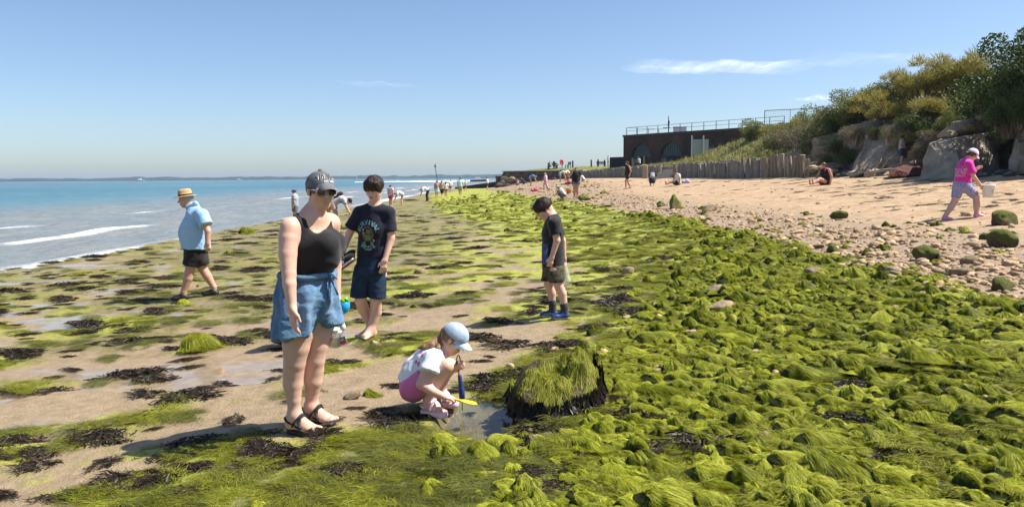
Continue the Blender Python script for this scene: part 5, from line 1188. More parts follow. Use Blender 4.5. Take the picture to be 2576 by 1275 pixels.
    PT = SDF(.0065); PT.limb([L(0, -.40, .10), J(1103, 856, .02), J(1085, 868, -.02), J(1068, 873, -.03), J(1050, 877, -.03)], [.022, .030, .026, .018, .005], .02); PT.limb([J(1108, 856, .02), J(1103, 875, -.05), J(1092, 886, -.06)], [.02, .016, .005], .02); skin_mesh(PT, 'ponytail', M_HAIR_LB, th, .005, 34, (.3, 1, 1))
    mb = MB(); an = np.linspace(0, 2 * math.pi, 13); c = J(1107, 853, .02); mb.tube([c + V3(.004 * math.cos(p), .026 * math.cos(p), .026 * math.sin(p)) for p in an], .008, 6, False); mb.build('hair_band', simple('band_blue', (.03, .05, .16), .7), th, True)
    t = NT('sandal_pink'); co = t.coord('Object'); M_SP = t.set(color=t.ramp(t.noise(26, 3, .6, co), [(.35, (.78, .42, .55)), (.65, (.84, .70, .76))]), rough=.45)
    for (g, f, s), zz in ((gR, zR), (gL, zL)):
        sd = empty('sandal', (0, 0, 0)); sd.parent = th; Lf = .165
        SO = SDF(.006); SO.ecap(g - f * .17 * Lf + V3(0, 0, -.006), g + f * .62 * Lf + V3(0, 0, -.006), (.20 * Lf, .045), (.235 * Lf, .04), s, .02); SO.plane(V3(0, 0, zz - .03), (0, 0, -1)); SO.plane(V3(0, 0, zz + .010), (0, 0, 1)); skin_mesh(SO, 'sole', M_SP, sd)
        for q, w in ((.40, .017), (.16, .017)):
            ps = np.linspace(-.1, math.pi + .1, 11); snap_tube([g + f * q * Lf + s * .21 * Lf * math.cos(p) + V3(0, 0, .012 + .06 * max(0, math.sin(p)) ** .8) for p in ps], bvB, .004, w, .35).build('strap', M_SP, sd, True)
        ps = np.linspace(0, math.pi, 9); snap_tube([g - f * (.02 + .19 * math.sin(p)) * Lf + s * .17 * Lf * math.cos(p) + V3(0, 0, .04) for p in ps], bvB, .004, .014, .4).build('strap', M_SP, sd, True)
    # yellow spade in her right hand
    c = h.base + J(1139, 1003, -.16); e = h.base + J(1200, 1016, -.13); sp = empty('toy_spade', c); tag(sp, 'bright yellow plastic toy spade held over the rock pool', 'spade'); M_Y = simple('spade_yellow', (.80, .62, .01), .35, .05)
    d = unit(e - c); Ln = np.linalg.norm(e - c); sd = unit(np.cross(d, (0, 0, 1))); up = np.cross(sd, d); Rm = np.stack([d, sd, up], 1)
    mb = MB(); mb.tube([-d * .05, d * .06], .010, 8); mb.build('handle', simple('spade_orange', (.72, .36, .02), .35, .05), sp, True)
    nx, ny = 9, 7; VV = []
    for lay in (0, 1):
        for i in range(nx):
            for j in range(ny):
                u = i / (nx - 1); w = (j / (ny - 1) * 2 - 1) * (.014 + .026 * sm(0, .35, u)) * (1 - .5 * sm(.8, 1, u)); VV.append(Rm @ V3(.045 + u * (Ln - .045), w, .010 * abs(w / .04) - .004 * lay - .006 * math.sin(u * 3)))
    F = []
    for i in range(nx - 1):
        for j in range(ny - 1): q = i * ny + j; F.append((q, q + 1, q + ny + 1, q + ny)); q += nx * ny; F.append((q, q + ny, q + ny + 1, q + 1))
    o_ = nx * ny
    for i in range(nx - 1): q = i * ny; F.append((q, q + ny, q + ny + o_, q + o_)); q += ny - 1; F.append((q + ny, q, q + o_, q + ny + o_))
    for j in range(ny - 1): q = (nx - 1) * ny + j; F.append((q, q + 1, q + 1 + o_, q + o_))
    obj('blade', mesh_data('blade', VV, F, M_Y, True), sp)
    # folded net with black loop handle in her left hand
    c = h.base + J(1153, 922, .0); nt = empty('hand_net', c); tag(nt, 'black looped handle with blue net cloth hanging, held by the crouching girl', 'net'); M_K = simple('net_black', (.012, .012, .014), .5)
    a0 = J(1153, 908, 0) - J(1153, 922, 0); mb = MB(); mb.tube([a0 + V3(.012 * math.cos(p), .004 * math.cos(p), .042 * math.sin(p)) for p in an], .004, 6, False); mb.build('loop', M_K, nt, True)
    mb = MB(); mb.tube([a0 - V3(0, 0, .04), J(1155, 948, 0) - J(1153, 922, 0)], .004, 6); mb.build('shaft', M_K, nt, True)
    b0 = J(1156, 945, 0) - J(1153, 922, 0); b1 = J(1163, 1000, .02) - J(1153, 922, 0); N_ = SDF(.006); N_.ecap(b0, b1, (.010, .008), (.020, .012), (1, 0, 0), .01); skin_mesh(N_, 'net_cloth', simple('net_blue', (.015, .05, .20), .7, .4, 50, .5), nt, .006, 40, (1, 1, .2))
    mb = MB(); mb.tube([b1 + V3(0, 0, .01), b1 + V3(-.002, 0, -.09)], .003, 5); mb.build('rod', M_K, nt)
girl()
# ---------------------------------------------------------------- old man in straw hat
def old_man():
    h = Hero(498, 748, 'elderly man in straw hat, pale blue checked shirt and black shorts'); J, k, th = h.J, h.k, h.th; fw = unit(V3(-1, -.25, 0)); rt = V3(fw[1], -fw[0], 0); S = SDF(.0095)
    H = .245; hc = J(467, 502, 0); hf = unit(V3(-.95, -.22, -.12)); L, R = add_head(S, hc, H, hf, (0, 0, 1), True, jaw=1.15); nb = J(484, 526, .02); S.cap(L(0, -.12, -.2), nb, .068, .075, .03)
    chest, pel = J(492, 570, .03), J(492, 632, .03); shL, shR = J(508, 542, -.16), J(488, 542, .20); S.ecap(J(490, 545, .02), chest, (.17, .10), (.17, .15), rt, .05); S.ecap(chest, pel, (.17, .16), (.17, .15), rt, .05); S.cap(nb, shL, .06, .07, .05); S.cap(nb, shR, .06, .07, .05)
    elL, wrL = J(523, 582, -.22), J(522, 612, -.24); S.limb([shL, elL, wrL], [.062, .048, .034], .03); add_hand(S, wrL, V3(.05, 0, -1), V3(-.3, 1, 0), V3(-1, -.2, 0), .175, .8)
    S.limb([shR, J(470, 590, .24), J(462, 625, .20)], [.06, .045, .033], .03)
    knA, anA = J(478, 676, -.05), J(462, 734, -.08); knB, anB = J(509, 674, .10), J(538, 722, .10); S.limb([J(486, 640, -.03), knA, J(473, 700, -.06), anA], [.105, .068, .068, .042], .03); S.limb([J(500, 640, .08), knB, J(522, 695, .10), anB], [.105, .068, .066, .042], .03)
    zA, zB = h.gl(anA), h.gl(anB); S.cap(anA, V3(anA[0], anA[1], zA + .08), .042, .042, .02); S.cap(anB, V3(anB[0], anB[1], zB + .08), .042, .042, .02); skin_mesh(S, 'body', M_SKIN3, th); eyes(L, R, H, th)
    t = NT('checked_shirt'); co = t.coord('Object'); c1 = t.new('ShaderNodeTexChecker'); c1.inputs['Scale'].default_value = 90; c1.inputs['Color1'].default_value = (.20, .42, .66, 1); c1.inputs['Color2'].default_value = (.40, .60, .78, 1); t.link(co, c1.inputs['Vector'])
    M_CH = t.set(color=t.mix(t.ramp(t.noise(5, 3, .6, co), [(.3, 0), (.7, .5)]), c1.outputs['Color'], (.42, .62, .80)), rough=.85, spec=.2, normal=t.bump(t.noise(14, 4, .6, co), .5, .02))
    T = SDF(.010); T.ecap(J(490, 540, .02), chest, (.18, .125), (.195, .19), rt, .04); T.ecap(chest, J(493, 628, .03), (.195, .20), (.20, .205), rt, .05); T.ell(J(474, 590, .02), (.13, .16, .17), None, .06); T.cap(J(488, 530, .02), shL, .075, .085, .04); T.cap(J(488, 530, .02), shR, .075, .085, .04); T.fcap(shL, J(519, 566, -.205), .085, .098, .04); T.fcap(shR, J(478, 566, .24), .08, .09, .04)
    T.cap(J(470, 520, -.05), J(492, 512, -.04), .022, .026, .02); T.cap(J(492, 512, -.04), J(497, 516, .1), .026, .026, .02); T.plane(J(492, 625, 0), unit(V3(-.06, 0, -1))); skin_mesh(T, 'shirt', M_CH, th, .010, 6, (1, 1, .8), None, 14)
    B = SDF(.010); B.ecap(J(492, 620, .03), J(492, 645, .03), (.175, .16), (.178, .165), rt, .03); B.fcap(J(485, 640, -.04), J(479, 668, -.05), .118, .112, .03); B.fcap(J(502, 640, .09), J(509, 667, .10), .118, .112, .03); skin_mesh(B, 'shorts', M_BLACK, th, .007, 8)
    M_K = simple('shoe_black', (.015, .014, .015), .6, .2, 20); shoe(th, anA, V3(-1, -.2, 0), zA, .27, M_K, M_K); shoe(th, anB, V3(-1, -.1, 0), zB, .27, M_K, M_K)
    HS = SDF(.009); HS.ell(L(0, -.09, .05), np.array([.345, .39, .36]) * H, R, .02); HS.plane(L(0, .02, 0), R[:, 1]); HS.plane(L(0, 0, -.16), -R[:, 2]); skin_mesh(HS, 'hair', hairmat('hair_grey', (.25, .24, .23), (.5, .48, .46)), th, .003, 30)
    t = NT('straw'); co = t.coord('Object'); w = t.new('ShaderNodeTexWave', wave_type='BANDS', bands_direction='Z'); w.inputs['Scale'].default_value = 90; w.inputs['Distortion'].default_value = 2; t.link(co, w.inputs['Vector']); M_ST = t.set(color=t.ramp(w.outputs['Fac'], [(0, (.42, .27, .11)), (1, (.62, .44, .21))]), rough=.8, normal=t.bump(w.outputs['Fac'], .4, .01))
    hat = empty('straw_hat', (0, 0, 0)); hat.parent = th; hat['label'] = 'straw trilby with dark band'; R2 = R; c = L(0, -.02, .20)
    mb = MB(); mb.lathe([(.36 * H, 0), (.62 * H, -.02 * H), (.64 * H, -.0 * H), (.62 * H, .02 * H), (.40 * H, .04 * H), (.385 * H, .30 * H), (.34 * H, .42 * H), (.20 * H, .46 * H), (.001, .42 * H)], 28, c, R2 @ np.diag([.88, 1.05, 1])); mb.build('crown', M_ST, hat, True)
    mb = MB(); mb.lathe([(.41 * H, .045 * H), (.408 * H, .14 * H), (.392 * H, .142 * H)], 28, c, R2 @ np.diag([.88, 1.05, 1])); mb.build('band', simple('hat_band', (.012, .011, .012), .7), hat, True)
old_man()
# ---------------------------------------------------------------- child in pink walking with a bucket
def pink_child():
    h = Hero(2425, 556, 'child in bright pink T-shirt, patterned shorts and pale pink cap striding', y0=13.9); J, k, th = h.J, h.k, h.th
    fw = unit(V3(.95, .32, 0)); rt = V3(fw[1], -fw[0], 0); S = SDF(.009); H = .215; hc = J(2446, 390, .03); hf = unit(V3(.85, .18, -.45)); L, R = add_head(S, hc, H, hf, (.3, 0, 1), True)
    nb = J(2434, 404, .02); S.cap(L(0, -.15, -.2), nb, .05, .055, .03); chest, pel = J(2427, 428, .02), J(2418, 466, .02); shR, shL = J(2438, 413, -.13), J(2424, 409, .15)
    S.ecap(J(2430, 413, .02), chest, (.12, .07), (.12, .09), rt, .04); S.ecap(chest, pel, (.12, .09), (.12, .10), rt, .04); S.cap(nb, shR, .045, .05, .03); S.cap(nb, shL, .045, .05, .03)
    elR, wrR = J(2449, 444, -.20), J(2466, 466, -.14); S.limb([shR, elR, wrR], [.046, .037, .026], .03); add_hand(S, wrR, unit(V3(.5, 0, -.6)), V3(-.3, .8, 0), V3(.6, 0, .5), .13, 1.1)
    elL, wrL = J(2447, 432, .30), J(2458, 424, .25); S.limb([shL, elL, wrL], [.045, .036, .026], .03); add_hand(S, wrL, V3(.8, 0, .3), V3(0, -1, 0), V3(0, 0, 1), .12, .8)
    knB, anB = J(2402, 505, .06), J(2377, 545, .0); knF, anF = J(2456, 496, .0), J(2457, 541, -.05); S.limb([J(2412, 472, .06), knB, J(2393, 520, .05), anB], [.082, .057, .054, .035], .03); S.limb([J(2428, 472, -.04), knF, J(2457, 517, -.03), anF], [.082, .057, .056, .036], .03)
    zF, zB = h.gl(anF), h.gl(anB); S.cap(anF, V3(anF[0], anF[1], zF + .07), .036, .036, .02); S.cap(anB, V3(anB[0] - .0, anB[1], zB + .08), .035, .035, .02); skin_mesh(S, 'body', M_SKIN2, th); eyes(L, R, H, th)
    M_HP = fabric('hot_pink', (.74, .035, .34), .85); T = SDF(.0095); T.ecap(J(2430, 411, .02), chest, (.13, .085), (.145, .115), rt, .03); T.ecap(chest, J(2421, 460, .02), (.145, .115), (.15, .12), rt, .04); T.cap(J(2432, 405, .02), shR, .05, .058, .03); T.cap(J(2432, 405, .02), shL, .05, .058, .03); T.fcap(shR, J(2446, 437, -.18), .06, .072, .03); T.fcap(shL, J(2440, 428, .26), .06, .066, .03); T.plane(J(2420, 459, 0), unit(J(2416, 475, 0) - J(2424, 430, 0))); _, VF = skin_mesh(T, 'shirt', M_HP, th, .005, 8, (1, 1, 1), None, 15)
    bv = bvh_of(VF); nr = unit(V3(-.62, -1, 0)); ex = unit(V3(1, -.62, 0)); ey = unit(J(2425, 415, 0) - J(2417, 450, 0)); o3 = J(2416, 433, -.1); M_LT = simple('print_lilac', (.66, .50, .68), .7)
    for i, w in enumerate(('TAKE ME', 'TO THE', 'BEACH')): decal('lettering', [xf(text_poly(w), .048, .062, 0, 0, .022 - i * .052)], o3, ex, ey, nr, bv, M_LT, th, .005)
    decal('print', [disc(0, .09, .045, .02, 14)], o3, ex, ey, nr, bv, simple('print_peach', (.72, .16, .38), .7), th, .004)
    t = NT('scale_pattern'); co = t.coord('Object'); vo = t.new('ShaderNodeTexVoronoi', feature='F1'); vo.inputs['Scale'].default_value = 26; vo.inputs['Randomness'].default_value = .5; t.link(co, vo.inputs['Vector']); M_SC = t.set(color=t.mix(t.ramp(vo.outputs['Distance'], [(.25, 0), (.55, 1)]), (.55, .30, .42), t.mix(t.noise(8, 2, .5, co), (.08, .12, .40), (.28, .44, .62))), rough=.6)
    B = SDF(.0095); B.ecap(J(2421, 454, .02), J(2418, 470, .02), (.135, .108), (.14, .115), rt, .03); B.fcap(J(2412, 468, .06), J(2404, 498, .06), .098, .074, .03); B.fcap(J(2427, 468, -.04), J(2452, 491, -.01), .098, .074, .03); skin_mesh(B, 'shorts', M_SC, th, .003, 12)
    M_PS = simple('slider_pink', (.72, .30, .44), .5); shoe(th, anF, V3(1, -.1, 0), zF, .20, M_PS, M_PS, 'shoe'); shoe(th, anB, V3(.75, -.5, 0), zB, .20, M_PS, M_PS, 'shoe')
    M_PCAP = fabric('cap_palepink', (.78, .60, .68), .85, .05); cap = empty('cap', (0, 0, 0)); cap.parent = th; cap_dome(L, R, H, cap, M_PCAP, .008, .11, (.385, .46, .42), (0, -.02, .14), 'crown', .05); cap_brim(L, R, H, cap, M_PCAP, .34, .42, .22, .45, .36, 'brim', .40)
    HS = SDF(.008); HS.ell(L(0, -.08, .05), np.array([.36, .42, .38]) * H, R, .02); HS.plane(L(0, .10, 0), R[:, 1]); HS.plane(L(0, 0, -.26), -R[:, 2]); HS.cap(L(0, -.40, -.05), L(0, -.55, -.12), .035, .03, .03); skin_mesh(HS, 'hair', M_HAIR_B, th, .005, 26)
    c = h.base + J(2485, 497, -.14); bk = empty('white_bucket', c); tag(bk, 'milky white bucket with blue print carried by the child in pink', 'bucket'); r = 15 * k; bucket_mesh(bk, (0, 0, 0), r, r * .72, 31 * k, M_MILKY); mb = MB(); an = np.linspace(0, math.pi, 13); mb.tube([(-r * math.cos(p) * .98, 0, 31 * k + .05 * math.sin(p)) for p in an], .004, 6); mb.build('handle', M_WHITE, bk, True)
    bp = [(lambda a0, a1: (np.array([(.028 * math.cos(a0), .028 * math.sin(a0)), (.028 * math.cos(a1), .028 * math.sin(a1)), (.016 * math.cos(a1), .016 * math.sin(a1)), (.016 * math.cos(a0), .016 * math.sin(a0))]), [(0, 1, 2, 3)]))(math.radians(60 + i * 22), math.radians(82 + i * 22)) for i in range(10)]
    wrap_print('blue_print', bp, r * .88, .11, -math.pi / 2 + .35, M_CYAN, bk, .12)
pink_child()
# ================================================================== people farther along the beach
POSE = {
 'stand': dict(head=(.015, 0, .925), neck=(0, 0, .845), chest=(0, 0, .73), pel=(0, 0, .535), sh=((0, .112, .805), (0, -.112, .805)), el=((-.02, .145, .64), (-.02, -.145, .64)), wr=((.03, .135, .505), (.03, -.135, .505)), kn=((.015, .05, .285), (.015, -.05, .285)), an=((-.01, .05, .045), (-.01, -.05, .045))),
 'walk': dict(head=(.03, 0, .92), neck=(.01, 0, .84), chest=(0, 0, .73), pel=(0, 0, .53), sh=((0, .112, .80), (0, -.112, .80)), el=((-.05, .145, .64), (.03, -.145, .64)), wr=((.0, .135, .51), (.11, -.135, .53)), kn=((.09, .045, .29), (-.03, -.045, .28)), an=((.08, .045, .05), (-.14, -.045, .07))),
 'bend': dict(head=(.30, 0, .575), neck=(.21, 0, .615), chest=(.10, 0, .64), pel=(-.08, 0, .54), sh=((.18, .10, .60), (.18, -.10, .60)), el=((.23, .11, .45), (.23, -.11, .45)), wr=((.29, .07, .32), (.29, -.07, .32)), kn=((-.01, .055, .29), (-.03, -.055, .29)), an=((-.03, .055, .045), (-.07, -.055, .045))),
 'crouch': dict(head=(.20, 0, .53), neck=(.12, 0, .46), chest=(.03, 0, .36), pel=(-.10, 0, .18), sh=((.10, .11, .43), (.10, -.11, .43)), el=((.18, .13, .31), (.18, -.13, .31)), wr=((.27, .08, .20), (.27, -.08, .20)), kn=((.15, .09, .29), (.15, -.09, .29)), an=((-.02, .07, .045), (-.02, -.07, .045))),
 'sit': dict(head=(.06, 0, .455), neck=(.0, 0, .375), chest=(-.02, 0, .27), pel=(-.02, 0, .075), sh=((-.01, .11, .345), (-.01, -.11, .345)), el=((-.04, .16, .20), (.06, -.15, .22)), wr=((-.02, .16, .06), (.17, -.10, .13)), kn=((.21, .06, .14), (.21, -.06, .11)), an=((.41, .05, .035), (.40, -.05, .03))),
 'perch': dict(head=(.05, 0, .66), neck=(.0, 0, .58), chest=(-.02, 0, .47), pel=(-.02, 0, .28), sh=((-.01, .11, .545), (-.01, -.11, .545)), el=((.02, .14, .40), (.02, -.14, .40)), wr=((.13, .08, .34), (.13, -.08, .34)), kn=((.22, .06, .29), (.22, -.06, .29)), an=((.22, .05, .04), (.22, -.05, .04))),
}
_cm = {}
def C(c):
    if c not in _cm: _cm[c] = fabric('cloth', c, .85, .1)
    return _cm[c]
def folk(u, v, hgt, pose, face, label, shirt=(.7, .7, .7), bottom=(.05, .05, .06), legs='shorts', hair=(.03, .018, .01), hat=None, pack=None, longhair=False, d=None, sleeve=True, wide=1.0, z=None, group=None, arm=None, boots=None, dress=False, brim=True):
    if d is None: g = G(u, v); d = g[1]
    q = P(u, v, d); base = V3(q[0], d, (on_ground(q[0], d) if z is None else z))
    th = empty('person', base, math.radians(face)); tag(th, label, 'person', group)
    p = {k: (np.array(x) * hgt) for k, x in POSE[pose].items()}
    if arm:
        for i, (e_, w_) in arm.items(): p['el'][i] = np.array(e_) * hgt; p['wr'][i] = np.array(w_) * hgt
    kid = 1.0 + .22 * max(0, 1.5 - hgt); H = .133 * hgt * (1 + .5 * max(0, 1.45 - hgt)); vx = max(.010, .0075 * d / 20 + .004) if d > 14 else .011; vx = min(vx, .024)
    S = SDF(vx); fw = unit(p['head'] - p['neck']); ax = unit(p['neck'] - p['chest']); hf = unit(V3(1, 0, -.35 if pose in ('bend', 'crouch', 'sit') else -.1)) if pose != 'bend' else unit(V3(.6, 0, -.8))
    L, R = add_head(S, p['head'], H, hf, (0, 0, 1) if pose != 'bend' else (.8, 0, .6), True)
    S.cap(L(0, -.1, -.25), p['neck'], .034 * hgt, .036 * hgt, .03); sd = V3(0, 1, 0); w = wide * hgt
    S.ecap(p['neck'] * .6 + p['chest'] * .4, p['chest'], (.085 * w, .05 * w), (.09 * w, .062 * w), sd, .04); S.ecap(p['chest'], p['pel'], (.088 * w, .06 * w), (.09 * w, .062 * w), sd, .04)
    bare = SDF(vx)
    for i in (0, 1):
        S.cap(p['neck'], p['sh'][i], .03 * w, .034 * w, .03); S.limb([p['sh'][i], p['el'][i], p['wr'][i]], [.033 * w, .025 * w, .018 * w], .02)
        dd = unit(p['wr'][i] - p['el'][i]); tv = V3(.9, 0, .3) if abs(dd[0]) < .8 else V3(0, 0, 1); add_hand(S, p['wr'][i], dd, V3(0, -1 if i == 0 else 1, 0), tv, .10 * hgt, .6)
        hip = p['pel'] + V3(0, (.05 if i == 0 else -.05) * w, -.02 * hgt); S.limb([hip, p['kn'][i], (p['kn'][i] * .55 + p['an'][i] * .45), p['an'][i]], [.055 * w, .037 * w, .036 * w, .023 * w], .03)
        lay = pose == 'sit'; fx = V3(1, 0, 0); an = p['an'][i]
        if lay: S.cap(an, an + V3(.02, 0, .10) * hgt, .024 * hgt, .02 * hgt, .02)
        else: S.cap(an - V3(.03, 0, .02) * hgt, an + V3(.09, 0, -.025) * hgt, .026 * hgt, .022 * hgt, .02)
    skin_mesh(S, 'body', M_SKIN3 if d > 20 else M_SKIN2, th)
    if shirt is not None:
        T = SDF(vx); g_ = .012 * hgt + vx * .5
        T.ecap(p['neck'] * .55 + p['chest'] * .45, p['chest'], (.092 * w + g_, .055 * w + g_), (.095 * w + g_, .068 * w + g_), sd, .04); e0 = p['pel'] * (.9 if not dress else 1) + p['chest'] * (.1 if not dress else 0); T.ecap(p['chest'], e0, (.095 * w + g_, .068 * w + g_), (.094 * w + g_ * 1.3, .07 * w + g_ * 1.3), sd, .04)
        for i in (0, 1):
            T.cap(p['neck'] * .85 + p['chest'] * .15, p['sh'][i], .034 * w, (.036 * w + g_) if sleeve else .03 * w, .03)
            if sleeve: T.fcap(p['sh'][i], p['sh'][i] * .45 + p['el'][i] * .55 if sleeve != 'long' else p['wr'][i] * .9 + p['el'][i] * .1, .036 * w + g_, .036 * w + g_, .03); 
            if sleeve == 'long': T.limb([p['sh'][i], p['el'][i], p['wr'][i]], [.036 * w + g_, .028 * w + g_, .022 * w + g_], .02)
        skin_mesh(T, 'top', shirt if not isinstance(shirt, tuple) else C(shirt), th, .004 * hgt, 8)
    B = SDF(vx); g_ = .010 * hgt + vx * .5; B.ecap(p['pel'] * .8 + p['chest'] * .2, p['pel'], (.092 * w + g_, .065 * w + g_), (.094 * w + g_, .068 * w + g_), sd, .03)
    for i in (0, 1):
        hip = p['pel'] + V3(0, (.05 if i == 0 else -.05) * w, -.02 * hgt); kn = p['kn'][i]
        if legs == 'trousers': B.limb([hip, kn, p['an'][i]], [.058 * w + g_, .042 * w + g_, .034 * w + g_], .03)
        else: f = {'shorts': .62, 'short': .35, 'long': .95, 'skirt': .75, 'trunks': .25}[legs]; B.fcap(hip, hip * (1 - f) + kn * f, .058 * w + g_, (.052 if legs != 'skirt' else .075) * w + g_, .03 if legs != 'skirt' else .08)
    skin_mesh(B, 'bottoms', bottom if not isinstance(bottom, tuple) else C(bottom), th, .003 * hgt, 9)
    if boots is not None:
        for i in (0, 1):
            K = SDF(vx); K.fcap(p['an'][i] - V3(0, 0, .02 * hgt), p['an'][i] * .6 + p['kn'][i] * .4, .030 * hgt, .034 * hgt, .02); K.cap(p['an'][i] - V3(.02, 0, .02) * hgt, p['an'][i] + V3(.09, 0, -.025) * hgt, .032 * hgt, .028 * hgt, .02); skin_mesh(K, 'boot', C(boots), th)
    if hair is not None:
        HS = SDF(vx); HS.ell(L(0, -.08, .12), np.array([.37, .43, .40]) * H, R, .02); HS.plane(L(0, .16, 0), unit(R @ V3(0, 1, -.8))); HS.plane(L(0, 0, -.18), -R[:, 2])
        if longhair: HS.clip = []; HS = SDF(vx); HS.ell(L(0, -.09, .12), np.array([.37, .42, .40]) * H, R, .02); HS.limb([L(0, -.25, 0), L(0, -.35, -.5), L(0, -.32, -1.2 if longhair is True else -longhair)], [.35 * H, .28 * H, .14 * H], .03); HS.plane(L(0, .16, 0), unit(R @ V3(0, 1, -.8)))
        key = ('h',) + tuple(hair)
        if key not in _cm: _cm[key] = hairmat('hair', tuple(x * .5 for x in hair), tuple(x * 1.5 for x in hair))
        skin_mesh(HS, 'hair', _cm[key], th, .003, 20)
    if hat is not None:
        cp = empty('cap', (0, 0, 0)); cp.parent = th; cap_dome(L, R, H, cp, C(hat), vx * .7, .12, (.40, .46, .42), (0, -.02, .14), 'crown', .05)
        if brim: cap_brim(L, R, H, cp, C(hat), .34, .42, .25, .3, .36)
    if pack is not None:
        K = SDF(vx); bk = unit(np.cross(unit(p['neck'] - p['pel']), V3(0, 1, 0))); bk = bk if bk @ V3(-1, 0, .3) > 0 else -bk; c0 = (p['neck'] * .35 + p['chest'] * .65) + bk * .12 * hgt; c1 = (p['chest'] * .55 + p['pel'] * .45) + bk * .115 * hgt; K.ecap(c0, c1, (.085 * hgt, .055 * hgt), (.095 * hgt, .065 * hgt), sd, .03); skin_mesh(K, 'backpack', C(pack), th, .004, 9)
        for i in (0, 1):
            s0 = p['sh'][i] * .65 + p['neck'] * .35; mb = MB(); mb.tube([c0, s0 + V3(0, 0, .045 * hgt), s0 - bk * .075 * hgt, p['chest'] * .8 + p['pel'] * .2 + V3(0, (.07 if i == 0 else -.07) * hgt, 0) - bk * .07 * hgt], .014 * hgt, 6); mb.build('strap', C(pack), th, True)
    return th
t = NT('tropical_print'); co = t.coord('Object'); M_TROP = t.set(color=t.ramp(t.noise(9, 3, .6, co), [(.40, (.62, .10, .20)), (.47, (.75, .72, .74)), (.60, (.75, .72, .74)), (.66, (.20, .22, .35))], 'CONSTANT'), rough=.85)
t = NT('tattooed'); 
BR = (.05, .028, .015); BL = (.30, .19, .09); DK = (.012, .009, .008); RE = (.10, .035, .015)
folk(848, 569, 1.70, 'bend', 8, 'man in black cap and grey top bending over the weed, black rucksack', (.42, .43, .46), (.45, .40, .32), 'shorts', DK, DK, DK)
folk(744, 566, 1.55, 'stand', 180, 'person with blue cap standing behind the woman\'s shoulder', (.30, .34, .40), (.10, .10, .12), 'shorts', BR, (.05, .09, .36))
folk(983, 520, 1.50, 'stand', 60, 'boy in patterned pink and white shirt and red shorts by the water', M_TROP, (.55, .03, .07), 'shorts', DK)
folk(1009, 517, 1.45, 'bend', 195, 'child in white top bending over with bare legs at the water\'s edge', (.72, .73, .75), (.35, .36, .40), 'short', BL)
folk(1073, 506, 1.65, 'bend', 190, 'stooping person in white shirt, black trousers and white cap', (.75, .75, .76), DK, 'trousers', BR, (.75, .75, .75))
G1 = 'walkers on the weed near the sea mark'
folk(1099, 497, 1.65, 'stand', 100, 'woman in pink top with pale blue towel skirt, left of the group', (.42, .18, .20), (.42, .62, .66), 'skirt', DK, sleeve=False)
folk(1112, 499, 1.68, 'walk', 70, 'fair-haired woman in strappy top and black shorts seen from behind', (.45, .33, .25), DK, 'long', BL, longhair=.7, sleeve=False)
folk(1122, 497, 1.55, 'stand', 95, 'girl with very long dark hair and a white top', (.66, .66, .70), (.13, .12, .12), 'short', DK, longhair=2.0)
folk(1133, 484, 1.66, 'stand', 100, 'person in loose white shirt, dark cap and red shorts facing the sea', (.74, .72, .72), (.28, .06, .06), 'shorts', DK, DK, sleeve='long')
folk(1158, 492, 1.85, 'stand', 92, 'tall man in pale blue shirt, khaki shorts and dark cap', (.55, .68, .76), (.36, .28, .17), 'long', DK, DK, wide=1.1)
folk(1171, 481, 1.50, 'walk', 20, 'child in pale yellow top and dark shorts reaching an arm out', (.66, .66, .45), (.03, .03, .035), 'shorts', DK, arm={1: ((.16, -.12, .70), (.30, -.12, .60))})
folk(1226, 472, 1.70, 'stand', 170, 'person in white shirt and dark blue shorts beside the groyne', (.75, .75, .74), (.02, .025, .07), 'long', DK, DK, d=112)
folk(1337, 467, 1.65, 'bend', -5, 'person in blue shirt bending below the sea wall', (.07, .17, .42), (.30, .30, .30), 'short', BL, d=84)
folk(1302, 464, 1.55, 'sit', 190, 'person in pale patterned shirt sitting below the sea wall', M_TROP, (.2, .2, .24), 'shorts', DK, d=104)
folk(1317, 463, 1.6, 'crouch', 175, 'person in dark clothes crouching beside the sitter at the wall', (.03, .03, .045), (.05, .05, .06), 'trousers', DK, d=104)
folk(1373, 474, 1.35, 'walk', 165, 'girl in pale pink top, leggings and hat with dark boots', (.72, .52, .62), (.60, .36, .40), 'trousers', BL, (.78, .62, .68), longhair=1.0, boots=(.05, .02, .02), d=66, arm={0: ((.14, .12, .60), (.22, .12, .46))})
folk(1411, 463, 1.66, 'bend', 10, 'stooping person in white hat with dark blue rucksack', (.48, .55, .36), (.25, .32, .42), 'long', BL, (.70, .68, .52), (.03, .06, .20), d=84)
folk(1423, 463, 1.6, 'bend', 25, 'stooping fair-haired person in white top beside the blue rucksack', (.72, .68, .68), (.03, .045, .10), 'shorts', BL, d=86)
folk(1429, 462, 1.2, 'sit', 190, 'child in red sitting on the shingle behind the stooping pair', (.24, .03, .04), (.5, .4, .3), 'shorts', RE, d=85)
folk(1449, 498, 1.68, 'stand', -95, 'woman in black T-shirt and denim shorts shading her eyes', (.015, .014, .016), (.12, .15, .28), 'short', BR, wide=1.25, arm={1: ((.10, -.20, .72), (.12, -.06, .93))})
folk(1414, 500, 1.25, 'crouch', 195, 'child in white long top crouching on the shingle edge', (.76, .76, .80), (.10, .09, .10), 'trousers', BL, (.62, .62, .48), longhair=.6)
folk(1466, 463, 1.25, 'crouch', 160, 'child in white sitting on the beach beside the woman in black', (.75, .75, .74), (.3, .3, .33), 'shorts', RE, d=76)
folk(1578.5, 476, 1.75, 'walk', 200, 'bearded person in black vest and dark shorts walking below the fence', (.018, .016, .02), (.03, .022, .045), 'shorts', BR, BR, sleeve=False, longhair=.5, brim=False)
folk(1641, 467, 1.65, 'crouch', 75, 'crouching person in black with a grey rucksack', (.015, .015, .017), (.02, .02, .022), 'long', DK, None, (.30, .31, .32))
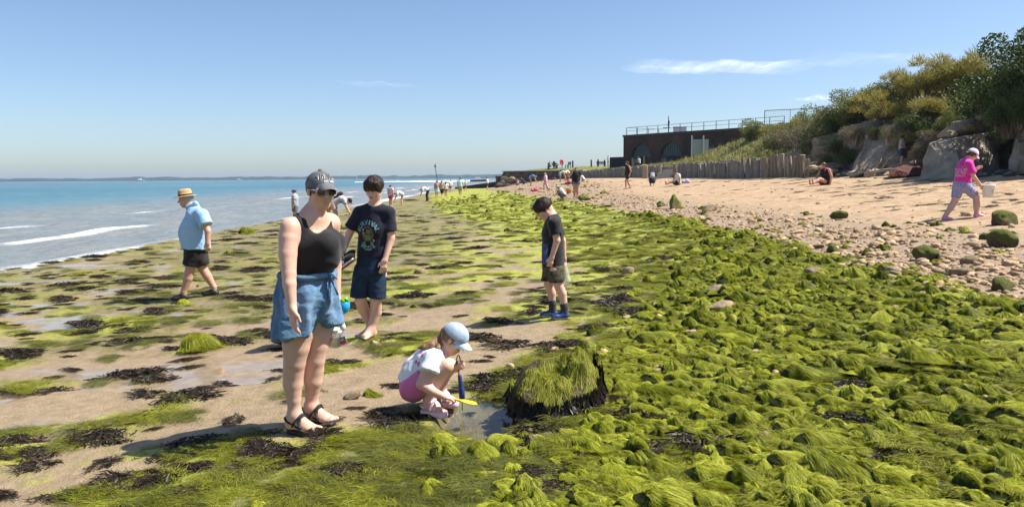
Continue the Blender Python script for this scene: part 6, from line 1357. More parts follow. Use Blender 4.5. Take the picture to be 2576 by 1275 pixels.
folk(1704, 466, 1.70, 'sit', 187, 'man in white T-shirt and black shorts sitting with legs out', (.72, .70, .66), (.02, .02, .02), 'shorts', BR, boots=None)
w_ = folk(2074, 466, 1.62, 'sit', 205, 'woman in black swimsuit with red rucksack sitting on the sand', (.015, .013, .016), (.02, .018, .022), 'trunks', RE, None, (.24, .03, .05), sleeve=False, longhair=.8, wide=1.1)
q = P(2268, 414, 33.5); BOY_LEDGE = (q[0], 33.5, q[2])
folk(2267, 414, 1.22, 'stand', -15, 'child in grey T-shirt and dark blue shorts on a ledge below the cliff', (.42, .43, .46), (.02, .04, .10), 'long', BR, d=33.5, z=q[2], arm={0: ((-.07, .13, .62), (.10, .07, .60)), 1: ((-.05, -.14, .62), (.11, -.06, .60))})
folk(1607, 411, 1.7, 'perch', 190, 'person in white shirt sitting behind the grey fence', (.74, .74, .75), (.06, .06, .08), 'trousers', BR, d=96, z=bank_at((1607 - CX) / FPX * 96, 96))
for i, (u, col, lab) in enumerate([(1384.5, (.5, .5, .48), 'seated person in pale top on the left of the lawn bench'), (1394, (.04, .04, .05), 'seated person in dark top by the post on the lawn')]):
    folk(u, 421, 1.65, 'perch', [170, 20][i], lab, col, (.05, .05, .06), 'trousers', DK, d=128.5, z=bank_at((u - CX) / FPX * 128.5, 128.5), group='people on the lawn')
folk(1530, 418, 1.7, 'stand', 180, 'person in white standing by the lawn bench near the fort', (.66, .64, .64), (.35, .30, .28), 'trousers', DK, d=126, z=bank_at((1530 - CX) / FPX * 126, 126), group='people on the lawn')
# ---- things lying on the beach
g = G(1431, 487); r = 6.6 * g[1] / FPX; ob = empty('orange_bucket', g); tag(ob, 'orange plastic bucket beside the woman in black T-shirt', 'bucket'); M_OR = simple('orange_plastic', (.78, .22, .015), .4, .06); bucket_mesh(ob, (0, 0, 0), r * 1.05, r * .7, .27, M_OR)
mb = MB(); an_ = np.linspace(0, math.pi, 11); mb.tube([(r * math.cos(p), .02, .26 - .08 * math.sin(p)) for p in an_], .008, 6); mb.build('handle', M_OR, ob, True)
def bag(u, v, s, col, label, name='beach_bag'):
    g = G(u, v); o = empty(name, g); tag(o, label, 'bag'); S = SDF(.02); S.ecap((-.22 * s, 0, .10 * s), (.22 * s, 0, .10 * s), (.12 * s, .13 * s), (.12 * s, .11 * s), (0, 1, 0), .05); S.ell((.05, 0, .2 * s), (.16 * s, .12 * s, .1 * s), None, .05); skin_mesh(S, 'body', C(col), o, .02, 6); mb = MB(); mb.tube([(-.15 * s, 0, .2 * s), (0, 0, .36 * s), (.15 * s, 0, .2 * s)], .015, 6); mb.build('handle', C(col), o, True)
bag(1346, 482, 1.0, (.62, .12, .22), 'pink bag lying alone on the shingle'); bag(1726, 461, .8, (.45, .42, .62), 'lilac and white bag on the sand right of the sitting man')
bag(1430, 464, 1.0, (.30, .04, .05), 'dark red bag beside the stooping pair'); bag(1418, 465, .8, (.55, .5, .45), 'pale bag at the feet of the stooping pair')
# ---- boats
def boat(u, d, L, label, cabin=True, hull=(.75, .75, .76)):
    x = (u - CX) / FPX * d; o = empty('boat', (x, d, SEA)); tag(o, label, 'boat'); n = 9; V = []; F = []
    for i in range(n):
        k = i / (n - 1); w = L * .14 * (1 - max(0, (k - .5) / .5) ** 2); z1 = L * (.10 + .05 * k * k)
        V += [(-L / 2 + L * k, -w, z1), (-L / 2 + L * k * .96, 0, -.3), (-L / 2 + L * k, w, z1)]
    for i in range(n - 1):
        a = i * 3; F += [(a, a + 3, a + 4, a + 1), (a + 1, a + 4, a + 5, a + 2), (a, a + 2, a + 5, a + 3)]
    F.append((0, 1, 2)); obj('hull', mesh_data('hull', V, F, simple('hull', hull, .4), False), o)
    mb = MB()
    if cabin: mb.box((-.05 * L, 0, L * .20), (L * .38, L * .18, L * .16), None, .8); mb.build('cabin', simple('cabin', (.7, .72, .74), .4), o)
    return o
boat(358, 1700, 20, 'white motor cruiser far out on the left of the sea'); boat(606, 1900, 14, 'small white boat near the far shore right of the straw hat')
b = boat(1205, 420, 8.5, 'dark speedboat throwing up a white wake by the point', True, (.03, .03, .035))
o = boat(899, 1500, 6, 'small sailing boat with white sail near the far shore', False); mb = MB(); mb.add([(0, 0, .5), (3, 0, .8), (.2, 0, 9), (.1, .1, 4)], [(0, 1, 2), (0, 2, 3), (1, 3, 2), (0, 3, 1)]); mb.build('sail', M_WHITE, o)
x = (336 - CX) / FPX * 1200; o = empty('buoy', (x, 1200, SEA)); tag(o, 'small red channel buoy left of the white cruiser', 'buoy'); mb = MB(); mb.lathe([(1.4, 0), (1.4, .8), (.5, 1.2), (.4, 3.4), (.01, 4.2)], 12); mb.build('float', simple('buoy_red2', (.4, .04, .03), .5), o); mb = MB(); mb.lathe([(.6, 4.2), (.6, 5.0), (.01, 5.0)], 10); mb.build('topmark', simple('buoy_red3', (.4, .04, .03), .5), o)
# wake of the speedboat: low foamy ridge
xs = np.linspace(0, 1, 60); V = []; n = 5
for k in xs:
    for j in range(n): w = (j / (n - 1) - .5) * (2.2 + 3 * k); V.append((-4 - 62 * k, w + 4 * k, SEA + .10 + (.55 * (1 - k) + .22) * (1 - abs(j / 2 - 1)) * (.7 + .5 * random.random())))
t = NT('foam'); M_FOAM = t.set(color=(.82, .84, .85), rough=.8); wk = obj('wake', mesh_data('wake', np.array(V) + np.array([(1205 - CX) / FPX * 420, 420, 0]), grid_faces(60, n)[:, ::-1].copy(), M_FOAM, True)); tag(wk, 'white foam wake behind the speedboat', 'wake', kind='stuff')
ORD1 = ['first', 'second', 'third', 'fourth', 'fifth', 'sixth', 'seventh', 'eighth', 'ninth', 'tenth', 'eleventh', 'twelfth', 'thirteenth', 'fourteenth', 'fifteenth', 'sixteenth', 'seventeenth', 'eighteenth', 'nineteenth', 'twentieth', 'twenty-first', 'twenty-second']
# ================================================================== bushes, cliff rocks, driftwood
def leafmat(name, stops, trans=.3):
    t = NT(name); a = t.attr('rnd'); oi = t.new('ShaderNodeObjectInfo')
    f = t.math('ADD', t.math('MULTIPLY', a, .8), t.math('MULTIPLY', oi.outputs['Random'], .2))
    col = t.ramp(f, stops); t.set(color=col, rough=.55, spec=.35)
    tr = t.new('ShaderNodeBsdfTranslucent'); t.link(col, tr.inputs['Color']); mx = t.new('ShaderNodeMixShader'); mx.inputs[0].default_value = trans
    t.link(t.b.outputs[0], mx.inputs[1]); t.link(tr.outputs[0], mx.inputs[2]); t.link(mx.outputs[0], t.out.inputs['Surface']); return t.m
M_LEAF_D = leafmat('leaf_dark', [(0, (.022, .044, .008)), (.5, (.07, .11, .02)), (1, (.17, .22, .045))])
M_LEAF_G = leafmat('leaf_green', [(0, (.06, .08, .014)), (.5, (.15, .175, .035)), (1, (.30, .29, .07))])
M_LEAF_T = leafmat('leaf_tamarisk', [(0, (.11, .12, .024)), (.5, (.29, .26, .055)), (1, (.50, .38, .10))])
M_LEAF_B = leafmat('leaf_thicket', [(0, (.08, .064, .036)), (.5, (.17, .14, .07)), (1, (.22, .22, .065))])
M_TWIG = simple('twig', (.12, .09, .06), .9, .3, 10); M_TWIGP = simple('twig_pale', (.36, .30, .23), .9, .2, 10)
def leaf_quads(c, size, rg, asp=1.7):
    n = len(c); d = rg.normal(0, 1, (n, 3)); d /= np.linalg.norm(d, axis=1)[:, None]; e = np.cross(d, rg.normal(0, 1, (n, 3))); e /= np.linalg.norm(e, axis=1)[:, None]
    s = (size * rg.uniform(.6, 1.3, n))[:, None]
    V = np.stack([c - d * s * asp * .5, c + e * s * .5, c + d * s * asp * .5, c - e * s * .5], 1).reshape(-1, 3); return V, np.arange(4 * n).reshape(-1, 4)
def bush_mesh(kind, seed):
    rg = np.random.default_rng(seed); nl = 20; lob = rg.normal(0, .36, (nl, 3)); lob[:, 2] = np.abs(lob[:, 2]) * 1.0 - .30; lr = rg.uniform(.26, .46, nl)
    if kind == 'tam':
        m = 8500; li = rg.integers(0, nl, m); dv = rg.normal(0, 1, (m, 3)); dv[:, 2] = np.abs(dv[:, 2]) * .9; dv /= np.linalg.norm(dv, axis=1)[:, None]
        c = lob[li] * 1.1 + dv * (lr[li] * rg.uniform(.2, 1.05, m) ** .6)[:, None]; up = unit((0, .1, 1)); d = dv * .8 + rg.normal(0, .35, (m, 3)) + up * .35; d /= np.linalg.norm(d, axis=1)[:, None]
        e = np.cross(d, rg.normal(0, 1, (m, 3))); e /= np.linalg.norm(e, axis=1)[:, None]; L = (rg.uniform(.07, .20, m))[:, None]; w = (rg.uniform(.005, .010, m))[:, None]
        V = np.stack([c - e * w, c + e * w, c + d * L * .6 + e * w * .9, c + d * L, c + d * L * .6 - e * w * .9], 1).reshape(-1, 3); F = np.arange(5 * m).reshape(-1, 5); a = np.repeat(np.clip(rg.normal(.45, .25, m) + (lob[li][:, 2] * .3), 0, 1), 5)
        mat = M_LEAF_T
    else:
        m = 13000 if kind != 'brown' else 6500; li = rg.integers(0, nl, m); dv = rg.normal(0, 1, (m, 3)); dv /= np.linalg.norm(dv, axis=1)[:, None]
        c = lob[li] + dv * (lr[li] * rg.uniform(.35, 1.08, m) ** .5)[:, None]; V, F = leaf_quads(c, .034 if kind != 'brown' else .028, rg); a = np.repeat(np.clip(.5 + .35 * noise3(c[:, 0] * 3, c[:, 1] * 3, c[:, 2] * 3, seed) + rg.normal(0, .2, m), 0, 1), 4)
        mat = {'dark': M_LEAF_D, 'green': M_LEAF_G, 'brown': M_LEAF_B}[kind]
    f = mesh_data('foliage', V, F, mat, False, {'rnd': a})
    mb = MB()
    for i in range(nl if kind != 'brown' else 2 * nl):
        e = lob[i % nl] * rg.uniform(.6, .95) + rg.normal(0, .06, 3); b = np.array([rg.normal(0, .12), rg.normal(0, .12), -1.0]); mid = (b + e) / 2 + rg.normal(0, .12, 3); mb.tube([b, mid, e, e + (e - mid) * .25 + rg.normal(0, .05, 3)], [.035, .022, .012, .003], 5)
    st = mb.mesh('stems', M_TWIG if kind != 'brown' else M_TWIGP); return f, st
BUSH = {k: [bush_mesh(k, 900 + 10 * i + j) for j in range(2)] for i, k in enumerate(('dark', 'green', 'tam', 'brown'))}
def bush(u, vt, vb, d, kind, wf, label, i=0):
    a = P(u, vt, d); b = P(u, vb, d); R_ = (a[2] - b[2]) / 1.75; c = (a + b) / 2
    th = empty('bush', (c[0], d, b[2])); tag(th, label, 'bush', 'bushes along the bank'); f, s = BUSH[kind][i % 2]
    for nm, me in (('foliage', f), ('stem', s)):
        o = obj(nm, me, th); o.location = (0, 0, R_ * .95); o.scale = (R_ * wf, R_ * wf * .9, R_)
    th.rotation_euler = (0, 0, random.uniform(0, 6.28))
BL_ = [(2560, 84, 330, 26.5, 'dark', 1.0, 'tall dark evergreen bush at the right edge of the picture'), (2497, 165, 335, 28.5, 'dark', .9, 'dark evergreen bush leaning out beside the feathery tree'), (2545, 215, 345, 24.5, 'dark', 1.0, 'dark shaded bush overhanging the clay at the far right'), (2450, 235, 335, 31, 'dark', 1.0, 'dark green bush above the pale rubble on the block'),
 (2392, 118, 275, 36, 'tam', 1.0, 'tallest feathery yellow-green tree on the bank'), (2325, 150, 285, 37, 'tam', 1.05, 'feathery olive tree left of the tallest one'), (2452, 140, 270, 35, 'tam', .9, 'feathery yellow-green tree beside the dark evergreen'), (2285, 180, 290, 39, 'tam', 1.0, 'lower feathery bush on the slope crest'), (2350, 225, 335, 33, 'tam', 1.1, 'golden feathery bush hanging at the cliff edge'), (2220, 235, 340, 37, 'tam', 1.15, 'golden olive bush above the clay hollow'),
 (2240, 203, 325, 39, 'green', 1.1, 'green bush on the crest left of the feathery trees'), (2180, 215, 330, 41, 'green', 1.2, 'rounded green bush on the middle of the crest'), (2130, 238, 355, 42, 'green', 1.2, 'green bush where the crest begins to fall'), (2088, 258, 385, 43, 'green', 1.1, 'green and brown bush above the rubble'), (2300, 275, 348, 33, 'dark', 1.2, 'dark low bush hanging over the child on the ledge'), (2240, 300, 365, 33, 'brown', 1.1, 'dead twiggy bush over the clay face'), (2385, 285, 345, 30.5, 'green', 1.1, 'small green bush behind the pale block'), (2310, 345, 420, 31, 'brown', .9, 'dry grassy clump beside the pale block'),
 (2030, 275, 395, 45, 'brown', 1.15, 'grey-brown thicket above the pale posts'), (1988, 300, 402, 48, 'brown', 1.15, 'brown thicket at the end of the grass slope'), (1952, 325, 398, 51, 'green', 1.0, 'small green bush on the grass slope by the fort'), (2060, 320, 415, 42.5, 'green', 1.0, 'sprawling ivy-green bush behind the pale posts'), (2150, 300, 372, 38, 'brown', 1.1, 'dead brown bush beside the dark clay hollow'), (2115, 335, 405, 40, 'dark', .9, 'dark bush in the clay hollow'), (1925, 345, 400, 55, 'brown', 1.0, 'low dry bush where fence and bank meet'),
 (2200, 318, 352, 36, 'green', 1.6, 'low green fringe on the lip of the clay buttress'), (2275, 330, 395, 34, 'green', 1.0, 'leafy clump right of the child on the ledge'), (2130, 372, 425, 38, 'dark', 1.0, 'dark ivy in the hollow behind the grey stones'), (2335, 318, 352, 30.5, 'brown', 1.5, 'dry grass fringe on the pale block edge'), (2470, 300, 345, 30, 'dark', 1.5, 'dark foliage hanging over the rubble on the block'), (2510, 320, 372, 27.5, 'dark', 1.2, 'dark foliage in the cleft beside the outcrop'), (2080, 385, 418, 40, 'green', 1.3, 'yellow-green leafy plant above the rubble heap'), (2640, 50, 330, 25, 'dark', 1.0, 'dark evergreen bush beyond the right edge'), (2740, 60, 340, 23, 'green', 1.0, 'green bush farther along the bank to the right')]
for i, b in enumerate(BL_): bush(*b, i=i)
# extra scrub so the bank top is closed
for i in range(16):
    y = 62 - i * 2.7; tt = random.uniform(4.0, 10); x = float(XF(y)) + tt; z = bank_at(x, y); k = ('green', 'dark', 'brown', 'tam')[i % 4]; f, s = BUSH[k][i % 2]
    th = empty('bush', (x, y, z)); tag(th, '%s scrub bush behind the bank crest, %s from the fort end' % ({'green': 'green', 'dark': 'dark', 'brown': 'dry brown', 'tam': 'feathery'}[k], ['first', 'second', 'third', 'fourth', 'fifth', 'sixth', 'seventh', 'eighth', 'ninth', 'tenth', 'eleventh', 'twelfth', 'thirteenth', 'fourteenth', 'fifteenth', 'sixteenth'][i]), 'bush', 'scrub behind the bank crest'); r = random.uniform(.8, 1.3)
    for nm, me in (('foliage', f), ('stem', s)): o = obj(nm, me, th); o.location = (0, 0, r * .5); o.scale = (r * 1.3, r * 1.3, r)
# bare pale branches in the thicket
for i, (u, v, u2, v2, d) in enumerate([(1985, 392, 2022, 318, 44), (2050, 385, 2035, 330, 42.5), (2065, 300, 2085, 262, 42), (2010, 300, 2035, 262, 47), (2140, 275, 2165, 245, 41)]):
    a, b = P(u, v, d), P(u2, v2, d - .4); th = empty('bare_branch', a); tag(th, ['long pale bare branch leaning in the thicket', 'short pale bare branch behind the posts', 'bare twig rising from the green bush', 'arching bare bramble stem against the sky', 'thin bare twig on the crest'][i], 'branch', 'bare branches on the bank'); mb = MB(); e = b - a; mb.tube([e * 0, e * .35 + V3(.12, 0, .05), e * .7 + V3(-.05, 0, .02), e], [.045, .036, .026, .01], 6); mb.build('stem', M_TWIGP, th, True)
    mb = MB(); mb.tube([e * .5, e * .62 + V3(.25, 0, .12), e * .7 + V3(.45, 0, .3)], [.022, .014, .004], 5); mb.build('twig', M_TWIGP, th, True)
# grass on the slope
def grass_slope():
    n = 5200; y = RNG.uniform(45, 118, n); t_ = RNG.uniform(.5, 9, n) ** 1.0; x = XF(y) + t_; V = []; A = []
    z = np.array([bank_at(float(a), float(b)) for a, b in zip(x, y)]); hh = RNG.uniform(.12, .34, n) * (1 + .8 * (RNG.random(n) < .12)); hh = np.where(y > 85, hh * .55, hh)
    for j in range(3):
        an = RNG.uniform(0, 6.28, n); w = .035; dx, dy = np.cos(an) * w, np.sin(an) * w; ox, oy = RNG.normal(0, .10, n), RNG.normal(0, .10, n); lx, ly = RNG.normal(-.06, .08, n), RNG.normal(0, .08, n)
        V.append(np.stack([np.stack([x + ox - dx, y + oy - dy, z - .03], 1), np.stack([x + ox + dx, y + oy + dy, z - .03], 1), np.stack([x + ox + lx, y + oy + ly, z + hh], 1)], 1)); A.append(np.repeat(RNG.random(n), 3))
    V = np.concatenate(V).reshape(-1, 3); m = leafmat('bank_grass', [(0, (.10, .12, .025)), (.5, (.20, .20, .055)), (1, (.42, .34, .14))], .25)
    o = obj('bank_grass', mesh_data('bank_grass', V, np.arange(len(V)).reshape(-1, 3), m, False, {'rnd': np.concatenate(A)})); tag(o, 'dry grass growing on the slope below the fort', 'grass', kind='stuff')
grass_slope()
# ---- big pale block and outcrop at the cliff foot
def hull_rock(name, pts, mat, label, cat, sub=3, amp=.10, seed=0):
    pts = np.array(pts); base = V3(pts[:, 0].mean(), pts[:, 1].mean(), pts[:, 2].min()); bm = bmesh.new()
    for p in pts - base: bm.verts.new(p)
    bmesh.ops.convex_hull(bm, input=bm.verts); bmesh.ops.triangulate(bm, faces=bm.faces[:]); bmesh.ops.subdivide_edges(bm, edges=bm.edges[:], cuts=7, use_grid_fill=True); bmesh.ops.triangulate(bm, faces=bm.faces[:])
    v = np.array([x.co for x in bm.verts]); bm.verts.index_update(); f = [tuple(x.index for x in q.verts) for q in bm.faces]; bm.normal_update(); nn = np.array([x.normal for x in bm.verts]); bm.free()
    r = amp * fbm3(v[:, 0] * 1.4, v[:, 1] * 1.4, v[:, 2] * 1.4, 4, 300 + seed) + amp * .35 * fbm3(v[:, 0] * 6, v[:, 1] * 6, v[:, 2] * 6, 3, 310 + seed)
    o = obj(name, mesh_data(name, v + nn * r[:, None], f, mat, False), None, base); return tag(o, label, cat)
t = NT('block_stone'); co = t.coord('Object'); M_BLOCK = t.set(color=t.ramp(t.noise(1.6, 6, .68, co), [(.28, (.16, .13, .10)), (.5, (.33, .275, .21)), (.75, (.50, .43, .34))]), rough=.9, spec=.2, normal=t.bump(t.noise(9, 5, .65, co), .7, .06))
def q_(u, v, d): return P(u, v, d)
hull_rock('clay_block', [q_(2316, 452, 27.0), q_(2336, 362, 27.4), q_(2398, 346, 27.0), q_(2425, 452, 25.8), q_(2505, 330, 28), q_(2515, 452, 27), q_(2345, 360, 30), q_(2330, 452, 30), q_(2500, 330, 31), q_(2500, 452, 31)], M_BLOCK, 'massive pale block slumped at the cliff foot behind the child in pink', 'rock', amp=.16, seed=1)
hull_rock('clay_outcrop', [q_(2536, 452, 25), q_(2552, 380, 25), q_(2560, 300, 25.5), q_(2640, 285, 25), q_(2680, 460, 24), q_(2560, 300, 28), q_(2536, 452, 28), q_(2680, 460, 28)], M_BLOCK, 'rough clay outcrop at the right edge below the dark bush', 'rock', amp=.3, seed=2)
hull_rock('clay_buttress', [q_(2148, 446, 35), q_(2170, 372, 36), q_(2200, 318, 36.5), q_(2262, 318, 36), q_(2300, 380, 35), q_(2318, 446, 34), q_(2200, 318, 39), q_(2148, 446, 38), q_(2310, 446, 38), q_(2280, 318, 39)], M_BLOCK, 'clay buttress behind the child on the ledge', 'cliff', amp=.30, seed=3)
hull_rock('red_rock', [q_(2233, 444, 29.3), q_(2240, 424, 29.5), q_(2270, 416, 30), q_(2316, 412, 30.5), q_(2322, 444, 29.5), q_(2240, 426, 31), q_(2320, 416, 32), q_(2235, 444, 31.5), q_(2322, 446, 32)], M_ROCKR, 'dark red rock lying on the sand at the cliff foot', 'rock', amp=.06, seed=4)
hull_rock('ledge_rock', [q_(2222, 440, 32.2), q_(2243, 418, 32.8), q_(2268, 413, 33), q_(2310, 402, 33.5), q_(2318, 440, 33), q_(2240, 415, 34.5), q_(2308, 404, 34.8), q_(2222, 440, 35), q_(2315, 440, 35)], M_ROCKP, 'pale ledge that the child in grey stands on', 'rock', amp=.05, seed=5)
for i, (u, v, d, s) in enumerate([(2408, 330, 28.5, .5), (2430, 318, 29, .55), (2452, 325, 29, .5), (2475, 322, 29.5, .45), (2390, 338, 28, .3)]): q = q_(u, v, d); put_rock('rubble_rock', RP[i % 5], (q[0], q[1], q[2] - s * .5), (s * 1.2, s, s * .8), ['pale rubble at the left on top of the block', 'largest pale rubble on top of the block', 'pale rubble in the shade on the block', 'pale rubble under the dark bush', 'small stone on the front lip of the block'][i], 'rock', 'rubble on the block', sink=0)
for i in range(16):
    u = 2038 + 4.6 * i; v = random.uniform(402, 434); d = 37.5 + (434 - v) * .10; q = q_(u, v, d); s = random.uniform(.14, .32); put_rock('rubble_rock', RP[i % 5], (q[0], q[1], q[2] - s * .5), (s * 1.25, s, s * .75), ORD1[i] + ' pale rubble stone from the timber posts in the heap', 'rock', 'rubble heap by the posts', sink=0)
M_ROCKG = rockmat('grey_rock', [(.25, (.05, .048, .045)), (.5, (.13, .125, .115)), (.75, (.27, .26, .24))]); RG = [rock_mesh('rock', 540 + i, M_ROCKG) for i in range(4)]
for i in range(34):
    u = 2078 + 4.3 * i if i < 22 else 2472 + 9 * (i - 22); v = random.uniform(428, 443); d = G(u, max(v, 447))[1] + (443 - v) * .22; q = q_(u, v, d); s = random.uniform(.10, .26); put_rock('cliff_stone', RG[i % 4], (q[0], q[1], min(q[2], 2.3) - s * .4), (s * 1.3, s, s * .7), ORD1[i] + ' grey cliff-foot stone counting right from the sitting woman' if i < 22 else ORD1[i - 22] + ' grey stone counting right at the cliff foot behind the child in pink', 'stone', 'stones at the cliff foot', sink=0)
for i in range(6):
    u = 2148 + 13 * i; g = G(u, 446); th = empty('driftwood', g); tag(th, ORD1[i] + ' bleached driftwood branch from the left in the tangle by the red rock', 'driftwood', 'driftwood tangle'); L_ = random.uniform(.5, 1.3); an = random.uniform(-.6, .6); th.rotation_euler = (0, random.uniform(-.15, .15), random.uniform(-1.2, 1.2)); p = [V3(-L_ / 2 * math.cos(an), -.2, .08), V3(0, 0, .22 + .1 * random.random()), V3(L_ / 2 * math.cos(an), .1, .1 + .35 * random.random())]; mb = MB(); mb.tube(p, [.07, .055, .02], 7); mb.build('branch', M_TWIGP, th, True); mb = MB(); mb.tube([p[1], p[1] + V3(.2, -.1, .25), p[1] + V3(.3, -.1, .42)], [.035, .02, .006], 5); mb.build('twig', M_TWIGP, th, True)
# ================================================================== weed-covered stones, turf, kelp, pebbles
def strandmat(name, stops, trans=.25, rough=.5):
    t = NT(name); a = t.attr('rnd'); oi = t.new('ShaderNodeObjectInfo'); n = t.noise(7, 3, .6, t.pos())
    f = t.math('ADD', t.math('MULTIPLY', a, .6), t.math('ADD', t.math('MULTIPLY', oi.outputs['Random'], .22), t.math('MULTIPLY', t.math('SUBTRACT', n, .35), .5)), clamp=True)
    col = t.ramp(f, stops); t.set(color=col, rough=rough, spec=.2)
    tr = t.new('ShaderNodeBsdfTranslucent'); t.link(col, tr.inputs['Color']); mx = t.new('ShaderNodeMixShader'); mx.inputs[0].default_value = trans
    t.link(t.b.outputs[0], mx.inputs[1]); t.link(tr.outputs[0], mx.inputs[2]); t.link(mx.outputs[0], t.out.inputs['Surface']); return t.m
M_ALGAE = strandmat('algae_strand', trans=.12, stops=[(0, (.014, .020, .002)), (.28, (.085, .102, .004)), (.55, (.34, .365, .013)), (1, (.88, .86, .15))])  # ramp ends put shadow and highlight tones into the strand colour
M_ALGAE_O = strandmat('algae_olive', [(0, (.04, .04, .008)), (.4, (.11, .12, .02)), (.75, (.20, .21, .04)), (1, (.32, .30, .08))])
M_TURF = strandmat('algae_turf', [(0, (.022, .026, .003)), (.30, (.085, .095, .007)), (.60, (.235, .245, .016)), (1, (.54, .53, .09))])
M_KELP = strandmat('kelp_frond', [(0, (.010, .007, .005)), (.5, (.034, .024, .015)), (.85, (.085, .06, .034)), (1, (.17, .125, .07))], .08, .46)
t = NT('algae_stone'); co = t.coord('Object'); oi = t.new('ShaderNodeObjectInfo'); ge = t.new('ShaderNodeNewGeometry'); sx = t.new('ShaderNodeSeparateXYZ'); t.link(ge.outputs['Normal'], sx.inputs[0]); n = t.noise(9, 5, .65, co)
sc_ = t.ramp(n, [(.3, (.02, .016, .010)), (.7, (.07, .052, .032))]); gc = t.ramp(t.noise(22, 4, .7, co), [(.3, (.012, .02, .003)), (.7, (.05, .068, .008))])
M_ASTONE = t.set(color=t.mix(t.math('MULTIPLY_ADD', n, 2.4, -.35, clamp=True), sc_, gc), rough=.85, spec=.15, normal=t.bump(t.noise(30, 4, .6, co), .6, .02))  # stone kept near black, painting shade onto the mounds' bare left sides
M_KELPB = strandmat('kelp_black', [(0, (.007, .006, .005)), (.6, (.02, .015, .011)), (1, (.07, .05, .033))], .05, .42)
def ribbon_set(paths, widths, tilt, vals, rg):
    """paths (n,m,3) -> flat strands"""
    n, m, _ = paths.shape; t = np.gradient(paths, axis=1); t /= np.linalg.norm(t, axis=2, keepdims=True) + 1e-9
    up = np.zeros((n, 1, 3)); up[..., 2] = 1; s = np.cross(t, up + 0 * t); s /= np.linalg.norm(s, axis=2, keepdims=True) + 1e-9; nn = np.cross(s, t)
    a = tilt[:, None, None]; s = s * np.cos(a) + nn * np.sin(a); w = (widths[:, None] * np.concatenate([np.linspace(.7, 1, m - 2), [.85, .25]])[None, :])[..., None]
    V = np.stack([paths - s * w, paths + s * w], 2).reshape(n, m * 2, 3); base = np.arange(m - 1) * 2; q = np.stack([base, base + 1, base + 3, base + 2], 1)
    F = (q[None] + (np.arange(n) * m * 2)[:, None, None]).reshape(-1, 4); return V.reshape(-1, 3), F, np.repeat(vals, m * 2)
def mound(seed, n=1150, seg=8, h=.62, bare=.0, trail=1.2, wmin=.006, wmax=.014, nlk=34):
    rg = np.random.default_rng(seed); ax, ay = 1.0, rg.uniform(.75, .95); ph = rg.uniform(0, 6.28, 3)
    def sz(x, y):
        a = np.arctan2(y, x); r = np.sqrt((x / ax) ** 2 + (y / ay) ** 2) / (1 + .2 * np.sin(2 * a + ph[0]) + .12 * np.sin(3 * a + ph[1]) + .07 * np.sin(5 * a + ph[2])); return h * np.clip(1 - r ** 1.9, 0, 1) ** .7 * (1 - .28 * x + .22 * noise2(x * 2.2 + ph[0] * 9, y * 2.2 + ph[1] * 9, 5))
    r0 = np.sqrt(rg.uniform(0, 1, n)) * .86; a0 = rg.uniform(0, 6.28, n); x = np.maximum(r0 * np.cos(a0) * ax, -.42 + rg.normal(0, .12, n)) ; y = r0 * np.sin(a0) * ay; L = rg.uniform(.5, 1.15, n) * trail; vals = rg.random(n); path = np.zeros((n, seg, 3)); off = rg.uniform(.01, .10, n) ** 1.0; wob = rg.normal(0, .35, n); z = sz(x, y)
    lock = rg.integers(0, nlk, n); lk = rg.normal(0, .55, nlk)[lock]; lift = rg.uniform(.0, .10, nlk)[lock]; vals = np.clip(.45 * vals + .55 * rg.random(nlk)[lock], 0, 1)
    for i in range(seg):
        k = i / (seg - 1); path[:, i] = np.stack([x, y, np.maximum(sz(x, y), 0.0) + (off + lift) * (1 - .55 * k) + .012], 1)
        rr = np.sqrt(x * x + y * y) + .15; dx = .95 + .75 * x / rr; dy = .75 * y / rr + lk * .7 + wob * .35 * math.sin(3 * k + 1); nrm = np.sqrt(dx * dx + dy * dy) + 1e-6; st = L / (seg - 1)
        slope = np.abs(sz(x + dx / nrm * .05, y + dy / nrm * .05) - sz(x, y)) / .05; st = st / np.sqrt(1 + slope ** 2); x = x + dx / nrm * st; y = y + dy / nrm * st
    path += rg.normal(0, .012, path.shape) * np.linspace(.2, 1, seg)[None, :, None]; V, F, a = ribbon_set(path, rg.uniform(wmin, wmax, n), rg.normal(0, .5, n), vals, rg)
    bm = bmesh.new(); bmesh.ops.create_icosphere(bm, subdivisions=3, radius=1.0); v = np.array([q.co for q in bm.verts]); f = np.array([[q.index for q in p.verts] for p in bm.faces]); bm.free()
    xx, yy = v[:, 0] * ax, v[:, 1] * ay; zz = np.where(v[:, 2] > 0, sz(xx * .98, yy * .98), -.25 * (1 - v[:, 0] ** 2 - v[:, 1] ** 2)); zz = zz + .03 * fbm3(xx * 4, yy * 4, zz * 4, 2, seed)
    return mesh_data('stone', np.stack([xx, yy, zz], 1), f, M_ASTONE, True), (V, F, a)
MOUNDS = []
for i in range(10):
    st, (V, F, a) = mound(1000 + i, 1150, 8, (.46, .62, .82)[i % 3]); MOUNDS.append((st, mesh_data('algae', V, F, M_ALGAE, True, {'rnd': a})))
MOUNDS_BIG = []
for i in range(4):
    st, (V, F, a) = mound(1050 + i, 3000, 9, (.42, .55)[i % 2], 0, 1.0, .0030, .0068, 90); MOUNDS_BIG.append((st, mesh_data('algae', V, F, M_ALGAE, True, {'rnd': a})))
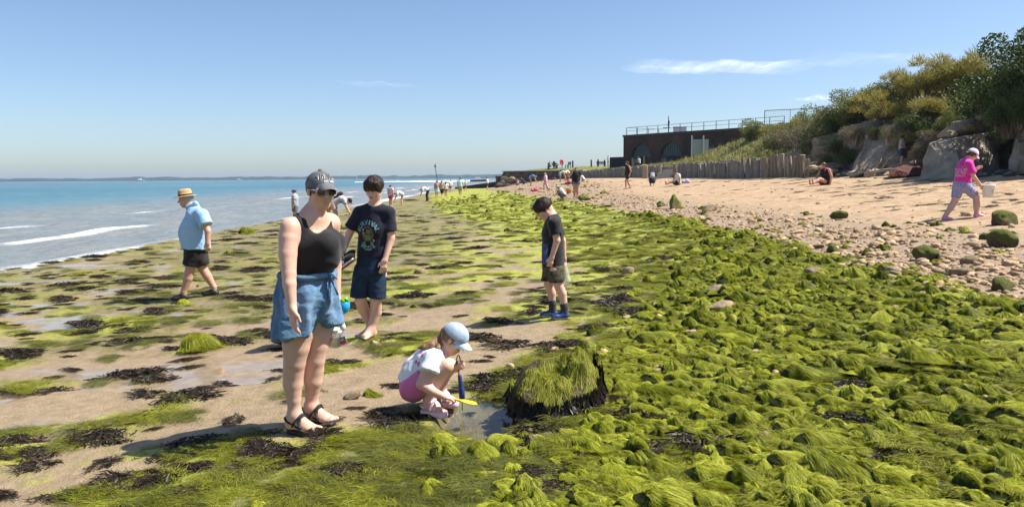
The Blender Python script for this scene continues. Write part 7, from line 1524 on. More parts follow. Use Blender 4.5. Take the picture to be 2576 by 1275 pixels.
def turf(seed, n=560, seg=6, mat=None):
    rg = np.random.default_rng(seed); r = np.sqrt(rg.random(n)); a = rg.uniform(0, 6.28, n); x = r * np.cos(a); y = r * np.sin(a) * .8; L = rg.uniform(.3, .8, n); p = np.zeros((n, seg, 3)); lock = rg.integers(0, 14, n); dirs = rg.normal(0, .7, 14)[lock] + rg.normal(0, .25, n); hz = rg.uniform(.02, .16, 14)[lock]
    for i in range(seg):
        k = i / (seg - 1); p[:, i] = np.stack([x, y, .012 + hz * np.sin(math.pi * (k * .85 + .1)) * (1 - r * .55) + rg.uniform(0, .03, n)], 1); x = x + np.cos(dirs) * L / seg; y = y + np.sin(dirs) * L / seg; dirs = dirs + rg.normal(0, .22, n)
    V, F, at = ribbon_set(p, rg.uniform(.004, .009, n), rg.normal(0, .4, n), np.clip(.6 * rg.random(n) + .4 * rg.random(14)[lock], 0, 1), rg); return mesh_data('turf', V, F, mat or M_TURF, True, {'rnd': at})
TURF = [turf(1100 + i) for i in range(5)]; TURFO = [turf(1120 + i, mat=M_ALGAE_O) for i in range(4)]
def kelp(seed, n=80, spread=1.0, hh=.22):
    """heap of forked leathery fronds"""
    rg = np.random.default_rng(seed); P_ = []; W = []; vals = []; seg = 7
    def frond(p, ang, L, w, z0, lev, v):
        pts = []; q = np.array(p, float); a = ang; zc = z0
        for i in range(seg):
            k = i / (seg - 1); pts.append(V3(q[0], q[1], max(.012, zc + .05 * math.sin(3.2 * k + v * 6)))); a += rg.normal(0, .22); q = q + V3(math.cos(a), math.sin(a)) * L / (seg - 1) if False else q + np.array([math.cos(a), math.sin(a), 0])[:len(q)] * L / (seg - 1); zc *= .80
        P_.append(pts); W.append(w); vals.append(v)
        if lev < 1:
            for s in (-1, 1): frond(pts[-3][:2].tolist() + [0] if False else [pts[-3][0], pts[-3][1], 0], a + s * rg.uniform(.35, .8), L * .62, w * .9, pts[-3][2], lev + 1, min(1, v + rg.uniform(0, .15)))
    main = rg.uniform(0, 6.28)
    for i in range(n):
        r = math.sqrt(rg.random()) * .75 * spread; b = rg.uniform(0, 6.28); x, y = r * math.cos(b), r * math.sin(b) * .7; ang = math.atan2(y, x) * .5 + main * .2 + rg.normal(0, .9); frond([x, y, 0], ang, rg.uniform(.34, .72), rg.uniform(.014, .030), hh * max(.08, 1 - r / spread) * rg.uniform(.4, 1.1), 0, rg.random() * .85)
    P_ = np.array(P_); V, F, a = ribbon_set(P_, np.array(W), rg.normal(0, .6, len(W)), np.array(vals), rg); return mesh_data('kelp', V, F, M_KELP, True, {'rnd': a})
KELP = [kelp(1200 + i, 95, 1.0, (.18, .28, .22)[i % 3]) for i in range(6)]
def slope_rot(x, y):
    e = .15; return (math.atan2(float(gz(x, y + e) - gz(x, y - e)), 2 * e), -math.atan2(float(gz(x + e, y) - gz(x - e, y)), 2 * e))
def in_view(x, y, z=0.0, m=.05): return y > 2.0 and abs(x / y) < .66 + m
occupied = []
def free(x, y, r):
    return all((x - a) ** 2 + (y - b) ** 2 > (r + c) ** 2 * .8 for a, b, c in occupied)
for nm in [o for o in bpy.data.objects if o.name.startswith('person') and o.location.y < 14]: occupied.append((nm.location.x, nm.location.y, .20))
occupied.append((POOL[0], POOL[1], .34)); occupied.append((POOL[0] + .05, POOL[1] - .2, .34))
# ---------------------------------------------------------------- the shaggy boulder beside the pool
def big_boulder():
    b = G(1395, 1020); bx, by = b[0], b[1]; z0 = on_ground(bx, by) - .02; k = by / FPX; th = empty('shaggy_boulder', (bx, by, z0)); tag(th, 'large boulder with green weed on top and black kelp hanging, beside the pool', 'boulder'); occupied.append((bx, by, .42)); occupied.append((bx - .05, by - .32, .28))
    Wd, Hh, Dp = 114 * k, .43, .31
    def top(x, y): # height of the upper surface
        u = x / Wd; v = y / Dp; e = np.clip(1 - np.abs(u) ** 2.6 - np.abs(v) ** 2.6, 0, 1); return (Hh * (.66 + .17 * u + .20 * v + .10 * np.exp(-((u - .62) / .3) ** 2)) + .09 * fbm2(x * 7, y * 7, 3, 401) + .09 * fbm2(x * 2.5 + 3, y * 2.5, 2, 403)) * e ** .24
    n, m = 72, 26; A_, K_ = np.meshgrid(np.linspace(0, 2 * math.pi, n), np.linspace(0, 1, m), indexing='ij'); ol = (np.abs(np.cos(A_)) ** 2.6 + np.abs(np.sin(A_)) ** 2.6) ** (-1 / 2.6) * (1 + .05 * np.sin(3 * A_ + 1) + .03 * np.sin(7 * A_)); kk_ = np.minimum(K_ / .8, 1) ** .7; X = np.cos(A_) * ol * Wd * kk_ * .985; Y = np.sin(A_) * ol * Dp * kk_ * .985; Z = top(np.cos(A_) * ol * Wd * np.minimum(kk_, .97), np.sin(A_) * ol * Dp * np.minimum(kk_, .97)); dn_ = np.clip((K_ - .8) / .2, 0, 1); Z = Z * (1 - dn_) - .03 * dn_; X = X * (1 - .10 * dn_) + .02 * fbm3(X * 9, Y * 9, Z * 9, 2, 405) * dn_; Y = Y * (1 - .12 * dn_)
    mt = rockmat('boulder_mud', [(.3, (.05, .038, .02)), (.5, (.13, .10, .055)), (.75, (.24, .18, .10))], 6); obj('stone', mesh_data('stone', np.stack([X, Y, Z], -1).reshape(-1, 3), grid_faces(n, m), mt, True), th)
    rg = np.random.default_rng(55); nn = 5600; x = rg.uniform(-.96, .96, nn) * Wd; y = rg.uniform(-.8, .95, nn) * Dp; keep = fbm2(x * 8, y * 8, 2, 402) > -.12 - .35 * (x / Wd); x, y = x[keep], y[keep]; nn = len(x); seg = 8; p = np.zeros((nn, seg, 3)); L = rg.uniform(.05, .22, nn); lock = rg.integers(0, 60, nn); da = -1.75 + rg.normal(0, .35, 60)[lock]; off = rg.uniform(.002, .010, nn); fall = np.zeros(nn)
    for i in range(seg):
        zt = top(x, y); out = (np.abs(y) > Dp * .93) | (np.abs(x) > Wd * .95); fall = np.where(out, fall + L / seg, 0); hold = top(np.clip(x, -.9 * Wd, .9 * Wd), np.clip(y, -.88 * Dp, .88 * Dp)); p[:, i] = np.stack([x, y, np.where(out, np.maximum(hold - fall, .02), zt) + off], 1); st = L / seg; da = da + rg.normal(0, .16, nn); x = x + np.where(out, .003 * np.sign(x), np.cos(da) * st); y = y + np.where(out, -.004, np.sin(da) * st)
    V, F, at = ribbon_set(p, rg.uniform(.0009, .0019, nn), rg.normal(0, .5, nn), np.clip(.45 * rg.random(nn) + .5 * rg.random(60)[lock] - .05, 0, 1), rg); obj('algae', mesh_data('algae', V, F, M_TURF, True, {'rnd': at}), th)
    nn = 1800; seg = 9; ncl = 95; cl = rg.integers(0, ncl, nn); phc = rg.uniform(math.pi * .92, math.pi * 2.18, ncl); ph = phc[cl] + rg.normal(0, .035, nn); hc_ = rg.uniform(.62, .98, ncl)[cl] * rg.uniform(.85, 1.1, nn); lnc = rg.uniform(.55, 1.05, ncl)[cl] * rg.uniform(.85, 1.1, nn); flc = rg.uniform(.004, .045, ncl)[cl]
    ol = (np.abs(np.cos(ph)) ** 2.6 + np.abs(np.sin(ph)) ** 2.6) ** (-1 / 2.6) * (1 + .05 * np.sin(3 * ph + 1) + .03 * np.sin(7 * ph)); ex_, ey_ = np.cos(ph) * ol * Wd, np.sin(ph) * ol * Dp; hz = top(ex_ * .82, ey_ * .82) * hc_; p = np.zeros((nn, seg, 3)); nx_, ny_ = np.cos(ph), np.sin(ph)
    for i in range(seg):
        k_ = i / (seg - 1); fl = .006 + rg.uniform(.0, .012, nn) + flc * k_ ** 1.8; wv = .010 * np.sin(5 * k_ + cl) * k_; z_ = hz * (1 - lnc * k_); und = z_ < .012; p[:, i] = np.stack([ex_ + nx_ * (fl + np.where(und, .02, 0)) - ny_ * wv, ey_ + ny_ * (fl + np.where(und, .02, 0)) + nx_ * wv, np.maximum(z_, .012)], 1)
    w = rg.uniform(.0032, .0075, nn); tan = np.stack([-ny_, nx_, np.zeros(nn)], 1)[:, None, :] + rg.normal(0, .25, (nn, 1, 3)); tan = tan / np.linalg.norm(tan, axis=2, keepdims=True); ww = (w[:, None] * np.concatenate([np.linspace(.6, 1.2, seg - 1), [.5]])[None])[..., None]
    V = np.stack([p - tan * ww, p + tan * ww], 2).reshape(-1, 3); base = np.arange(seg - 1) * 2; q = np.stack([base, base + 1, base + 3, base + 2], 1); F = (q[None] + (np.arange(nn) * seg * 2)[:, None, None]).reshape(-1, 4); obj('kelp_skirt', mesh_data('kelp_skirt', V, F, M_KELPB, True, {'rnd': np.repeat(np.clip(rg.random(nn) * .7, 0, 1), seg * 2)}), th)
big_boulder()
# ---------------------------------------------------------------- pool water
pw = []
for i in range(40):
    a = i / 40 * 2 * math.pi; rr = 1.12 + .10 * math.sin(3 * a + 1) + .07 * math.sin(5 * a); pw.append((POOL[0] + .335 * rr * math.cos(a), POOL[1] + .52 * rr * math.sin(a), float(gz(*POOL)) - .022))
t = NT('pool_water'); fr = t.new('ShaderNodeFresnel'); fr.inputs['IOR'].default_value = 1.33; gl = t.new('ShaderNodeBsdfGlossy'); gl.inputs['Roughness'].default_value = .03; tp = t.new('ShaderNodeBsdfTransparent'); tp.inputs['Color'].default_value = (.72, .78, .74, 1); bn = t.bump(t.noise(14, 2, .5, t.pos()), .10, .02); t.link(bn, gl.inputs['Normal']); t.link(bn, fr.inputs['Normal']); mx = t.new('ShaderNodeMixShader'); t.link(t.math('MULTIPLY', fr.outputs[0], 1.0, clamp=True), mx.inputs[0]); t.link(tp.outputs[0], mx.inputs[1]); t.link(gl.outputs[0], mx.inputs[2]); t.link(mx.outputs[0], t.out.inputs['Surface']); M_POOL = t.m
o = obj('rock_pool', mesh_data('rock_pool', np.array(pw), [tuple(range(40))], M_POOL, False)); tag(o, 'small clear rock pool in front of the crouching girl', 'pool', kind='structure')

KN = [(690, 1140, 150, 'broad heap of black-brown kelp below the woman\'s sandals, left part'), (790, 1150, 170, 'broad heap of black-brown kelp below the woman\'s sandals, middle part'), (875, 1195, 150, 'kelp heap right of the woman\'s sandals at the bottom'), (640, 1185, 120, 'kelp heap at the left of the woman\'s kelp bed'), (830, 1105, 110, 'brown kelp directly in front of the woman\'s toes'), (905, 1225, 130, 'kelp fan near the bottom edge left of centre'), (400, 1150, 110, 'kelp patch on sand below the woman\'s shadow'), (455, 1180, 90, 'kelp trailing right of the sand patch'), (1385, 1195, 120, 'black kelp heap below the shaggy boulder'), (1330, 1220, 80, 'smaller black kelp tuft at the bottom centre'), (1410, 1255, 120, 'black kelp heap cut by the bottom edge'), (1690, 1140, 180, 'thick black kelp heap in the right centre foreground'), (2115, 1065, 150, 'black kelp cap over a stone in the right foreground'), (2140, 985, 150, 'flat black kelp streak on the right'), (2255, 1150, 150, 'ragged brown kelp above the striped weed dome'), (1290, 865, 140, 'dark kelp heap left of the boulder top'), (1225, 850, 120, 'dark kelp strip behind the girl\'s cap'), (45, 1110, 150, 'dark kelp heap at the left edge'), (605, 862, 110, 'kelp heap at the right of the yellow-green boulder'), (445, 880, 70, 'kelp fringe at the left foot of the yellow-green boulder'), (690, 850, 90, 'kelp clump behind the woman\'s hand'), (375, 995, 100, 'thin kelp strip on the wet sand'), (150, 985, 100, 'thin kelp strip at the far left'), (1070, 670, 55, 'dark kelp clump right of the boy in navy'), (1365, 725, 50, 'dark kelp clump beside the boy in camouflage shorts'), (1330, 790, 60, 'kelp clump left of the blue trainers'), (830, 915, 90, 'kelp clump between the woman and the girl'), (100, 1170, 130, 'kelp patch low on the left sand'), (1450, 870, 90, 'kelp strip right above the shaggy boulder'), (240, 655, 50, 'dark kelp heap near the waterline on the left'), (380, 650, 40, 'small dark kelp heap near the straw-hatted man'), (1035, 505, 40, 'kelp heap by the bending child at the waterline')]
# ---------------------------------------------------------------- weed-covered stones: the nearest 300 one by one, the rest as one mass
def mound_thing(x, y, s, i, label, group, rz=None, hs=1.0, cat='stone', name='weedy_stone'):
    st, al = MOUNDS_BIG[i % 4] if s > .085 else MOUNDS[i % len(MOUNDS)]; z = on_ground(x, y) - .02 * s
    o = obj(name, st, None, (x, y, z)); r = slope_rot(x, y); o.rotation_euler = (r[0] + random.gauss(0, .06), r[1] + random.gauss(0, .06), random.gauss(-.35, .75) if rz is None else rz); e_ = random.uniform(.8, 1.35); o.scale = (s * e_, s / e_ ** .5, s * hs); tag(o, label, cat, group)
    c = obj('algae', al, o); occupied.append((x, y, s * .55)); return o
def at(u, v): g = G(u, v); return g[0], g[1]
t = NT('mossy_rock'); co = t.coord('Object'); ge = t.new('ShaderNodeNewGeometry'); sp_ = t.new('ShaderNodeSeparateXYZ'); t.link(ge.outputs['Normal'], sp_.inputs[0]); n_ = t.noise(2.6, 5, .7, co); gm_ = t.ramp(t.noise(14, 5, .7, co), [(.3, (.06, .08, .008)), (.55, (.19, .22, .018)), (.75, (.36, .37, .045))]); rk_ = t.ramp(t.noise(5, 5, .65, co), [(.3, (.07, .05, .03)), (.7, (.26, .19, .12))])
M_MOSS = t.set(color=t.mix(t.math('MULTIPLY_ADD', t.math('ADD', n_, t.math('MULTIPLY', sp_.outputs[2], .28)), 5.0, -2.2, clamp=True), rk_, gm_), rough=.75, spec=.3, normal=t.bump(t.noise(16, 5, .7, co), 1.0, .06))
MOSSY = [rock_mesh('mossy_boulder', 590 + i, M_MOSS, 4, .34, .72, .55) for i in range(5)]
def mossy_thing(x, y, s, i, label, hs): o = obj('mossy_boulder', MOSSY[i % 5], None, (x, y, on_ground(x, y) + s * hs * .22)); o.scale = (s * 1.05, s * .9, s * hs); o.rotation_euler = (random.gauss(0, .1), random.gauss(0, .1), i * 1.3); tag(o, label, 'boulder' if s > .12 else 'stone'); occupied.append((x, y, s * .6))
NAMED = [ # u, v(base), width px, height scale, label
 (485, 884, 125, 1.25, 'bright yellow-green weed-covered boulder on the open sand'), (616, 588, 36, 1.5, 'dark weedy stump near the waterline right of the straw-hatted man'), (457, 768, 42, 1.2, 'weedy stone in front of the straw-hatted man\'s foot'), (572, 640, 22, 1.0, 'small weedy stone near the waterline'),
 (2530, 618, 80, 1.15, 'mossy boulder at the right edge, nearer of two'), (2537, 565, 88, .85, 'mossy boulder at the right edge, farther of two'), (2485, 600, 38, .8, 'small mossy stone left of the mossy boulder'), (2336, 655, 66, 1.3, 'round dark green mossy boulder on the pebbles'), (1700, 525, 48, 1.7, 'upright mossy rock at the top of the pebble bank'), (2115, 550, 48, .9, 'mossy stone alone on the sand'), (2030, 543, 22, 1.0, 'small round mossy stone on the sand'), (2100, 640, 40, 1.3, 'mossy stone on the pebble edge left of the round boulder'), (1470, 505, 34, 1.0, 'mossy stone beside the crouching child in white'), (1665, 520, 40, .8, 'low mossy stone beside the upright mossy rock'),
 (1500, 1075, 66, 1.3, 'domed stone with long weed at the right foot of the shaggy boulder'), (1880, 1085, 95, 1.5, 'tall dark-sided weed dome in the right foreground'), (1255, 1130, 95, .9, 'round weed cushion just below the pool'), (1115, 1130, 80, 1.0, 'dark wet weed-covered stone left of the pool outlet'), (2250, 1235, 150, 1.0, 'large striped weed dome at the bottom right'), (1880, 1235, 110, 1.5, 'pointed weed dome at the bottom right of centre'), (1250, 1000, 28, .7, 'small brown crusty stone at the edge of the pool'), (930, 1000, 40, 1.2, 'weedy stone behind the crouching girl'), (1860, 885, 75, 1.2, 'dark-backed weed mound on the right'), (2020, 975, 105, 1.2, 'broad weed mound with a black hollow'), (2160, 940, 110, 1.1, 'broad weed hump above the pale rocks'), (1640, 870, 80, 1.0, 'low bright weed mound right of the shaggy boulder'), (2260, 785, 80, 1.1, 'dark-faced weed mound on the far right'), (2530, 730, 70, 1.2, 'weedy boulder among pebbles at the right edge')]
for i, (u, v, w, hs, lab) in enumerate(NAMED):
    x, y = at(u, v); s = w / 2 * y / FPX * .92; y += s * .5
    if (u > 1400 and v < 660) or lab.startswith('weedy boulder among'): mossy_thing(x, y, s, i, lab, hs); continue
    mound_thing(x, y, s, i, lab, None, rz=-.3 + .3 * math.sin(i * 2.3), hs=hs, cat='boulder' if w > 60 else 'stone')
pts = []
cy = 2.6 * np.exp(RNG.random(150000) * math.log(80 / 2.6)); cx_ = cy * RNG.uniform(-.80, 1.20, len(cy)); cm = masks(cx_, cy); cp = cm[5] * .95 + (.05 + .10 * sm(20, 40, cy)) * cm[4] + .06 * cm[3] * sm(30, 45, cy) + .0015 * cm[0] + .03 * cm[3]; cp = cp * (1 - .85 * (1 - sm(-.5, .4, cx_ - C_STONE(cy))) * (1 - sm(5.5, 7, cy))); ck = RNG.random(len(cy)) < cp
cells = {}
occ0 = list(occupied) + [(G(u, v)[0], G(u, v)[1], w / 2 * G(u, v)[1] / FPX * .55) for u, v, w, _ in KN]
for x, y, stn in zip(cx_[ck], cy[ck], cm[5][ck]):
    s = min(.16, .030 + .030 * random.random() + .026 * random.expovariate(1.3)) * (1 + .02 * y) * (.7 if stn < .4 else 1.0)
    if any((x - a) ** 2 + (y - b) ** 2 < (s * .62 + c) ** 2 for a, b, c in occ0): continue
    key = (int(x / .5), int(y / .5)); bad = False
    for i in (-1, 0, 1):
        for j in (-1, 0, 1):
            for a, b, c in cells.get((key[0] + i, key[1] + j), ()):
                if (x - a) ** 2 + (y - b) ** 2 < (s + c) ** 2 * .26: bad = True
    if bad: continue
    cells.setdefault(key, []).append((x, y, s)); pts.append((float(x), float(y), s))
    if len(pts) >= 14000: break
print('mounds', len(pts))
view = sorted([p for p in pts if in_view(p[0], p[1], 0, .0)], key=lambda p: -(p[2] / p[1])); near = view[:265]; ns_ = set(near); rest = [p for p in pts if p not in ns_]
MARKS = [(1000, 1240, 'the kelp fan near the bottom edge'), (1600, 1250, 'the bottom edge right of the kelp'), (2060, 1240, 'the bottom edge left of the striped dome'), (2450, 1240, 'the bottom right corner'), (2480, 1080, 'the right edge above the corner'), (1550, 1180, 'the weed left of the thick kelp heap'), (2000, 1130, 'the weed between kelp cap and kelp heap'), (2400, 1150, 'the weed right of the ragged kelp'), (1760, 960, 'the small puddle right of the shaggy boulder'), (2470, 840, 'the right edge under the pebbles'), (1180, 1190, 'the weed below the pool'), (1395, 960, 'the shaggy boulder'), (1200, 1055, 'the rock pool'), (1100, 960, 'the crouching girl'), (775, 1080, 'the woman in denim shorts'), (930, 850, 'the barefoot boy'), (1400, 790, 'the boy in camouflage shorts'), (500, 740, 'the straw-hatted man'), (485, 870, 'the yellow-green boulder'), (1690, 1140, 'the thick black kelp heap'), (2115, 1065, 'the black kelp cap'), (2250, 1220, 'the large striped weed dome'), (1880, 1065, 'the tall dark-sided weed dome'), (1880, 1220, 'the pointed weed dome'), (2352, 915, 'the pale angular rock'), (1812, 780, 'the long pale rock'), (2020, 960, 'the broad mound with a black hollow'), (2160, 925, 'the broad weed hump'), (1860, 870, 'the dark-backed weed mound'), (1640, 860, 'the low bright weed mound'), (2260, 770, 'the dark-faced weed mound'), (2336, 640, 'the round mossy boulder on the pebbles'), (2530, 600, 'the nearer mossy boulder at the right edge'), (1700, 510, 'the upright mossy rock'), (2438, 655, 'the white rounded rock'), (2060, 690, 'the rounded tan rock'), (2115, 540, 'the lone mossy stone on the sand'), (790, 1160, 'the broad kelp bed'), (1400, 1250, 'the kelp heap cut by the bottom edge'), (60, 1110, 'the kelp heap at the left edge'), (1580, 680, 'the upright pale stone'), (1160, 480, 'the group near the sea mark'), (616, 580, 'the dark weedy stump'), (1070, 665, 'the kelp clump by the boy in navy'), (1788, 525, 'the pale rock on the pebble bank'), (2425, 550, 'the child in pink')]
ORD = ['nearest', 'second', 'third', 'fourth', 'fifth', 'sixth', 'seventh', 'eighth', 'ninth', 'tenth', 'eleventh', 'twelfth', 'thirteenth', 'fourteenth', 'fifteenth', 'sixteenth', 'seventeenth', 'eighteenth', 'nineteenth', 'twentieth']
_TN = {2: ('twenty', 'twentieth'), 3: ('thirty', 'thirtieth'), 4: ('forty', 'fortieth'), 5: ('fifty', 'fiftieth'), 6: ('sixty', 'sixtieth'), 7: ('seventy', 'seventieth')}
def ordinal(i):
    n = i + 1
    if n <= 20: return ORD[i]
    return _TN[n // 10][1] if n % 10 == 0 else _TN[n // 10][0] + '-' + ['first', 'second', 'third', 'fourth', 'fifth', 'sixth', 'seventh', 'eighth', 'ninth'][n % 10 - 1]
def place_labels(objs, what):
    cells_ = {}
    for o in objs:
        l = o.location; rel = np.array([l.x, l.y, l.z - CAM_Z]); dp = rel @ _f; u = CX + FPX * (rel @ _r) / dp; v = CY - FPX * (rel @ _u) / dp
        mu, mv, nm = min(MARKS, key=lambda m: (m[0] - u) ** 2 + (1.6 * (m[1] - v)) ** 2); du, dv = u - mu, (v - mv) * 1.6
        di = ('to the right of' if du > 0 else 'to the left of') if abs(du) > abs(dv) else ('below' if dv > 0 else 'above'); cells_.setdefault((di, nm), []).append((du * du + dv * dv, o))
    for (di, nm), L_ in cells_.items():
        L_.sort(key=lambda t: t[0])
        for i, (_, o) in enumerate(L_): o['label'] = '%s %s %s %s' % (ordinal(min(i, 78)), what, di, nm)
weedy = [mound_thing(x, y, s, i, 'stone', 'stones under green weed') for i, (x, y, s) in enumerate(near)]
place_labels(weedy, 'weed-draped stone')
def scatter(name, pts, meshes, label, cat, rots, scales, zoff=0.0, tilt=True):
    """one mass of many small pieces: points that carry copies of a few meshes"""
    coll = bpy.data.collections.new(name + '_pieces')
    for i, me in enumerate(meshes): coll.objects.link(bpy.data.objects.new('%s_piece_%02d' % (name, i), me))
    x = np.array([p[0] for p in pts]); y = np.array([p[1] for p in pts]); z = gz_full(x, y) + zoff
    me = bpy.data.meshes.new(name); me.vertices.add(len(pts)); me.vertices.foreach_set('co', np.stack([x, y, z], 1).astype(np.float32).ravel())
    a = me.attributes.new('rot', 'FLOAT_VECTOR', 'POINT'); a.data.foreach_set('vector', np.asarray(rots, np.float32).ravel()); a = me.attributes.new('scl', 'FLOAT_VECTOR', 'POINT'); a.data.foreach_set('vector', np.asarray(scales, np.float32).ravel())
    a = me.attributes.new('idx', 'INT', 'POINT'); a.data.foreach_set('value', RNG.integers(0, len(meshes), len(pts)).astype(np.int32))
    o = obj(name, me); tag(o, label, cat, kind='stuff')
    ng = bpy.data.node_groups.new(name, 'GeometryNodeTree'); ng.interface.new_socket('Geometry', in_out='INPUT', socket_type='NodeSocketGeometry'); ng.interface.new_socket('Geometry', in_out='OUTPUT', socket_type='NodeSocketGeometry')
    N = ng.nodes; gi = N.new('NodeGroupInput'); go = N.new('NodeGroupOutput'); ip = N.new('GeometryNodeInstanceOnPoints'); ci = N.new('GeometryNodeCollectionInfo'); ci.inputs['Collection'].default_value = coll; ci.inputs['Separate Children'].default_value = True; ci.inputs['Reset Children'].default_value = True
    def na(nm, ty): k = N.new('GeometryNodeInputNamedAttribute'); k.data_type = ty; k.inputs['Name'].default_value = nm; return k.outputs['Attribute']
    ng.links.new(gi.outputs[0], ip.inputs['Points']); ng.links.new(ci.outputs[0], ip.inputs['Instance']); ip.inputs['Pick Instance'].default_value = True; ng.links.new(na('idx', 'INT'), ip.inputs['Instance Index']); ng.links.new(na('rot', 'FLOAT_VECTOR'), ip.inputs['Rotation']); ng.links.new(na('scl', 'FLOAT_VECTOR'), ip.inputs['Scale']); ng.links.new(ip.outputs[0], go.inputs[0])
    md = o.modifiers.new('scatter', 'NODES'); md.node_group = ng; return o
n = len(rest); sl = [slope_rot(p[0], p[1]) for p in rest]
rt_ = [(a + random.gauss(0, .06), b + random.gauss(0, .06), random.gauss(-.35, .8)) for a, b in sl]; sc3 = [(p[2] * random.uniform(.9, 1.5), p[2] * random.uniform(.75, 1.1), p[2] * random.uniform(.6, 1.25)) for p in rest]
def joined(name, i): # stone and weed of one mound as a single piece
    st, al = MOUNDS[i]; vs = np.array([v.co for v in st.vertices]); va = np.zeros(len(al.vertices) * 3, np.float32); al.vertices.foreach_get('co', va); va = va.reshape(-1, 3); f1 = [tuple(p.vertices) for p in st.polygons]; f2 = [tuple(int(k) + len(vs) for k in p.vertices) for p in al.polygons]; r = np.zeros(len(va), np.float32); al.attributes['rnd'].data.foreach_get('value', r)
    me = mesh_data(name, np.concatenate([vs, va]), f1 + f2, [M_ASTONE, M_ALGAE], True, {'rnd': np.concatenate([np.zeros(len(vs)), r])}); me.polygons.foreach_set('material_index', np.array([0] * len(f1) + [1] * len(f2), np.int32)); return me
scatter('weedy_stones', rest, [joined('weedy', i) for i in range(6)], 'many more small stones under green weed', 'stones', rt_, sc3, -.01)
# ---- green turf of fine weed over stones and sand
tp_ = []; to_ = []
for _ in range(60000):
    y = 2.2 * math.exp(random.random() * math.log(62 / 2.2)); x = y * random.uniform(-.90, 1.1); tp_.append((x, y))
X_ = np.array(tp_); mm = masks(X_[:, 0], X_[:, 1]); r_ = RNG.random(len(X_)); ok = (r_ < mm[0] ** 1.3 * ((.10 + .08 * mm[4]) * (1 - .75 * mm[5]) + .03 * mm[5] + .35 * mm[4] * sm(7, 12, X_[:, 1]))) & (((X_[:, 0] - POOL[0]) / .42) ** 2 + ((X_[:, 1] - POOL[1] + .06) / .55) ** 2 > 1)
for a, b, c in [(G(u, v)[0], G(u, v)[1], w / 2 * G(u, v)[1] / FPX * .75) for u, v, w, _ in KN]: ok &= (X_[:, 0] - a) ** 2 + (X_[:, 1] - b) ** 2 > c * c; br_ = RNG.random(len(X_)) < mm[1] * 1.1
def scat_turf(name, sel, meshes, lab):
    q = X_[sel]; k = len(q); s = RNG.uniform(.08, .19, k) * (1 + .022 * q[:, 1]); scatter(name, [tuple(a) for a in q], meshes, lab, 'weed', np.stack([RNG.normal(0, .05, k), np.full(k, -.06), RNG.normal(2.9, .9, k)], 1), np.stack([s, s, s * RNG.uniform(.5, 1.0, k) * (.75 - .3 * sm(8, 25, q[:, 1]))], 1), -.004)
scat_turf('green_weed_turf', ok & ~br_, TURF, 'fine bright green weed lying over the shore'); scat_turf('olive_weed_turf', ok & br_, TURFO, 'olive brown weed lying over the wet sand')
# ---- kelp heaps
ki = 0
def kelp_thing(x, y, s, label, group='kelp heaps on the shore'):
    global ki
    o = obj('kelp_clump', KELP[ki % 6], None, (x, y, on_ground(x, y) + .006)); ki += 1; r = slope_rot(x, y); o.rotation_euler = (r[0], r[1], random.uniform(-.5, .5) + (math.pi if random.random() < .5 else 0)); o.scale = (s, s * .8, s * 1.1); tag(o, label, 'kelp', group); return o
for u, v, w, lab in KN: x, y = at(u, v); kelp_thing(x, y, w / 2 * y / FPX * 1.0, lab, None)
cy = 3.2 * np.exp(RNG.random(5000) * math.log(40 / 3.2)); cx_ = cy * RNG.uniform(-.68, .35, 5000); cm = masks(cx_, cy); ck = RNG.random(5000) < (cm[0] * (1 - cm[4]) + .10 * cm[4]) * .5; k = 0; kel_ = []
for x, y in zip(cx_[ck], cy[ck]):
    if not free(x, y, .05): continue
    kel_.append(kelp_thing(x, y, random.uniform(.09, .22) * (1 + .03 * y), 'kelp')); k += 1
    if k >= 150: break
place_labels(kel_, 'brown kelp clump')
cy = 3.0 * np.exp(RNG.random(16000) * math.log(45 / 3.0)); cx_ = cy * RNG.uniform(-.70, .40, 16000); cm = masks(cx_, cy); ck = RNG.random(16000) < ((cm[0] * .5 + .05) * (1 - cm[4]) + .06 * cm[4]) * .20 * sm(-12.3, -11.2, cx_); q = np.stack([cx_, cy], 1)[ck]; kk_ = len(q); s_ = RNG.uniform(.035, .10, kk_) * (1 + .03 * q[:, 1]); scatter('kelp_scraps', [tuple(a) for a in q], KELP, 'torn scraps of brown kelp over the wet flat', 'kelp', np.stack([np.zeros(kk_), np.full(kk_, -.04), RNG.normal(0, .6, kk_)], 1), np.stack([s_ * 1.3, s_ * .8, s_], 1), .004)
# ---- pebbles
M_PEB = rockmat('pebble', [(.2, (.15, .085, .04)), (.42, (.36, .235, .125)), (.6, (.50, .37, .23)), (.8, (.66, .57, .43))], 2.2, .4)
PEB = [rock_mesh('pebble', 560 + i, M_PEB, 2, .30, .66, .8) for i in range(7)]
pb = []
for _ in range(62000):
    y = 3.0 * math.exp(random.random() * math.log(110 / 3.0)); pb.append((y * random.uniform(-.3, 1.15), y))
X_ = np.array(pb); mm = masks(X_[:, 0], X_[:, 1]); pr = mm[3] * .75 + .018 * mm[5] + .03 * sm(0, 1, X_[:, 0] - C_SAND(X_[:, 1])) * (1 - sm(13.5, 14.2, X_[:, 0])) + .007 * mm[4]; pr = pr * (.3 + .7 * sm(5, 7.5, X_[:, 1])); sel = X_[RNG.random(len(X_)) < pr]; sz_ = np.exp(RNG.normal(-3.75, .48, len(sel))) * (1 + .02 * sel[:, 1]); sz_ = np.clip(sz_, .010, .040 + .045 * sm(6, 14, sel[:, 1])); onsand = mm
order = np.argsort(-(sz_ / sel[:, 1]) * (np.abs(sel[:, 0] / sel[:, 1]) < .65)); big = order[:255]; sm_ = order[255:]
pebs_ = []
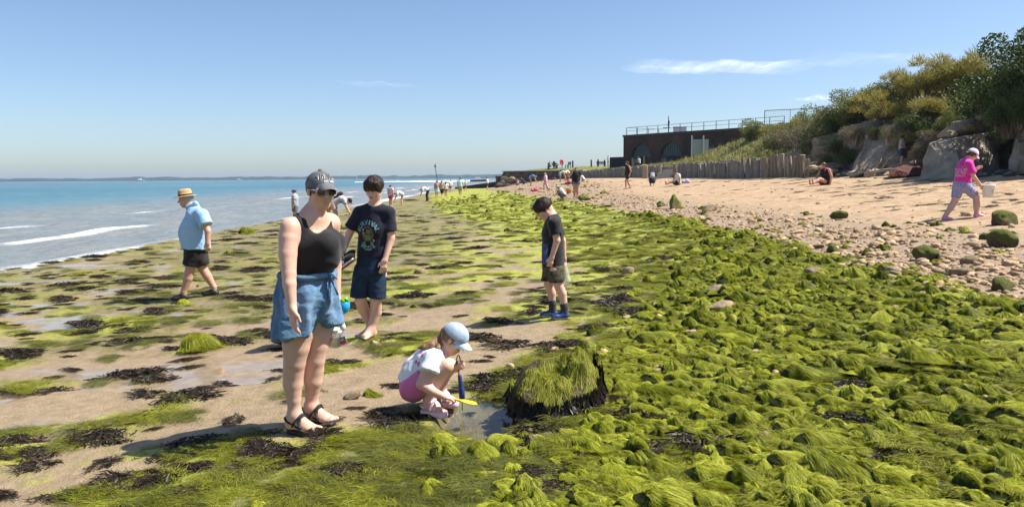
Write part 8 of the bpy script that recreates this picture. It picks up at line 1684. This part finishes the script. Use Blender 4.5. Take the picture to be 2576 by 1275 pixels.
for j, i in enumerate(big):
    x, y = sel[i]; s = sz_[i] * 1.15; o = obj('pebble', PEB[j % 7], None, (x, y, on_ground(x, y) + s * .18)); o.scale = (s * random.uniform(1, 1.5), s, s * random.uniform(.7, 1)); o.rotation_euler = (random.gauss(0, .2), random.gauss(0, .2), random.uniform(0, 6.28))
    tag(o, 'pebble', 'pebble', 'pebbles'); pebs_.append(o)
place_labels(pebs_, 'pale pebble')
q = sel[sm_]; k = len(q); scatter('small_pebbles', [tuple(a) for a in q], PEB, 'shingle of many small pebbles', 'pebbles', np.stack([RNG.normal(0, .2, k), RNG.normal(0, .2, k), RNG.uniform(0, 6.28, k)], 1), np.stack([sz_[sm_] * RNG.uniform(1, 1.4, k), sz_[sm_], sz_[sm_] * RNG.uniform(.6, 1, k)], 1), .004)
# ---- dried wrack along the upper beach
wy = 8 * np.exp(RNG.random(9000) * math.log(70 / 8)); wx = wy * RNG.uniform(.05, .74, 9000); ln_ = fbm2(wx * .35, wy * .9, 3, 431); wk_ = (RNG.random(9000) < sm(.05, .4, ln_ + .25 * sm(7, 12, wx)) * sm(1.5, 5, wx - C_SAND(wy)) * .32) & (wx < XF(wy) - .4); q = np.stack([wx, wy], 1)[wk_]; k = len(q); s_ = RNG.uniform(.05, .14, k) * (1 + .02 * q[:, 1]); scatter('dry_wrack', [tuple(a) for a in q], KELP[:4], 'dried dark wrack strewn over the upper sand', 'wrack', np.stack([np.zeros(k), np.full(k, -.1), RNG.normal(0, .5, k)], 1), np.stack([s_ * 1.5, s_ * .7, s_ * .35], 1), .0)
# ---- pale rocks one can pick out
for i, (u, v, w, hs, lab) in enumerate([(1812, 745, 62, .6, 'flat pale rock in the weed, farther of two'), (1812, 790, 84, .6, 'long pale rock in the weed, nearer of two'), (1580, 690, 36, 1.0, 'upright pale stone on the green flat'), (2352, 928, 66, .75, 'pale angular rock in the right foreground weed'), (2218, 922, 50, .6, 'pale flat stone left of the angular rock'), (1788, 532, 44, .8, 'pale rock on top of the pebble bank'), (2438, 665, 50, .8, 'white rounded rock on the pebbles'), (1058, 690, 40, .6, 'yellowish stone beside the dark kelp clump'), (945, 878, 42, .6, 'sandy boulder beside the bare feet'), (885, 1008, 64, .5, 'flat pale stone left of the crouching girl'), (2060, 700, 66, .6, 'rounded tan rock at the pebble edge'), (1925, 668, 40, .7, 'small tan rock in the weed edge'), (1150, 1048, 24, .6, 'orange stone at the near edge of the pool'), (1018, 1046, 22, .7, 'orange flint left of the pool'), (1335, 1092, 36, .7, 'rounded brown stone below the shaggy boulder'), (1380, 1108, 40, .6, 'dark rounded stone below the shaggy boulder'), (2420, 690, 70, .5, 'wide flat tan rock among pebbles'), (2250, 690, 50, .6, 'brown rounded rock among pebbles')]):
    x, y = at(u, v); s = w / 2 * y / FPX * .95; o = obj('rock', RP[i % 5], None, (x, y + s * .3, on_ground(x, y) + s * hs * .35)); o.scale = (s, s * .8, s * hs * 1.2); o.rotation_euler = (random.gauss(0, .15), random.gauss(0, .2), random.uniform(-.4, .4)); tag(o, lab, 'rock')
# ================================================================== thin cloud and sea haze
def cirrus(u0, u1, v, dpx, label, D=7000, seed=0, op=.55):
    a, b = P(u0, v, D), P(u1, v, D); c = (a + b) / 2; L_ = b[0] - a[0]; Wd = dpx / FPX * D * 6.5
    n, m = 60, 20; U, K = np.meshgrid(np.linspace(-1, 1, n), np.linspace(-1, 1, m), indexing='ij'); X = U * L_ / 2; Y = K * Wd / 2 + 220 * U; Z = 25 * fbm2(U * 3, K * 2, 2, seed)
    f = np.clip(1 - np.abs(U) ** 1.6, 0, 1) * np.clip(1 - np.abs(K + .25 * np.sin(2 * U)) ** 2, 0, 1)
    t = NT('cloud_vapour'); co = t.coord('Object'); nz = t.noise(.0035, 5, .65, t.coord('Object', (1, .22, 1))); al = t.math('MULTIPLY', t.attr('fade'), t.math('MULTIPLY_ADD', nz, 2.4, -.75, clamp=True)); al = t.math('MULTIPLY', al, op)
    d = t.new('ShaderNodeBsdfDiffuse'); d.inputs['Color'].default_value = (.95, .95, .95, 1); tl = t.new('ShaderNodeBsdfTranslucent'); tl.inputs['Color'].default_value = (.95, .95, .95, 1); ad = t.new('ShaderNodeMixShader'); ad.inputs[0].default_value = .75; t.link(d.outputs[0], ad.inputs[1]); t.link(tl.outputs[0], ad.inputs[2]); tr = t.new('ShaderNodeBsdfTransparent'); mx = t.new('ShaderNodeMixShader'); t.link(al, mx.inputs[0]); t.link(tr.outputs[0], mx.inputs[1]); t.link(ad.outputs[0], mx.inputs[2]); t.link(mx.outputs[0], t.out.inputs['Surface'])
    o = obj('cloud', mesh_data('cloud', np.stack([X, Y, Z], -1).reshape(-1, 3), grid_faces(n, m), t.m, True, {'fade': f}), None, c); tag(o, label, 'cloud', kind='stuff')
cirrus(1560, 2060, 168, 40, 'thin white streak of cloud high on the right', seed=1, op=.62)
cirrus(1985, 2130, 248, 22, 'small thin cloud above the bushes', seed=2, op=.4)
cirrus(850, 1060, 212, 14, 'faint thin cloud in the middle of the sky', seed=3, op=.16)
cirrus(1990, 2420, 150, 40, 'faint cloud veil over the bushes', seed=4, op=.16)
# haze: one closed box of thin pale air
mb = MB(); mb.box((0, 1300, (-64 + 22) / 2), (7200, 3600, 86)); t = NT('haze_air'); t.n.remove(t.b); pv = t.new('ShaderNodeVolumePrincipled'); pv.inputs['Color'].default_value = (.60, .78, 1.0, 1); pv.inputs['Density'].default_value = .00017; pv.inputs['Anisotropy'].default_value = .2; t.link(pv.outputs[0], t.out.inputs['Volume'])
hz = mb.build('haze', t.m); tag(hz, 'thin sea haze', 'haze', kind='stuff')
